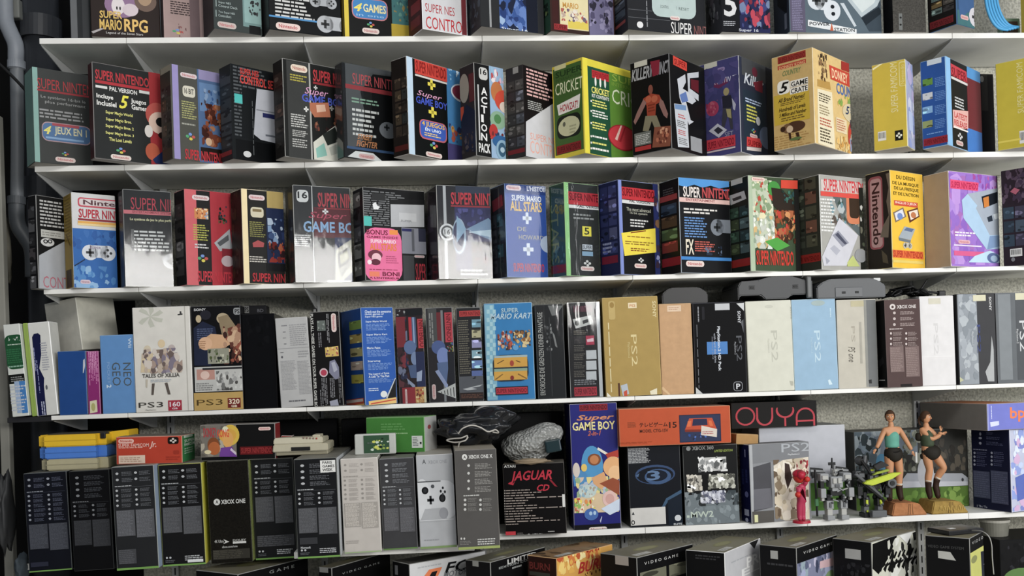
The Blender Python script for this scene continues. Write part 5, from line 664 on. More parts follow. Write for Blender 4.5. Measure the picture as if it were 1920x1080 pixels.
bx('game_box', 'sleeved charcoal box with pads and white striped triangle on the fourth shelf', 'box', 'C2', Z, 160, 184, xB=176, Y=YF, xR=366, **S4, cL='#3a3a3a', cR='#241f20', lean=-0.8, edge='#8a8a88',
   R=[('r', 165, 190, 470, 230, '#4a4a48'), ('G', 172, 220, 480, 205, '#8a8884', 2), ('r', 228, 215, 440, 275, '#6a262a'), ('r', 268, 200, 860, 284, '#77797a'), '@title_lettering', ('r', 286, 216, 432, 340, '#b43a44'), ('t', 296, 226, 424, 330, '#6a1820', 'NINTENDO', 'bd'), '@picture', ('e', 190, 420, 520, 290, '#4c5c8a'), ('e', 228, 470, 600, 320, '#7484b4'), ('p', [(230, 580), (315, 570), (300, 720), (240, 680)], '#56688c'), ('p', [(215, 640), (240, 630), (310, 740), (300, 770)], '#8a94b4'), ('r', 310, 500, 760, 360, '#1c1c22'), ('a', 300, 430, 500, 345, ['#4a7a4a', '#a89a3c', '#a83c3c', '#4a5a9a'], 6), ('N', 194, 735, 845, 222, '#c4aca8'), '@carton', ('p', [(232, 790), (365, 725), (372, 838)], '#b4b4b0')] + [('p', [(258 + 22 * i, 788 - 8 * i), (264 + 22 * i, 788 - 8 * i), (268 + 22 * i, 800 + 6 * i), (262 + 22 * i, 800 + 6 * i)], '#3a3a38') for i in range(5)])
bx('game_box', 'sleeved dark box with a column of six small screen pictures on the fourth shelf', 'box', 'C2', Z, 386, 182, xB=394, Y=YF, xR=566, **S4, cL='#2a2828', cR='#201e1e', lean=-0.5, edge='#8a8a88',
   R=['@title_lettering', ('r', 390, 205, 246, 560, '#b43a38'), ('t', 396, 212, 240, 554, '#6a1414', SN, 'b'), '@carton', ('g', 388, 268, 664, 470, '#6a6456', 24), '@picture'] + [('c', 476, 262 + 74 * i, 330 + 74 * i, 572, [c], 1, 1) for i, c in enumerate(('#6f94a4', '#b0a884', '#8f8cb0', '#86a8b4', '#6a84b4', '#5a6a9c'))] + ['@carton', ('r', 390, 680, 800, 575, '#55565a'), ('p', [(415, 770), (560, 735), (540, 750), (480, 760), (520, 770), (450, 778)], '#b4b4b4'), ('r', 392, 798, 850, 575, '#2a1c18'), ('g', 405, 808, 838, 565, '#6a4434', 3)])
bx('game_box', 'sleeved sky blue kart race box with two yellow track screens', 'box', 'C2', Z, 585, 152, xB=594, Y=YF - 0.01, xR=938, sleeve=True, t=0.14, cL='#5f92b8', cR='#2f7bb2', lean=-0.4, edge='#a4c4d8',
   R=[('r', 585, 160, 850, 655, '#7fb0c4')] + [('r', 588 + 22 * (j % 3), 165 + 30 * i, 195 + 30 * i, 610 + 22 * (j % 3), '#a4c8d0') for i in range(22) for j in range(3) if (i + j) % 2] + ['@title_lettering', ('t', 692, 186, 218, 818, '#a8c4d0', 'SUPER', 'b'), ('t', 612, 226, 268, 916, '#b4ccd8', 'MARIO KART', 'bi'), '@picture', ('a', 668, 350, 490, 778, ['#b4543c', '#8a3a2c', '#c8a07a', '#3a2c28', '#d8c4b4'], 18), ('a', 780, 345, 470, 905, ['#b07a3c', '#8a5a2c', '#c8a468', '#4a3a2c', '#d8c08c'], 18), ('e', 776, 450, 490, 818, '#5f9cc8'), ('k', 634, 526, 718, 890, '#1e2a34'), ('r', 642, 545, 615, 882, '#d09c3c'), ('r', 642, 530, 545, 882, '#a4b4b4'), ('r', 642, 625, 645, 882, '#8aa08a'), ('r', 642, 645, 708, 882, '#d09c3c'), ('p', [(662, 585), (710, 558), (716, 562), (668, 588)], '#6a4a1c'), ('p', [(800, 560), (832, 572), (830, 578), (798, 566)], '#6a4a1c'), ('e', 755, 562, 605, 785, '#a8402c'), ('e', 758, 672, 705, 786, '#8a2c24'), ('p', [(645, 700), (700, 660), (708, 664), (655, 704)], '#8a6428'), ('p', [(815, 655), (880, 690), (876, 698), (812, 664)], '#8a6428'), '@title_lettering', ('r', 652, 755, 815, 888, '#0f1c28'), ('r', 657, 762, 808, 883, '#b42c3a'), ('t', 662, 770, 800, 878, '#6a0e1c', SN, 'b')])
bx('game_box', 'black box in crinkled film with white upright lettering on the fourth shelf', 'box', 'C2', Z, 952, 160, xB=962, Y=YF, xR=1146, **S4, cL='#161616', cR='#161616', lean=-0.5, edge='#5a5a58',
   R=['@title_lettering', ('t', 966, 215, 815, 1002, '#b0aea8', 'ERFORSCHE DIE GRENZEN DEINER PHANTASIE', 'u'), '@carton', ('p', [(1030, 165), (1140, 165), (1090, 235), (1060, 240)], '#6a6a68'), ('a', 1010, 300, 500, 1060, ['#4a4a4a', '#2a2a2a', '#8a8a88'], 7), ('p', [(1060, 350), (1080, 380), (1100, 470), (1085, 460)], '#7a7a78'), ('r', 1048, 250, 820, 1056, '#2e2e2e')])
bx('game_box', 'sleeved dark box with white pad card and red block beside the gold box', 'box', 'C2', Z, 1180, 145, xB=1196, Y=YF, xR=1412, sleeve=True, t=0.14, cL='#2a2626', cR='#1c1919', lean=-0.6, edge='#b4b4b0',
   R=[('r', 1392, 130, 860, 1420, '#b4b6b8'), '@title_lettering', ('t', 1216, 170, 215, 1350, '#6a3040', SN, 'b'), '@carton', ('p', [(1210, 265), (1340, 235), (1362, 295), (1232, 332)], '#b8b8b4'), ('e', 1225, 275, 312, 1258, '#2a2a2a'), ('p', [(1280, 275), (1320, 262), (1325, 285), (1285, 300)], '#3a3a3a'), ('g', 1218, 345, 380, 1310, '#6a6458', 3), ('r', 1218, 388, 442, 1302, '#2e2a2a'), ('a', 1222, 392, 440, 1300, ['#3c3636', '#4a4444'], 4), ('r', 1306, 384, 450, 1366, '#a8304a'), ('p', [(1312, 410), (1360, 400), (1362, 425), (1316, 430)], '#d8b4bc')] + [('g', 1220, 450 + 62 * i, 500 + 62 * i, 1302, '#5a554e', 4) for i in range(4)] + [('r', 1308, 490 + 76 * i, 555 + 76 * i, 1382, '#b8babc') for i in range(3)] + [('g', 1222, 700, 745, 1380, '#77777a', 3), '@title_lettering', ('r', 1222, 758, 822, 1385, '#a82c38'), ('t', 1228, 766, 812, 1380, '#5c0e18', SN, 'b')])  # pale right strip paints the light caught on the sleeve's edge
bx('console_box', 'tall gold console box on the fourth shelf', 'box', 'C3', Z, 46, 226, xB=66, Y=YF - 0.012, xR=446, t=0.3, cL='#8a7038', cR='#a08648', lean=-0.8, edge='#c4ac70', cT='#a89058',
   R=['@title_lettering', ('t', 398, 248, 368, 424, '#cfc090', 'SONY', 'bd'), ('t', 246, 492, 718, 288, '#cdbd88', 'PS2', 'd'), ('t', 216, 548, 660, 238, '#c4b47c', 'PlayStation.2', 'd'), '@price_sticker', ('r', 222, 262, 302, 284, '#d8c8a4'), ('t', 232, 274, 292, 274, '#b87a4a', 'PS2', 'b'), '@carton', ('G', 84, 405, 920, 98, '#d0c498', 1), ('k', 80, 250, 385, 128, '#b49c60'), ('e', 88, 258, 300, 120, '#94783c'), ('p', [(70, 910), (135, 972), (72, 972)], '#d8d4c4'), ('p', [(380, 900), (432, 878), (432, 930), (385, 925)], '#d8d0b4'), ('r', 152, 842, 950, 164, '#4a2a20'), ('p', [(168, 860), (215, 845), (230, 920), (185, 935)], '#a8b0b8'), ('p', [(190, 905), (215, 890), (218, 960), (196, 955)], '#b84a34')])
bx('cardboard_box', 'plain tan cardboard box between the gold and black boxes', 'box', 'C3', Z, 452, 270, xB=468, Y=YF + 0.005, xR=694, t=0.3, cL='#a8825c', cR='#b8926a', lean=-0.4, edge='#c8a880', kind='card',
   R=['@price_sticker', ('r', 505, 282, 326, 605, '#d2b89c'), ('g', 515, 292, 316, 595, '#b08a70', 2), '@carton', ('p', [(456, 880), (475, 868), (530, 925), (520, 932)], '#cfae84')])
bx('console_box', 'black console box with blue square behind white vertical lettering', 'box', 'C3', Z, 706, 263, xB=712, Y=YF, xR=1066, t=0.3, cL='#111114', cR='#0a0a0c', lean=-0.2, edge='#4a4a50', rough=0.6,
   R=[('r', 793, 545, 636, 942, '#4a7cb8'), '@title_lettering', ('t', 866, 432, 755, 892, '#cdd2d8', 'PlayStation.2 HD Pack', 'bd'), ('t', 844, 482, 695, 860, '#a8acb4', 'with hard disk drive', 'd'), ('t', 826, 508, 668, 840, '#8a8e98', 'memory card', 'd'), ('t', 1006, 500, 682, 1046, '#55575c', 'PS2', 'd'), ('t', 988, 545, 635, 1004, '#a4a6aa', 'PlayStation.2', 'd'), ('t', 1014, 320, 410, 1036, '#c4c6ca', 'SONY', 'bd'), '@price_sticker', ('r', 850, 268, 316, 956, '#b8babc'), '@carton', ('G', 722, 290, 400, 738, '#8a8c90', 1), ('G', 722, 420, 880, 732, '#6a6c70', 1), ('k', 755, 290, 385, 775, '#222226'), ('p', [(1005, 266), (1060, 262), (1060, 320), (1040, 300)], '#c4c6c6'), ('p', [(1036, 400), (1056, 380), (1058, 480)], '#5a5c60'), ('p', [(708, 868), (762, 918), (710, 920)], '#b8bab8'), ('k', 984, 832, 900, 1050, '#8a8c90'), ('k', 988, 836, 896, 1046, '#0d0d10'), ('t', 1004, 846, 886, 1034, '#c4c6ca', 'P', 'b')])
bx('console_box', 'cream white console box beside the black box with blue square', 'box', 'C3', Z, 1076, 252, xB=1098, Y=YF, xR=1440, t=0.3, cL='#b8b8a8', cR='#c9c9ba', lean=-0.7, edge='#dcdccc',
   R=['@title_lettering', ('t', 1258, 462, 688, 1304, '#b4b4a6', 'PS2', 'd'), ('t', 1230, 522, 622, 1246, '#b8b8aa', 'PlayStation.2', 'd'), '@carton', ('G', 1392, 290, 380, 1406, '#aaaa9c', 1), ('p', [(1390, 825), (1418, 830), (1418, 860), (1400, 860)], '#aaaa9c'), ('e', 1210, 278, 302, 1270, '#bcbcae')])
bx('console_box', 'pale sky blue console box under the grey consoles', 'box', 'C4', Z, -60, 240, xB=-36, Y=YF, xR=272, t=0.3, cL='#7f9eb4', cR='#8eadc4', lean=-0.6, edge='#b4ccd8',
   R=['@title_lettering', ('t', 104, 462, 692, 148, '#b4ccd8', 'PS2', 'd'), ('t', 76, 512, 626, 92, '#aac4d2', 'PlayStation.2', 'd'), '@carton', ('G', 212, 300, 365, 228, '#b4ccd8', 1), ('p', [(202, 822), (216, 815), (235, 850), (210, 855)], '#c4d8e0'), ('e', 80, 245, 285, 180, '#9aabaa')])
bx('console_box', 'cream box in wrinkled clear film on the fourth shelf', 'box', 'C4', Z, 280, 240, xB=284, Y=YF, xR=550, t=0.3, cL='#a8a498', cR='#b8b3a5', lean=-0.1, edge='#d8d4c8',
   R=['@title_lettering', ('t', 372, 430, 545, 398, '#a09a8c', 'PS', 'd'), ('t', 350, 580, 690, 400, '#4a463e', 'PS one', 'di'), '@carton', ('r', 470, 240, 870, 488, '#8a8a84'), ('r', 488, 240, 870, 555, '#6a6c6c'), ('p', [(495, 820), (518, 815), (520, 845), (500, 845)], '#2c2c2c'), ('r', 432, 400, 700, 448, '#a09c90'), '@price_sticker', ('r', 366, 248, 290, 460, '#b4ac8c')])
bx('console_box', 'dark brown console box with white feature list on the fourth shelf', 'box', 'C4', Z, 622, 240, xL=550, xB=636, Y=YF - 0.04, xR=874, th=8, lean=-0.6, cL='#0d0d0e', cR='#4b3937', edge='#6a5a58', tmax=0.3,
   R=['@title_lettering', ('e', 648, 270, 312, 690, '#c9c1bd'), ('e', 660, 282, 302, 678, '#4b3937'), ('t', 700, 278, 304, 838, '#cfc7c3', 'XBOX ONE', 'b'), '@carton'] + [('e', 672, 325 + 42 * i, 345 + 42 * i, 692, '#b4a8a4') for i in range(3)] + [('g', 724, 322 + 42 * i, 348 + 42 * i, 832, '#9c8c88', 3) for i in range(3)] + [('g', 646, 446, 458, 742, '#c4b8b4', 1)] + [('e', x, 474 + 38 * i, 492 + 38 * i, x + 14, '#c4b8b4') for x in (650, 760) for i in range(3)] + [('g', x, 470 + 38 * i, 500 + 38 * i, x + 72, '#8f7f7b', 3) for x in (672, 780) for i in range(3)] + [('r', 650, 578, 765, 750, '#6f5d5a'), ('r', 762, 578, 798, 862, '#6f5d5a'), ('g', 655, 585, 760, 745, '#86746f', 14), ('g', 766, 585, 792, 858, '#86746f', 16), ('r', 730, 850, 872, 810, '#1c1615')],
   L=[('g', 572, 815, 828, 615, '#a8a8a8', 1), ('p', [(555, 700), (600, 650), (610, 690), (570, 740)], '#1c1c1e')])
bx('console_box', 'clean white console box beside the dark brown box', 'box', 'C4', Z, 880, 214, xB=884, Y=YF, xR=1112, t=0.3, cL='#c4c2c0', cR='#d2d0cf', lean=-0.2, edge='#e0dedc',
   R=['@title_lettering', ('t', 968, 410, 640, 1000, '#c4c2c1', 'PS2', 'd'), '@price_sticker', ('r', 928, 230, 272, 1016, '#c4c0ae'), '@carton', ('r', 880, 652, 656, 1100, '#dedcdb')])
bx('console_box', 'silver and charcoal box in torn film on the fourth shelf', 'box', 'C4', Z, 1150, 197, xB=1156, Y=YF, xR=1408, t=0.28, cL='#2a2a2c', cR='#8b9197', lean=-0.2, edge='#55575a',
   R=[('r', 1286, 180, 850, 1420, '#39393b'), ('a', 1155, 200, 820, 1285, ['#9aa0a6', '#7f868c', '#a8aeb2'], 18), '@title_lettering', ('t', 1366, 218, 318, 1384, '#c4c4c4', 'SONY', 'bd'), ('t', 1280, 420, 625, 1306, '#3c4676', 'PS2', 'd'), ('t', 1238, 470, 570, 1256, '#c4c8cc', 'PlayStation.2', 'd'), '@price_sticker', ('r', 1250, 206, 250, 1342, '#c9c5a8'), '@carton', ('p', [(1340, 760), (1375, 690), (1385, 500), (1400, 600), (1405, 830), (1360, 830)], '#a4a6a6'), ('p', [(1145, 790), (1185, 820), (1150, 840)], '#b4b490')])
bx('console_box', 'grey console box with pale vertical lettering at the far end of the fourth shelf', 'box', 'C4', Z, 1428, 190, xB=1434, Y=YF, xR=1760, t=0.28, cL='#2a2a2c', cR='#5f6366', lean=-0.2, edge='#77797c',
   R=[('r', 1440, 200, 820, 1530, '#7a7f82'), ('r', 1565, 200, 820, 1760, '#4c4f52'), '@title_lettering', ('t', 1588, 390, 612, 1640, '#c4c6c6', 'PS2', 'd'), ('t', 1562, 452, 555, 1580, '#c4c6c6', 'PlayStation.2', 'd'), '@price_sticker', ('r', 1556, 192, 240, 1660, '#c9c5a8')])  # paler left panel is sheen painted into the grey
flush('boxes on the fourth shelf')
# the plain white box on the blue and magenta pair, tilted
zt = max(BUILT['blue']['top'], BUILT['magenta']['top']) + 0.008
bx('cardboard_box', 'big plain white box tilted on the deep blue and magenta boxes', 'box', 'C0', zt, 588, yB=None, yT=90, xB=598, xL=None, Y=0.10, th=60, xR=930, h=0.21, roll=-6, cL='#b9b7ad', cR='#c4c2b4', edge='#d2d0c4', t=0.18, w=0.19, kind='card', seam=False)
flush('boxes on the fourth shelf')

# ------------------------------------------------------------------ lowest shelf
def feat(n1, n2, ink='#a4a6a8', pale='#5a5c60', pan='#48494c', foot_=True, txt=True):
    """the side panel of a console carton: icon rows, small print, two grey columns"""
    o = []; y = 0.05
    for i in range(n1):
        o += [('~e', 0.09, y + 0.005, y + 0.028, 0.16, ink), ('~g', 0.23, y, y + 0.042, 0.50, pale, 3), ('~e', 0.53, y + 0.005, y + 0.028, 0.60, ink), ('~g', 0.65, y, y + 0.042, 0.92, pale, 3)] if n1 == 2 else [('~e', 0.15, y + 0.005, y + 0.03, 0.24, ink), ('~g', 0.36, y, y + 0.045, 0.86, pale, 3)]
        y += 0.06
    o += [('~g', 0.06, y + 0.012, y + 0.026, 0.45, ink, 1), ('~r', 0.06, y + 0.028, y + 0.03, 0.95, pale)]; y += 0.045
    for i in range(n2):
        o += [('~e', 0.07, y + 0.004, y + 0.026, 0.13, ink), ('~g', 0.2, y, y + 0.036, 0.47, pale, 3), ('~e', 0.53, y + 0.004, y + 0.026, 0.59, ink), ('~g', 0.65, y, y + 0.036, 0.92, pale, 3)]; y += 0.048
    y += 0.015
    o += [('~r', 0.06, y, y + 0.25, 0.49, pan), ('~r', 0.52, y, y + 0.27, 0.95, pan), ('~g', 0.07, y + 0.005, y + 0.245, 0.48, shade(pan, 1.25), 18), ('~g', 0.53, y + 0.005, y + 0.265, 0.94, shade(pan, 1.25), 20)]
    if foot_: o += [('~g', 0.52, 0.90, 0.955, 0.95, ink, 3), ('~e', 0.08, 0.905, 0.925, 0.13, ink), ('~e', 0.16, 0.905, 0.925, 0.21, ink), ('~g', 0.07, 0.935, 0.965, 0.32, pale, 2)]
    return o
Z = ZT[4]; YX = -0.20; D = 0.42; GR = '#6f9a4c'
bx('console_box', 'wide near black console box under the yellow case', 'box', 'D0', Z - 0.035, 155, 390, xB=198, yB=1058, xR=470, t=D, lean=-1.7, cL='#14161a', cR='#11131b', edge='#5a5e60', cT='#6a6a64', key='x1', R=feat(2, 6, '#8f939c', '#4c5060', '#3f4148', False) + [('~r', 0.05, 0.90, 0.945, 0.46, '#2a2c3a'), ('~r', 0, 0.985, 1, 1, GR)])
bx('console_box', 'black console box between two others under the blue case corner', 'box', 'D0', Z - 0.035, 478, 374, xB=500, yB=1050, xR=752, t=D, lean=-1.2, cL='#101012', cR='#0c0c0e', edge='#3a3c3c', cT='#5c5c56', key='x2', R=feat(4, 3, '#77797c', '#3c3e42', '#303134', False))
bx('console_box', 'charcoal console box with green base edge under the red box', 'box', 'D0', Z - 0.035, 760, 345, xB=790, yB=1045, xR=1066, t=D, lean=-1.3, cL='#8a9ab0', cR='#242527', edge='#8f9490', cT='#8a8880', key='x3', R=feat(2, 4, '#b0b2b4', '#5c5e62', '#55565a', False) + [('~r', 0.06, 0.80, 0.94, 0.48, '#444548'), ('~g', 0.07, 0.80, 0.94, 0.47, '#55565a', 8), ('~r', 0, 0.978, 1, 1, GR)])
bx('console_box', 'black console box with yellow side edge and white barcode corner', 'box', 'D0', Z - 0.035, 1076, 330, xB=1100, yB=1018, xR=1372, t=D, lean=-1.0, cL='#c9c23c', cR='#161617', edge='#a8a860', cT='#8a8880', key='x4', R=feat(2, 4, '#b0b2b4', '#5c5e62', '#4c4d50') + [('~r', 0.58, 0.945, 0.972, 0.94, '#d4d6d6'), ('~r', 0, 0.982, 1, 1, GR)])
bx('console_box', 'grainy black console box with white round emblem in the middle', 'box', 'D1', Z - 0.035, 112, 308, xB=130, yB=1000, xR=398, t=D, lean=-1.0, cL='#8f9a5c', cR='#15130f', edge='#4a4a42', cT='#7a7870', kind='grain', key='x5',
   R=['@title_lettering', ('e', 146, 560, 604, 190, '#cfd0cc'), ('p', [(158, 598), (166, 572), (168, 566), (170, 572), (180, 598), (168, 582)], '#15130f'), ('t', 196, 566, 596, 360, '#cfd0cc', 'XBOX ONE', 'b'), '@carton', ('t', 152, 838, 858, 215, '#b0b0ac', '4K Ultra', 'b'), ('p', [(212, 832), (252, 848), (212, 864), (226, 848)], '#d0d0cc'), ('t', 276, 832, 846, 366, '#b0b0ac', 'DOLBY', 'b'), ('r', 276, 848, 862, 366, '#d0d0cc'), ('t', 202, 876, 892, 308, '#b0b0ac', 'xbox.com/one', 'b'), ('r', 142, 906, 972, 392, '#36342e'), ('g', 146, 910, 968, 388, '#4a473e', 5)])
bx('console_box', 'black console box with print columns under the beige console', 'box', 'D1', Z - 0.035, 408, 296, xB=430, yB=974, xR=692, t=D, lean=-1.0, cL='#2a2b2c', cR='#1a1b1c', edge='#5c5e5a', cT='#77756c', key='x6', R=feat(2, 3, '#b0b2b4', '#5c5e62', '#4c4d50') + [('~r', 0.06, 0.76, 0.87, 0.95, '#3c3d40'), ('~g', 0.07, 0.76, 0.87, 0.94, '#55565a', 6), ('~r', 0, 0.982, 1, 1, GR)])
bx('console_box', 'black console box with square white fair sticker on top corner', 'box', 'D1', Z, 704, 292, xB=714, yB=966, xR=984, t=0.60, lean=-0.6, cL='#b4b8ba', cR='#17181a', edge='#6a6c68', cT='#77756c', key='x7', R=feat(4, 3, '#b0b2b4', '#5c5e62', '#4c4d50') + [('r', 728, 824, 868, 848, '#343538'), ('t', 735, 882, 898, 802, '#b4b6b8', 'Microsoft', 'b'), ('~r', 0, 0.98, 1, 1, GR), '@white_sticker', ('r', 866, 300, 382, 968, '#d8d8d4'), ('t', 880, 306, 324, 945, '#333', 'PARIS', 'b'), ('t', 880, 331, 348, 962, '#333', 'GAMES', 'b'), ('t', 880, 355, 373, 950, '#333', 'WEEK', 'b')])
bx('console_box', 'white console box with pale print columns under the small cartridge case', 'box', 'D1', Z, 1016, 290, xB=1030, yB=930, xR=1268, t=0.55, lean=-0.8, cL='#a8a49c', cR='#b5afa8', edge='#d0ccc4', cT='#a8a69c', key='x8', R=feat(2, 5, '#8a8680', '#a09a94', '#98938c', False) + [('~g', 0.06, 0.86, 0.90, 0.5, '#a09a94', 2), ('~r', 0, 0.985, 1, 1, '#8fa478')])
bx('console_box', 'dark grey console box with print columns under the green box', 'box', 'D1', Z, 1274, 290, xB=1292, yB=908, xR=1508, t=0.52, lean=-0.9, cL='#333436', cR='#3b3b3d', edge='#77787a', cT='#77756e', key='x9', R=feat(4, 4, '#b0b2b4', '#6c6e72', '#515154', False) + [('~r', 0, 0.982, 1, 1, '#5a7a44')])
bx('console_box', 'white console box with white game pad picture on its face', 'box', 'D2', Z, 152, 338, xB=174, yB=972, xR=404, t=0.53, lean=-1.0, cL='#84868a', cR='#a8aaad', edge='#c0c0be', cT='#a8a397', key='x10',
   R=['@title_lettering', ('t', 186, 366, 396, 210, '#55575a', 'A', 'b'), ('t', 226, 372, 396, 352, '#8a8c90', 'XBOX ONE', ''), '@picture', ('k', 150, 515, 780, 420, '#bfc1c4'), ('e', 130, 500, 790, 250, '#c6c8ca'), ('r', 154, 516, 523, 310, '#3a3c3e'), ('p', [(205, 700), (330, 690), (360, 780), (170, 790)], '#a4a6a9'), ('e', 300, 690, 768, 362, '#8f9196'), ('e', 182, 552, 602, 228, '#17181a'), ('e', 193, 563, 590, 217, '#2c2d30'), ('e', 300, 600, 655, 344, '#17181a'), ('e', 310, 610, 645, 334, '#2c2d30'), ('+', 220, 612, 670, 266, '#202124'), ('e', 244, 535, 560, 268, '#4a4c50'), ('e', 318, 548, 566, 332, '#26272a'), ('e', 304, 570, 590, 318, '#26272a'), ('e', 332, 574, 594, 346, '#26272a'), ('e', 318, 592, 608, 332, '#3a3c40'), '@carton', ('r', 170, 778, 783, 400, '#c8cacc'), ('g', 200, 905, 918, 300, '#8f9194', 1), ('~r', 0, 0.975, 1, 1, '#77905c')])
bx('console_box', 'tall warm grey console box with white lettering beside the red lettered disc box', 'box', 'D2', Z, 418, 304, xB=430, yB=978, xR=694, t=0.58, lean=-0.6, cL='#3f3d3b', cR='#504e4c', edge='#77746f', cT='#9a9384', key='x11',
   R=['@title_lettering', ('e', 454, 330, 370, 490, '#cfcfcb'), ('p', [(462, 364), (470, 342), (472, 338), (474, 342), (484, 364), (472, 352)], '#504e4c'), ('t', 498, 336, 362, 660, '#cfcfcb', 'XBOX ONE X', 'b'), '@carton'] + [('e', 490, 398 + 52 * i, 416 + 52 * i, 508, '#bdbdb9') for i in range(4)] + [('g', 540, 392 + 52 * i, 432 + 52 * i, 660, '#8a8884', 4) for i in range(4)] + [('g', 464, 604, 618, 575, '#bdbdb9', 1)] + [('e', x, 630 + 32 * i, 648 + 32 * i, x + 18, '#bdbdb9') for x in (466, 570) for i in range(3)] + [('g', x, 626 + 32 * i, 652 + 32 * i, x + 66, '#7c7a76', 3) for x in (494, 595) for i in range(3)] + [('e', 444, 892, 908, 456, '#bdbdb9'), ('e', 464, 892, 908, 476, '#bdbdb9'), ('g', 440, 915, 945, 520, '#7c7a76', 3), ('g', 560, 898, 945, 684, '#bdbdb9', 3), ('~r', 0, 0.972, 1, 1, '#93a05c')])
bx('game_box', 'black disc drive box with bold brushed red lettering', 'box', 'D2', Z, 728, 400, xB=748, Y=-0.045, xR=1150, th=-7, t=0.16, lean=-0.6, cL='#8a8680', cR='#0e0c0d', edge='#55524e', cT='#777268', key='jag',
   R=['@title_lettering', ('t', 738, 404, 422, 816, '#d0d0cc', 'ATARI', 'b'), ('t', 778, 445, 530, 1062, '#b83040', 'JAGUAR', 'bi'), ('p', [(775, 520), (800, 528), (815, 505), (800, 540), (765, 530)], '#b83040'), ('p', [(1040, 500), (1060, 505), (1100, 550), (1080, 545)], '#8a2430'), ('t', 960, 535, 580, 1045, '#b83040', 'CD', 'bi'), '@carton'] + [('r', 740, 572 + 17.5 * i, 580 + 17.5 * i, 747, '#b4aca4') for i in (0, 1, 2, 3, 4, 5, 6, 7, 8, 9, 10, 11, 12, 13)] + [('g', 752, 570 + 17.5 * i, 582 + 17.5 * i, (912, 990, 940, 1130, 900, 880, 960, 1130, 930, 910, 960, 1000, 1115, 835)[i], '#a0948c', 1) for i in range(14)] + [('r', 750, 852, 905, 818, '#c43a44'), ('g', 828, 858, 895, 880, '#6a6664', 4), ('t', 925, 866, 888, 996, '#c4c4c0', 'ATARI', 'b'), ('e', 896, 866, 890, 916, '#b4b4b0'), ('g', 1010, 866, 890, 1110, '#77736f', 2), ('g', 1035, 845, 858, 1080, '#a8a8a4', 1), '@white_tab', ('r', 1132, 600, 685, 1150, '#d4d4d0')])
bx('game_box', 'tall deep blue box with cartoon cavemen picture and yellow lettering', 'box', 'D3', Z, 34, 64, xB=60, Y=0.006, xR=354, t=0.16, lean=-0.4, cL='#1c1c4a', cR='#24266e', edge='#9c9ca8', key='gb',
   R=['@title_lettering', ('r', 95, 68, 112, 285, '#86202c'), ('t', 100, 74, 106, 280, '#45101a', SN, 'b'), ('t', 75, 140, 186, 330, '#c8845c', 'Super', 'bi'), ('t', 48, 188, 245, 336, '#d8cc8a', 'GAME BOY', 'b'), ('t', 150, 245, 278, 240, '#b8604a', '2-in-1', 'bi'), '@picture', ('e', 108, 348, 620, 255, '#4a8cba'), ('p', [(50, 540), (120, 500), (180, 600), (60, 620)], '#4a84b4'), ('a', 70, 560, 780, 350, ['#c9b4a0', '#a8b4c4', '#d8c884', '#c49474', '#8fa884'], 26), ('p', [(60, 700), (200, 660), (360, 690), (360, 790), (60, 800)], '#cfb894'), ('e', 150, 400, 480, 240, '#7a4a30'), ('e', 165, 410, 470, 225, '#b8784a'), ('p', [(220, 355), (330, 420), (322, 436), (214, 370)], '#d8d2c4'), ('p', [(270, 400), (360, 370), (360, 420), (290, 440)], '#a83c30'), ('e', 255, 420, 560, 390, '#d8a470'), ('e', 290, 480, 580, 380, '#e0b484'), ('p', [(180, 560), (260, 520), (290, 600), (240, 640), (190, 600)], '#d09c6c'), ('p', [(230, 600), (320, 560), (365, 580), (365, 680), (300, 640)], '#8f4a30'), ('e', 50, 460, 560, 98, '#c8beb4'), ('e', 106, 468, 520, 146, '#d8b85c'), ('e', 90, 610, 700, 210, '#b4c4c0'), ('a', 95, 615, 695, 205, ['#8aa8b8', '#c8d0c4', '#a49484'], 7), ('e', 250, 650, 760, 350, '#d8b4ac'), ('e', 270, 670, 740, 330, '#c89c94'), ('a', 60, 700, 800, 200, ['#d88a4a', '#e0cc5a', '#b8543c', '#e4dcc4', '#86b45c'], 14), ('p', [(240, 770), (365, 700), (365, 780), (300, 812)], '#c4d0e0'), ('e', 128, 768, 850, 222, '#4468a8'), ('e', 160, 788, 815, 182, '#a4c0d8'), ('e', 188, 784, 812, 208, '#a4c0d8'), ('p', [(232, 850), (245, 820), (248, 824), (238, 865)], '#b4b8d0'), '@carton', ('r', 55, 882, 960, 375, '#131318'), ('n', 158, 895, 928, 282, '#d4c8c0', '#a85a5a')])
bx('game_box', 'black box with faint blue eye shaped emblem and white label', 'box', 'D3', Z, 420, 348, xB=442, Y=0.004, xR=780, t=0.25, lean=-0.7, cL='#2a2824', cR='#0f1219', edge='#5a5c5e', key='halo',
   R=['@picture', ('e', 470, 480, 612, 742, '#34486a'), ('e', 482, 494, 606, 730, '#10141d'), ('e', 535, 505, 610, 715, '#3c5478'), ('e', 548, 512, 588, 690, '#131a28'), ('t', 552, 515, 580, 640, '#5a7496', '3', 'b'), ('p', [(472, 550), (500, 530), (492, 555)], '#4a6284'), ('p', [(650, 760), (680, 700), (800, 630), (800, 670), (700, 710), (665, 765)], '#3c5670'), ('p', [(690, 715), (800, 655), (800, 900), (700, 900)], '#151e2a'), '@carton', ('r', 420, 362, 468, 545, '#4a4c50'), ('g', 424, 364, 466, 572, '#a0a2a4', 10), '@white_label', ('r', 440, 768, 885, 678, '#c6c4bf'), ('r', 440, 768, 885, 452, '#b4b2ac'), ('e', 445, 848, 880, 470, '#2a2c2e'), ('e', 451, 855, 873, 464, '#c6c4bf'), ('p', [(448, 812), (458, 790), (468, 812)], '#3a3c3e'), '@carton', ('e', 738, 812, 854, 782, '#c4c8ca'), ('t', 732, 868, 880, 788, '#c4c8ca', 'ELITE', 'b')])
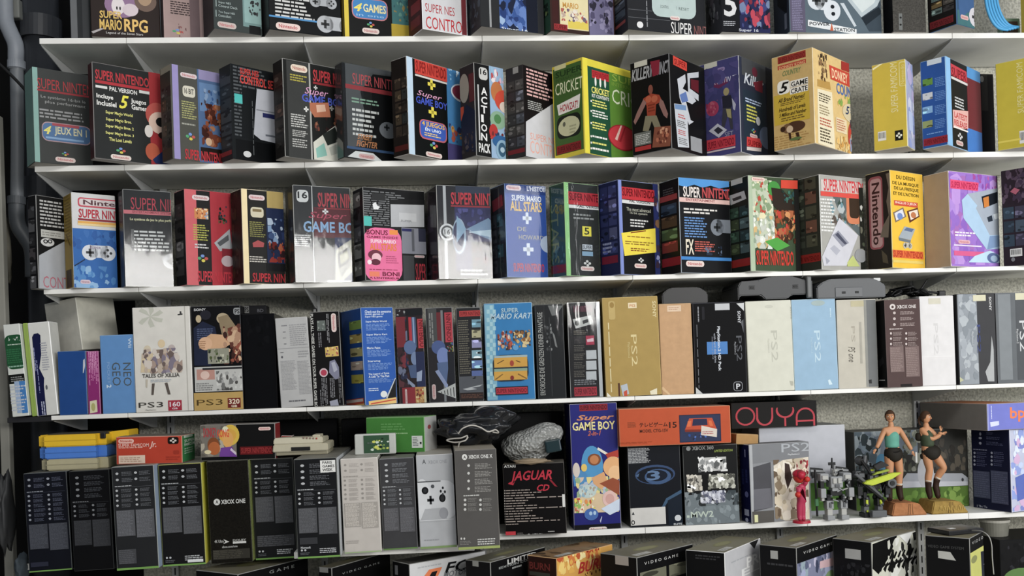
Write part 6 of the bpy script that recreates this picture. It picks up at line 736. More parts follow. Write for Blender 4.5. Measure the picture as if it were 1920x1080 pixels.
bx('game_box', 'smoky grey box with four monochrome screen pictures', 'box', 'D3', Z, 798, 348, xB=812, Y=0.006, xR=1164, t=0.25, lean=-0.5, cL='#1c1c1e', cR='#131415', edge='#6a6c6a', key='mw',
   R=[('r', 798, 680, 920, 1200, '#6b7478'), ('a', 800, 660, 760, 1180, ['#4a5256', '#6b7478', '#2a2e30', '#3c4448', '#7c8488'], 18), ('a', 805, 760, 895, 1180, ['#768084', '#6b7478', '#848e92'], 14), ('r', 930, 540, 660, 960, '#0c0c0d'), '@title_lettering', ('e', 815, 350, 380, 845, '#8a8c8c'), ('t', 855, 350, 376, 1000, '#8f9190', 'XBOX 360', 'b'), ('t', 1004, 372, 388, 1130, '#8fa04c', 'LIMITED EDITION', 'bi'), ('t', 846, 790, 832, 1000, '#b4c0b4', 'MW2', 'b'), ('p', [(820, 815), (838, 815), (838, 830), (820, 830)], '#b4c0b4'), '@picture', ('c', 892, 418, 528, 1096, ['#b4b4b2'], 1, 1), ('a', 895, 420, 525, 1094, ['#d0d0ce', '#8a8c8c', '#5a5c5c', '#e0e0de'], 16), ('c', 815, 538, 662, 926, ['#a8a49a'], 1, 1), ('a', 818, 540, 660, 924, ['#c4beb0', '#77736a', '#4a4844', '#d8d4c8'], 14), ('c', 958, 534, 642, 1150, ['#a4a498'], 1, 1), ('a', 960, 536, 640, 1148, ['#c8c8bc', '#77776c', '#4c4c46', '#b4b4a8'], 16), ('c', 908, 648, 742, 1086, ['#a8aab4'], 1, 1), ('a', 910, 650, 740, 1084, ['#d0d2d8', '#77798a', '#55586a', '#c0c2cc'], 16)])
bx('console_box', 'silver console box with navy side and torn white winged picture', 'box', 'D3', Z, 1243, 338, xL=1176, xB=1258, th=9, Y=-0.025, xR=1650, lean=-0.3, cL='#171a40', cR='#85878a', edge='#b0b2b2', cT='#5a5a58', key='gow', tmax=0.25,
   R=[('p', [(1243, 330), (1640, 270), (1640, 420), (1243, 470)], '#77797c'), ('r', 1248, 330, 900, 1270, '#a4a6a8'), ('p', [(1268, 490), (1385, 455), (1400, 760), (1272, 790)], '#4a4a4e'), ('p', [(1270, 640), (1385, 630), (1400, 760), (1272, 780)], '#66666c'), ('r', 1262, 790, 880, 1410, '#55524e'), '@title_lettering', ('t', 1458, 332, 390, 1650, '#a4a8ac', 'PS2', ''), ('t', 1502, 398, 412, 1580, '#c4c6c8', 'PlayStation.2', 'b'), '@picture', ('p', [(1405, 480), (1470, 440), (1560, 430), (1640, 420), (1650, 860), (1480, 850), (1425, 800), (1410, 600)], '#cfc6b4'), ('a', 1410, 440, 850, 1640, ['#b4a890', '#e0d8c8', '#8a7a64', '#d8ccb4', '#6a5a48'], 26), ('p', [(1480, 460), (1510, 470), (1530, 560), (1500, 640), (1480, 560)], '#3a2c28'), ('a', 1560, 440, 600, 1640, ['#a8343a', '#c8a89c', '#7a2c30'], 9), '@price_sticker', ('r', 1276, 812, 862, 1300, '#d8d8a4')],
   L=[('r', 1210, 770, 812, 1240, '#b4b8d0'), ('e', 1212, 650, 690, 1236, '#6a6ea0'), ('e', 1216, 828, 856, 1236, '#b4b8d0'), ('G', 1205, 370, 420, 1220, '#8a90b8', 1), ('G', 1186, 500, 620, 1236, '#2a3060', 2)])
flush('boxes on the lowest shelf')
bx('console_box', 'dark navy console box with feature print beneath the grey and orange box', 'box', 'D4', Z, 1514, 236, xL=1262, xB=1536, th=14, Y=-0.04, w=0.24, cL='#191c36', cR='#b4b8cc', edge='#4a4e68', key='navy', tmax=0.33,
   L=[('e', 1318, 254, 276, 1332, '#a8acc0'), ('e', 1314, 284, 300, 1336, '#a8acc0'), ('e', 1316, 318, 336, 1334, '#a8acc0'), ('g', 1366, 252, 270, 1420, '#55597a', 2), ('g', 1366, 280, 302, 1470, '#55597a', 2), ('g', 1366, 314, 340, 1480, '#55597a', 3), ('g', 1278, 362, 374, 1370, '#8a8ea8', 1)] + [('e', x, 384 + 26 * i, 400 + 26 * i, x + 14, '#a8acc0') for x in (1280, 1396) for i in range(4)] + [('g', x, 382 + 26 * i, 404 + 26 * i, x + 72, '#55597a', 2) for x in (1302, 1418) for i in range(4)] + [('r', 1282, 510, 688, 1392, '#4a4e66'), ('r', 1400, 510, 728, 1515, '#4a4e66'), ('g', 1284, 514, 684, 1390, '#5c607a', 12), ('g', 1402, 514, 724, 1513, '#5c607a', 15), ('t', 1305, 742, 756, 1374, '#b4b8c8', '1 Tb / To', 'b')],
   R=[('a', 1520, 240, 790, 1625, ['#8a9ad0', '#c8a8c8', '#d0d8e8', '#7a84c0', '#b8c4e0'], 16), ('p', [(1560, 560), (1625, 530), (1625, 700), (1575, 720)], '#5a6ab0'), ('r', 1518, 230, 800, 1532, '#d0d0d8')])
flush('boxes on the lowest shelf')
bx('console_box', 'grey box with orange top and violet front lying on the dark navy box', 'box', 'D4', 'navy', 1368, 62, xL=848, xB=1374, th=10, Y=-0.07, w=0.40, cL='#77736e', cR='#7076c0', edge='#a49c98', cT='#b8764a', key='bp', tmax=0.42, seam=False,
   R=['@title_lettering', ('t', 1525, 85, 185, 1628, '#e0784a', 'bp', 'b'), '@carton', ('G', 1395, 75, 165, 1405, '#c4c8e8', 1), ('p', [(1390, 185), (1450, 178), (1452, 205), (1395, 218)], '#c8cce8'), ('r', 1368, 50, 250, 1382, '#9096cc')],
   T=[('~r', 0.0, 0.0, 0.012, 1.0, '#c8c4bc')])
flush('boxes on the lowest shelf')
# things behind the figures
bx('console_box', 'large white console box with green base behind the silver robot', 'box', 'D4', Z, -170, 222, Y=0.13, xR=412, t=0.24, cL='#a4a6a8', cR='#b4b6bc', edge='#cacccf', key='wh', R=[('r', -170, 612, 800, 420, '#5c8a3c'), ('g', 240, 680, 730, 400, '#86b464', 3)])
bx('console_box', 'wide console box with pale picture of a flat white console behind the two figurines', 'box', 'D4', Z, 472, 252, Y=0.20, xR=1240, t=0.17, cL='#4a4c4c', cR='#3a3a37', edge='#8a8c88', key='pic',
   R=[('r', 472, 215, 420, 900, '#6f7a86'), ('a', 480, 215, 620, 720, ['#3a4448', '#7a8a94', '#55626a', '#8f9aa0', '#2c3434', '#a8b0b4'], 30), ('e', 620, 400, 520, 700, '#4f84a4'), ('a', 800, 215, 520, 960, ['#55584c', '#8a8c80', '#3a3c36', '#6f7468'], 16), ('a', 980, 300, 520, 1235, ['#4a4640', '#33312e', '#5c564c'], 12), ('p', [(800, 570), (830, 530), (1200, 530), (1240, 560), (1240, 640), (800, 630)], '#a8acb4'), ('p', [(800, 585), (1240, 585), (1240, 625), (800, 625)], '#c6c9d0'), ('r', 800, 630, 640, 1240, '#1c1d20'), ('e', 1196, 562, 586, 1212, '#3a3c40'), ('e', 900, 420, 640, 1010, '#b8babf'), ('r', 472, 645, 800, 1245, '#5a7a34'), ('a', 700, 640, 760, 1240, ['#6f9440', '#4c6a2c', '#88a850'], 10)])
flush('boxes on the lowest shelf')
bx('game_box', 'black slab box with thin red round lettering behind the orange box', 'box', 'D3', 'wh', 1118, 58, Y=0.10, w=0.366, t=0.2, cL='#17171a', cR='#191716', edge='#3a3836', key='ouya',
   R=['@title_lettering', ('e', 1148, 85, 212, 1282, '#b8404a'), ('e', 1160, 97, 200, 1270, '#191716'), ('r', 1288, 88, 160, 1300, '#b8404a'), ('e', 1288, 110, 212, 1402, '#b8404a'), ('e', 1300, 100, 200, 1390, '#191716'), ('r', 1290, 85, 150, 1400, '#191716'), ('r', 1288, 88, 160, 1300, '#b8404a'), ('r', 1390, 88, 160, 1402, '#b8404a'), ('e', 1420, 60, 160, 1545, '#b8404a'), ('e', 1432, 50, 148, 1533, '#191716'), ('r', 1418, 50, 88, 1548, '#191716'), ('r', 1478, 155, 212, 1490, '#b8404a'), ('e', 1555, 88, 215, 1685, '#b8404a'), ('e', 1567, 100, 205, 1673, '#191716'), ('r', 1553, 160, 220, 1690, '#191716'), ('r', 1555, 150, 208, 1567, '#b8404a'), ('r', 1673, 150, 208, 1685, '#b8404a'), ('r', 1560, 172, 183, 1680, '#b8404a')])
flush('boxes on the lowest shelf')
zo = max(BUILT['halo']['top'], BUILT['mw']['top']) + 0.001
bx('console_box', 'orange box with dark blue console picture lying on the two dark boxes', 'box', 'D3', zo, 360, 98, Y=-0.03, xR=1114, t=0.2, lean=0, cL='#b4542c', cR='#b44c28', edge='#d08a64', cT='#b09484', key='orange',
   R=['@title_lettering', ('t', 500, 190, 222, 690, '#3a1c14', 'テレビゲーム', 'b'), ('t', 700, 184, 225, 752, '#3a1c14', '15', 'b'), ('t', 502, 236, 258, 694, '#4a2418', 'MODEL CTG-15V', 'b'), ('g', 420, 186, 224, 488, '#7a3a20', 4), '@picture', ('r', 770, 138, 324, 1050, '#23273e'), ('r', 776, 144, 318, 1044, '#2c3450'), ('p', [(808, 236), (836, 160), (990, 156), (1022, 232)], '#b84a2c'), ('p', [(806, 236), (1022, 232), (1022, 248), (808, 252)], '#7a2c1c'), ('p', [(862, 165), (955, 162), (960, 205), (856, 210)], '#2a2c48'), ('p', [(826, 180), (850, 176), (846, 215), (820, 218)], '#d0683c'), ('p', [(965, 175), (985, 174), (998, 210), (975, 212)], '#d0683c'), ('a', 830, 265, 310, 960, ['#2a4a8a', '#23273e', '#4a6ab0'], 5), '@price_sticker', ('p', [(918, 208), (1024, 232), (1022, 286), (916, 272)], '#d0c4b8'), ('g', 925, 245, 270, 1010, '#a85a5a', 2), '@carton', ('g', 370, 322, 336, 610, '#9a3f1c', 2)])
flush('boxes on the lowest shelf')
bx('cardboard_box', 'small brown cardboard sliver sticking out behind the orange box', 'box', 'D3', 'gow', 1150, 212, Y=0.015, xR=1300, th=6, h=0.042, t=0.1, lean=4, cL='#9a7448', cR='#a8824f', edge='#c0a070', cT='#b08c5c', kind='card', R=[('g', 1175, 240, 268, 1290, '#86643c', 2)])
ROW[-1]['z'] = BUILT['gow']['top'] + 0.001
flush('boxes on the lowest shelf')

# stack on the left console boxes
zx = max(BUILT['x1']['top'], BUILT['x2']['top']) + 0.001
def case(label, col, z, x0, x1, h, notch=False, wing=0.0):
    a = at_y(x0, 860, -0.17).x; b = at_y(x1, 860, -0.17).x; c = Vector(((a + b) / 2, -0.06, z)); W = b - a; d = 0.22
    o = root('carrying_case', c, label, 'case', 'stacked hard cases'); mt = mat(col, 0.35, 'plastic')
    bm_ = bmesh.new(); bmesh.ops.create_cube(bm_, size=1)
    for v in bm_.verts: v.co = Vector((v.co.x * W, v.co.y * d, (v.co.z + 0.5) * h))
    bmesh.ops.bevel(bm_, geom=[e for e in bm_.edges if abs(e.verts[0].co.z - e.verts[1].co.z) > h * 0.5], offset=0.03, segments=8, affect='EDGES')
    bmesh.ops.bevel(bm_, geom=[e for e in bm_.edges if abs(e.verts[0].co.z - e.verts[1].co.z) < 1e-5 and len(e.link_faces) == 2 and e.calc_face_angle(0) > 1], offset=0.004, segments=2, affect='EDGES')
    MB().bm(bm_, mt).build('shell', o)
    MB().box((0, -d / 2 + 0.002, h * 0.52), (W - 0.05, 0.006, 0.0025), mat(shade(col, 0.85), 0.5, 'plastic')).build('lid_seam', o)
    if wing:
        MB().prism([(W / 2 - 0.004, 0.006), (W / 2 + wing, h * 0.55), (W / 2 + wing, h + 0.008), (W / 2 - 0.03, h)], -d * 0.1, d * 0.48, mt, None, 0.003).build('flip_wing', o)
        MB().box((W / 2 - 0.012, -d * 0.28, h * 0.8), (0.02, 0.05, h * 0.5), mat('#15151a', 0.4, 'plastic'), 0.003).build('latch', o)
        MB().box((0.0, 0.0, h + 0.0015), (W * 0.78, d * 0.62, 0.004), mat('#2c2a22', 0.5, 'plastic'), 0.001).build('top_inset', o)
    return z + h + 0.0005
z1 = case('beige hard case at the bottom of the stacked cases', '#a9a284', zx, 72, 198, 0.042)
z2 = case('blue hard case in the middle of the stacked cases', '#4a78c4', z1, 69, 196, 0.044)
case('yellow hard case on top of the stacked cases with raised wing', '#d8b02c', z2, 68, 196, 0.044, wing=0.062)
zx = max(BUILT['x3']['top'], BUILT['x4']['top']) + 0.0045
bx('console_box', 'red console box with green side lying beside the stacked cases', 'box', 'D0', zx, 780, 142, Y=-0.19, xR=1228, t=0.19, lean=0.8, cL='#2f7a44', cR='#ad3a26', edge='#c88a78', cT='#6f6a60', key='fam',
   R=['@title_lettering', ('n', 798, 156, 186, 904, '#d8aca0', '#a83a2a'), ('t', 798, 188, 212, 1005, '#d8a89c', 'SUPER FAMICOM', 'b'), ('t', 1008, 172, 222, 1055, '#d8b4a8', 'Jr.', 'bi'), ('g', 802, 210, 222, 965, '#d09484', 1), '@carton', ('k', 1132, 142, 190, 1206, '#17130f'), ('s', 1146, 148, 184, 1192, '#c4bcb4'), '@price_sticker', ('r', 802, 268, 322, 980, '#d2bca8'), ('g', 812, 278, 314, 970, '#a88a78', 3), '@carton', ('k', 1170, 232, 258, 1210, '#963020'), ('g', 1120, 270, 300, 1222, '#963020', 2)],
   S=[('r', 1240, 120, 150, 1300, '#b4c8b4'), ('t', 1244, 160, 180, 1312, '#c4d4c4', 'SUPER', 'b'), ('t', 1244, 185, 205, 1312, '#c4d4c4', 'FAMICOM', 'b'), ('g', 1244, 215, 260, 1310, '#9ab89f', 3)])
flush('boxes on the lowest shelf')
zx = max(BUILT['x5']['top'], BUILT['x6']['top']) + 0.001
bx('game_box', 'black cartridge box with purple and orange cartoon picture', 'box', 'D1', zx, 52, 62, Y=-0.17, xR=560, t=0.12, lean=0.4, cL='#7a2224', cR='#101010', edge='#8a8884', cT='#6a6660', key='dk',
   R=['@picture', ('r', 52, 60, 280, 300, '#6f6a62'), ('a', 60, 65, 275, 300, ['#8a8478', '#5c5850', '#a49c8c'], 8), ('e', 200, 60, 200, 320, '#c8a83c'), ('e', 180, 85, 180, 300, '#c8983c'), ('e', 105, 145, 250, 185, '#7a4424'), ('e', 110, 175, 265, 190, '#a85c30'), ('e', 205, 105, 215, 280, '#cf9a54'), ('p', [(185, 275), (195, 215), (270, 205), (305, 275)], '#6a3c8a'), ('p', [(265, 215), (300, 250), (295, 262), (258, 230)], '#c4b8c8'), ('e', 205, 70, 110, 245, '#d0d0b0'), '@title_lettering', ('t', 78, 80, 145, 165, '#a8343a', 'DONKEY', 'b'), ('t', 170, 90, 145, 250, '#c84a34', 'KONG', 'b'), '@carton', ('e', 84, 230, 258, 130, '#cfc4a0'), ('n', 448, 75, 98, 532, '#d0b8b0'), ('r', 325, 208, 262, 545, '#5c1618'), ('t', 332, 216, 254, 538, '#8a2c2c', SN, 'b')])
flush('boxes on the lowest shelf')
bx('game_box', 'small red and black box peeking out above the beige console', 'box', 'D1', zx, 592, 36, Y=0.04, xR=668, h=0.075, t=0.06, lean=3, cL='#101010', cR='#9c3430', edge='#c4b4b0', R=[('a', 596, 40, 110, 664, ['#b84a40', '#7a2420', '#d8948a'], 6)])
flush('boxes on the lowest shelf')
zx = max(BUILT['x8']['top'], BUILT['x9']['top']) + 0.001
bx('console_box', 'green console box with white end lying behind the small cartridge case', 'box', 'D1', zx, 1172, 12, Y=-0.045, xR=1568, t=0.17, th=-16, lean=0.3, cL='#b4b4b0', cR='#3f7a34', edge='#7aa46a', cT='#6f9464', key='green',
   R=[('g', 1275, 48, 100, 1456, '#5c9450', 3), ('g', 1360, 110, 126, 1458, '#8ab47c', 1), ('r', 1290, 120, 225, 1330, '#4a8640'), '@white_label', ('r', 1484, 134, 215, 1556, '#c6cac4'), ('g', 1490, 142, 205, 1530, '#55585a', 6), ('r', 1538, 175, 190, 1550, '#2a2c2c')], S=[('e', 1590, 60, 90, 1612, '#9a4a48')])
flush('boxes on the lowest shelf')
# small clear cartridge case
p = at_z(360 + 1090 / 3.6, 780 + 283 / 3.6, zx + 0.001); q = at_y(360 + 1390 / 3.6, 850, -0.16)
W = 0.155; Hh = 0.078; c = Vector((at_y(360 + 1240 / 3.6, 855, -0.15).x, -0.14, zx + 0.0005))
o = root('cartridge_case', c, 'small clear and white cartridge case with green picture before the green box', 'case')
MB().box((0, 0.01, Hh / 2), (W, 0.05, Hh), mat('#b4b6b0', 0.3, 'plastic'), 0.004).build('shell', o)
MB().box((0.005, -0.0165, Hh / 2), (W * 0.62, 0.002, Hh * 0.86), mat('#33503a', 0.4)).build('picture', o)
mb = MB(); rnd = random.Random(12)
for k in range(22):
    x, z, r = rnd.uniform(-0.035, 0.045), rnd.uniform(0.018, 0.062), rnd.uniform(0.003, 0.009)
    mb.poly([(x + 0.005 + r * math.cos(j * 1.05 + k), -0.0182 - 0.00003 * k, z + r * math.sin(j * 1.05 + k) * rnd.uniform(0.5, 1)) for j in range(6)], mat(rnd.choice(['#8fa84c', '#c4c85a', '#1c2c20', '#5a7a5a', '#c4d0c0', '#4a5a50']), 0.4))
mb.build('printed_art', o)
# beige disk drive console
zx = max(BUILT['x6']['top'], BUILT['x7']['top']) + 0.001
a = at_y(360 + 545 / 3.6, 850, -0.18).x; b = at_y(360 + 920 / 3.6, 850, -0.18).x; c = Vector(((a + b) / 2, -0.08, zx)); W = b - a; BE = mat('#b4ae98', 0.45, 'plastic'); BE2 = mat('#a09a84', 0.45, 'plastic')
o = root('game_console', c, 'beige game console with black slot and notched top beside the green box', 'console')
MB().box((0.004, 0.01, 0.007), (W - 0.012, 0.2, 0.014), BE2, 0.003).build('base', o)
MB().prism([(-W / 2, 0.014), (W / 2, 0.014), (W / 2, 0.042), (-W / 2 + 0.004, 0.042)], -0.105, 0.115, BE, None, 0.003).build('lower_shell', o)
MB().prism([(-0.10, 0.042), (0.115, 0.042), (0.115, 0.060), (-0.09, 0.066)], -W / 2 + 0.02, W / 2 - 0.003, BE, Matrix.Rotation(math.radians(90), 4, 'Z'), 0.003).build('upper_shell', o)
MB().box((0.002, -0.1055, 0.024), (0.07, 0.006, 0.014), mat('#0c0c0c', 0.6, 'plastic'), 0.001).build('disk_slot', o)
for k in range(5): MB().box((0.012 + 0.012 * k, -0.09, 0.064 - 0.001 * k), (0.006, 0.012, 0.006), mat('#8a7468' if k != 4 else '#a04a3c', 0.5, 'plastic'), 0.001).build('button', o)
MB().box((0.055, -0.01, 0.066), (0.03, 0.10, 0.012), BE, 0.003).build('top_ridge', o)
# black cartons added to keep the gap behind the stack dark
bx('console_box', 'added black carton darkening the gap behind the black plastic bag', 'box', 'P', Z, 640, 786, Y=0.27, xR=1058, t=0.1, h=None, cL='#0c0c0d', cR='#0e0e0f', seam=False)
bx('console_box', 'added black carton darkening the gap behind the beige console', 'box', 'P', Z, 420, 792, Y=0.315, xR=634, t=0.06, cL='#0c0c0d', cR='#111112', seam=False)
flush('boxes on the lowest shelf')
# plastic bag with a grey lead, bubble wrap bundle
bag = mat('#1c1d1f', 0.16, 'plastic')
zx = max(BUILT['x10']['top'], BUILT['x11']['top'])
def lump(name, c, r, mt, seed, amp, sub=4, flat=None, parent=None, squash=None, nb=(2, 9)):
    rnd = random.Random(seed); b = bmesh.new(); bmesh.ops.create_icosphere(b, subdivisions=sub, radius=1)
    ph = [(Vector((rnd.uniform(-1, 1), rnd.uniform(-1, 1), rnd.uniform(-1, 1))).normalized(), rnd.uniform(*nb), rnd.uniform(0, 6)) for _ in range(14)]
    for v in b.verts:
        d = v.co.normalized(); k = 1 + amp * sum(abs(math.sin(f * d.dot(n) + p)) - 0.6 for n, f, p in ph) / 6
        x, y, z = d.x * r[0] * k, d.y * r[1] * k, d.z * r[2] * k
        if squash: x, z = squash(x, z)
        v.co = Vector((x, y, max(z, -r[2] * 0.96) + r[2] * 0.96))
    o = MB().bm(b, mt).build(name, parent, smooth=True); return o
p = at_y(740 + 560 / 3.6, 792, -0.02); c = Vector((p.x, -0.02, zx + 0.002))
o = root('plastic_bag', c, 'crumpled black plastic bag tied with a grey lead', 'bag')
lump('bag_skin', c, (0.145, 0.13, 0.070), bag, 21, 0.55, 5, None, o, lambda x, z: (x, z + 0.16 * max(x, -0.05)), (2, 6))
mb = MB(); G = lambda x, y, Y: at_y(740 + x / 3.6, 760 + y / 3.6, Y) - c
mb.tube([G(430, 190, -0.17), G(460, 155, -0.18), G(520, 135, -0.18), G(580, 150, -0.18), G(630, 178, -0.18), G(680, 165, -0.17), G(700, 185, -0.16), G(660, 180, -0.16)], 0.0028, mat('#b4b0a8', 0.4, 'plastic'), 8)
mb.tube([G(430, 280, -0.19), G(440, 250, -0.2), G(480, 235, -0.2), G(490, 205, -0.19), G(450, 220, -0.2), G(395, 225, -0.19), G(350, 235, -0.18), G(400, 250, -0.19), G(470, 240, -0.2), G(495, 215, -0.19)], 0.0028, mat('#a8a49c', 0.4, 'plastic'), 8)
mb.build('tie_lead', o, smooth=True)
bw = bpy.data.materials.new('bubble_wrap'); bw.use_nodes = True; nt = bw.node_tree; pb = nt.nodes['Principled BSDF']
pb.inputs['Base Color'].default_value = lin('#8c8d8a'); pb.inputs['Roughness'].default_value = 0.22
vo = nt.nodes.new('ShaderNodeTexVoronoi'); vo.inputs['Scale'].default_value = 85; tc = nt.nodes.new('ShaderNodeTexCoord'); nt.links.new(tc.outputs['Object'], vo.inputs['Vector'])
bp = nt.nodes.new('ShaderNodeBump'); bp.inputs['Strength'].default_value = 0.9; bp.inputs['Distance'].default_value = 0.01; nt.links.new(vo.outputs['Distance'], bp.inputs['Height']); nt.links.new(bp.outputs['Normal'], pb.inputs['Normal'])
p = at_y(740 + 925 / 3.6, 830, 0.0); c = Vector((p.x, -0.0, BUILT['jag']['top'] + 0.002))
o = root('wrapped_bundle', c, 'bundle of grey bubble wrap around a dark screen resting on the black disc box', 'bundle')
lump('bubble_sheet', c, (0.118, 0.085, 0.088), bw, 33, 0.28, 5, None, o, lambda x, z: (x + 0.35 * z, z * (0.72 + 2.6 * max(-0.06, min(0.1, x))) if z > 0 else z), (1, 5))
MB().box((0.085, -0.066, 0.055), (0.062, 0.05, 0.05), mat('#1a2c30', 0.2, 'plastic'), 0.006, Matrix.Rotation(-0.15, 4, 'Y')).build('dark_screen', o)
crumple('packing_paper', Vector((p.x - 0.01, -0.085, BUILT['jag']['top'] + 0.012)), (0.07, 0.02, 0.011), mat('#8a7a64', 0.8, 'card'), 'strip of brown packing paper under the bubble wrap bundle', 'paper', 9)

# consoles lying on the fourth row boxes
def slab(label, x0, x1, yb, yt, Y, d, col, crop, base, ports=(), arch=0.0, name='game_console', extra=None):
    c0, c1, k = CROPS[crop]; P = lambda x, y, q=Y: at_y(c0 + x / k, c1 + y / k, q)
    a, b = P(x0, yb), P(x1, yb); zb = base; zt = P((x0 + x1) / 2, yt).z; W = b.x - a.x; h = zt - zb; c = Vector(((a.x + b.x) / 2, Y, zb))
    o = root(name, c, label, 'console'); mt = mat(col, 0.4, 'plastic')
    if arch: pts = [(-W / 2, 0), (-W * 0.47, h * 0.22), (-W * 0.2, h * 0.22), (-W * 0.14, 0.004), (W * 0.16, 0.004), (W * 0.22, h * 0.2), (W * 0.44, h * 0.2), (W / 2, 0), (W / 2, h * 0.82), (W * 0.38, h * 0.84), (W * 0.22, h), (-W * 0.06, h * 1.0), (-W * 0.22, h * 0.86), (-W * 0.46, h * 0.82), (-W / 2, h * 0.6)]
    else: pts = [(-W / 2, 0), (W / 2, 0), (W / 2, h * 0.62), (W * 0.40, h * 0.86), (W * 0.30, h), (-W * 0.30, h), (-W * 0.42, h * 0.84), (-W / 2, h * 0.6)]
    MB().prism(pts, 0, d, mt, None, 0.004).build('shell', o)
    for q in ports:
        x = (q - (x0 + x1) / 2) / (x1 - x0) * W
        MB().box((x, -0.001, h * (0.55 if arch else 0.28)), (0.016, 0.006, 0.009), mat('#0c0c0d', 0.5, 'plastic'), 0.001).build('port', o)
        MB().box((x, 0.0005, h * (0.55 if arch else 0.28)), (0.024, 0.004, 0.016), mat(shade(col, 0.7), 0.4, 'plastic'), 0.001).build('port_rim', o)
    if extra: extra(o, W, h, d)
    return o
tops = lambda *ks: max(BUILT[k]['top'] for k in ks) + 0.001
K = {k[:18]: k for k in BUILT}
def top_of(*starts): return max(v['top'] for k, v in BUILT.items() if any(k.startswith(s) for s in starts)) + 0.001
def ex1(o, W, h, d):
    MB().box((W * 0.44, -0.004, h * 0.5), (W * 0.06, 0.02, h * 0.9), mat('#5c5e5e', 0.4, 'plastic'), 0.004).build('end_cap', o)
    MB().cyl((-W * 0.02, d * 0.4, h * 0.9), (-W * 0.02, d * 0.4, h * 1.12), W * 0.22, W * 0.16, mat('#2c2d2f', 0.4, 'plastic'), 30).build('cartridge_hump', o)
def ex2(o, W, h, d):
    for s, w_ in ((-0.03, 0.06), (0.40, 0.10)): MB().box((W * s, 0.02, h * 0.93), (W * w_, 0.012, h * 0.16), mat('#c8cac8', 0.5, 'plastic'), 0.001).build('white_tag', o)
    MB().box((-0.04 * W, -0.001, h * 0.3), (W * 0.40, 0.004, h * 0.5), mat('#5a5c5e', 0.4, 'plastic'), 0.002).build('front_panel', o)
z6 = top_of('cream white console', 'pale sky blue', 'black console box with blue sq')
slab('dark grey arched game console with two ports above the cream white box', 1020, 1560, 232, 70, -0.0, 0.24, '#2c2e30', 'C3', z6, (1120, 1435), 1, extra=ex1)
z7 = top_of('pale sky blue', 'cream box in wrinkled')
slab('mid grey game console with two small ports above the sky blue box', 125, 622, 225, 85, -0.005, 0.24, '#4c4e50', 'C4', z7, (315, 410), 0, extra=ex2)
z8 = top_of('plain tan', 'black console box with blue sq')
slab('black flat game console in shadow above the tan cardboard box', 470, 800, 250, 150, 0.05, 0.24, '#0a0a0b', 'C3', z8 , (), 0)
# black leads heaped on the brown box
z9 = top_of('dark brown console', 'clean white console')
o = root('power_lead', at_y(1500 + 800 / 3.857, 545, 0.1), 'tangle of black leads with a plug on the brown and white boxes', 'cable'); c = o.location.copy(); o.location.z = z9; c.z = z9
mb = MB(); rnd = random.Random(6); a = at_y(1500 + 640 / 3.857, 548, 0.06).x - c.x; b = at_y(1500 + 900 / 3.857, 548, 0.06).x - c.x
for k in range(11):
    pts = [(a + (b - a) * (i / 5) + rnd.uniform(-0.012, 0.012), rnd.uniform(-0.10, 0.06), 0.005 + (0.035 * math.sin(i / 5 * 3.1) ) * rnd.uniform(0.2, 1.2)) for i in range(6)]
    mb.tube(pts, 0.0042, mat('#141415', 0.45, 'plastic'), 7)
mb.build('lead', o, smooth=True)
d0 = at_y(1500 + 860 / 3.857, 545, 0.05) - c; d1 = at_y(1500 + 965 / 3.857, 521, 0.05) - c
MB().tube([(d0.x, 0.0, 0.02), ((d0.x + d1.x) / 2, 0.0, 0.035), (d1.x, 0.0, max(0.05, d1.z))], [0.006, 0.003], mat('#141415', 0.45, 'plastic'), 8).build('antenna_plug', o, smooth=True)
MB().tube([(d0.x - 0.02, -0.02, 0.018), (d0.x + 0.05, -0.02, 0.022), (d0.x + 0.10, -0.02, 0.016)], 0.005, mat('#141415', 0.45, 'plastic'), 8).build('strain_relief', o, smooth=True)
MB().box((d0.x + 0.112, -0.02, 0.014), (0.03, 0.022, 0.024), mat('#1a1a1b', 0.45, 'plastic'), 0.004).build('plug', o)
bx('game_box', 'low black box with pale emblems behind the glossy black box', 'box', 'C1', ZT[3], 300, 166, Y=0.12, xR=460, h=None, t=0.08, cL='#17171a', cR='#1c1c1e', R=[('r', 300, 170, 220, 335, '#6a6a68'), ('t', 304, 176, 214, 332, '#1c1c1e', 'PS', 'b'), ('t', 395, 190, 214, 440, '#55555a', 'BD', 'b')])

ROW[-1].update(z=top_of('glossy plain black'), Y=0.08); flush('boxes on the fourth shelf')
# ------------------------------------------------------------------ bottom row: big cartons on the bench, only their tops in view
BZ = 0.30; TZ = 0.722
tag(MB().box((1.7, -0.02, BZ - 0.02), (4.1, 0.78, 0.038), SHELF2, 0.003).box((-0.3, 0.0, BZ / 2 - 0.02), (0.04, 0.7, BZ - 0.04), STEEL).box((1.5, 0.0, BZ / 2 - 0.02), (0.04, 0.7, BZ - 0.04), STEEL).box((3.7, 0.0, BZ / 2 - 0.02), (0.04, 0.7, BZ - 0.04), STEEL).build('storage_bench'), 'low white bench under the big cartons below the lowest shelf', 'bench')
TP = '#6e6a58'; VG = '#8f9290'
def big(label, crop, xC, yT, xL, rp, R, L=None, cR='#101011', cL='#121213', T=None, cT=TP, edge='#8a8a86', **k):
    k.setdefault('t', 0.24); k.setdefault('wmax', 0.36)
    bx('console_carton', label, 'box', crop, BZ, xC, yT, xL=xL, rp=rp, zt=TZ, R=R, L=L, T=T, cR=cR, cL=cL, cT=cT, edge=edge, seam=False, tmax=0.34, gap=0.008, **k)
oval = lambda: [('~e', 0.30, 0.30, 0.62, 0.70, '#77754c'), ('~e', 0.34, 0.34, 0.58, 0.66, '#86845a')]
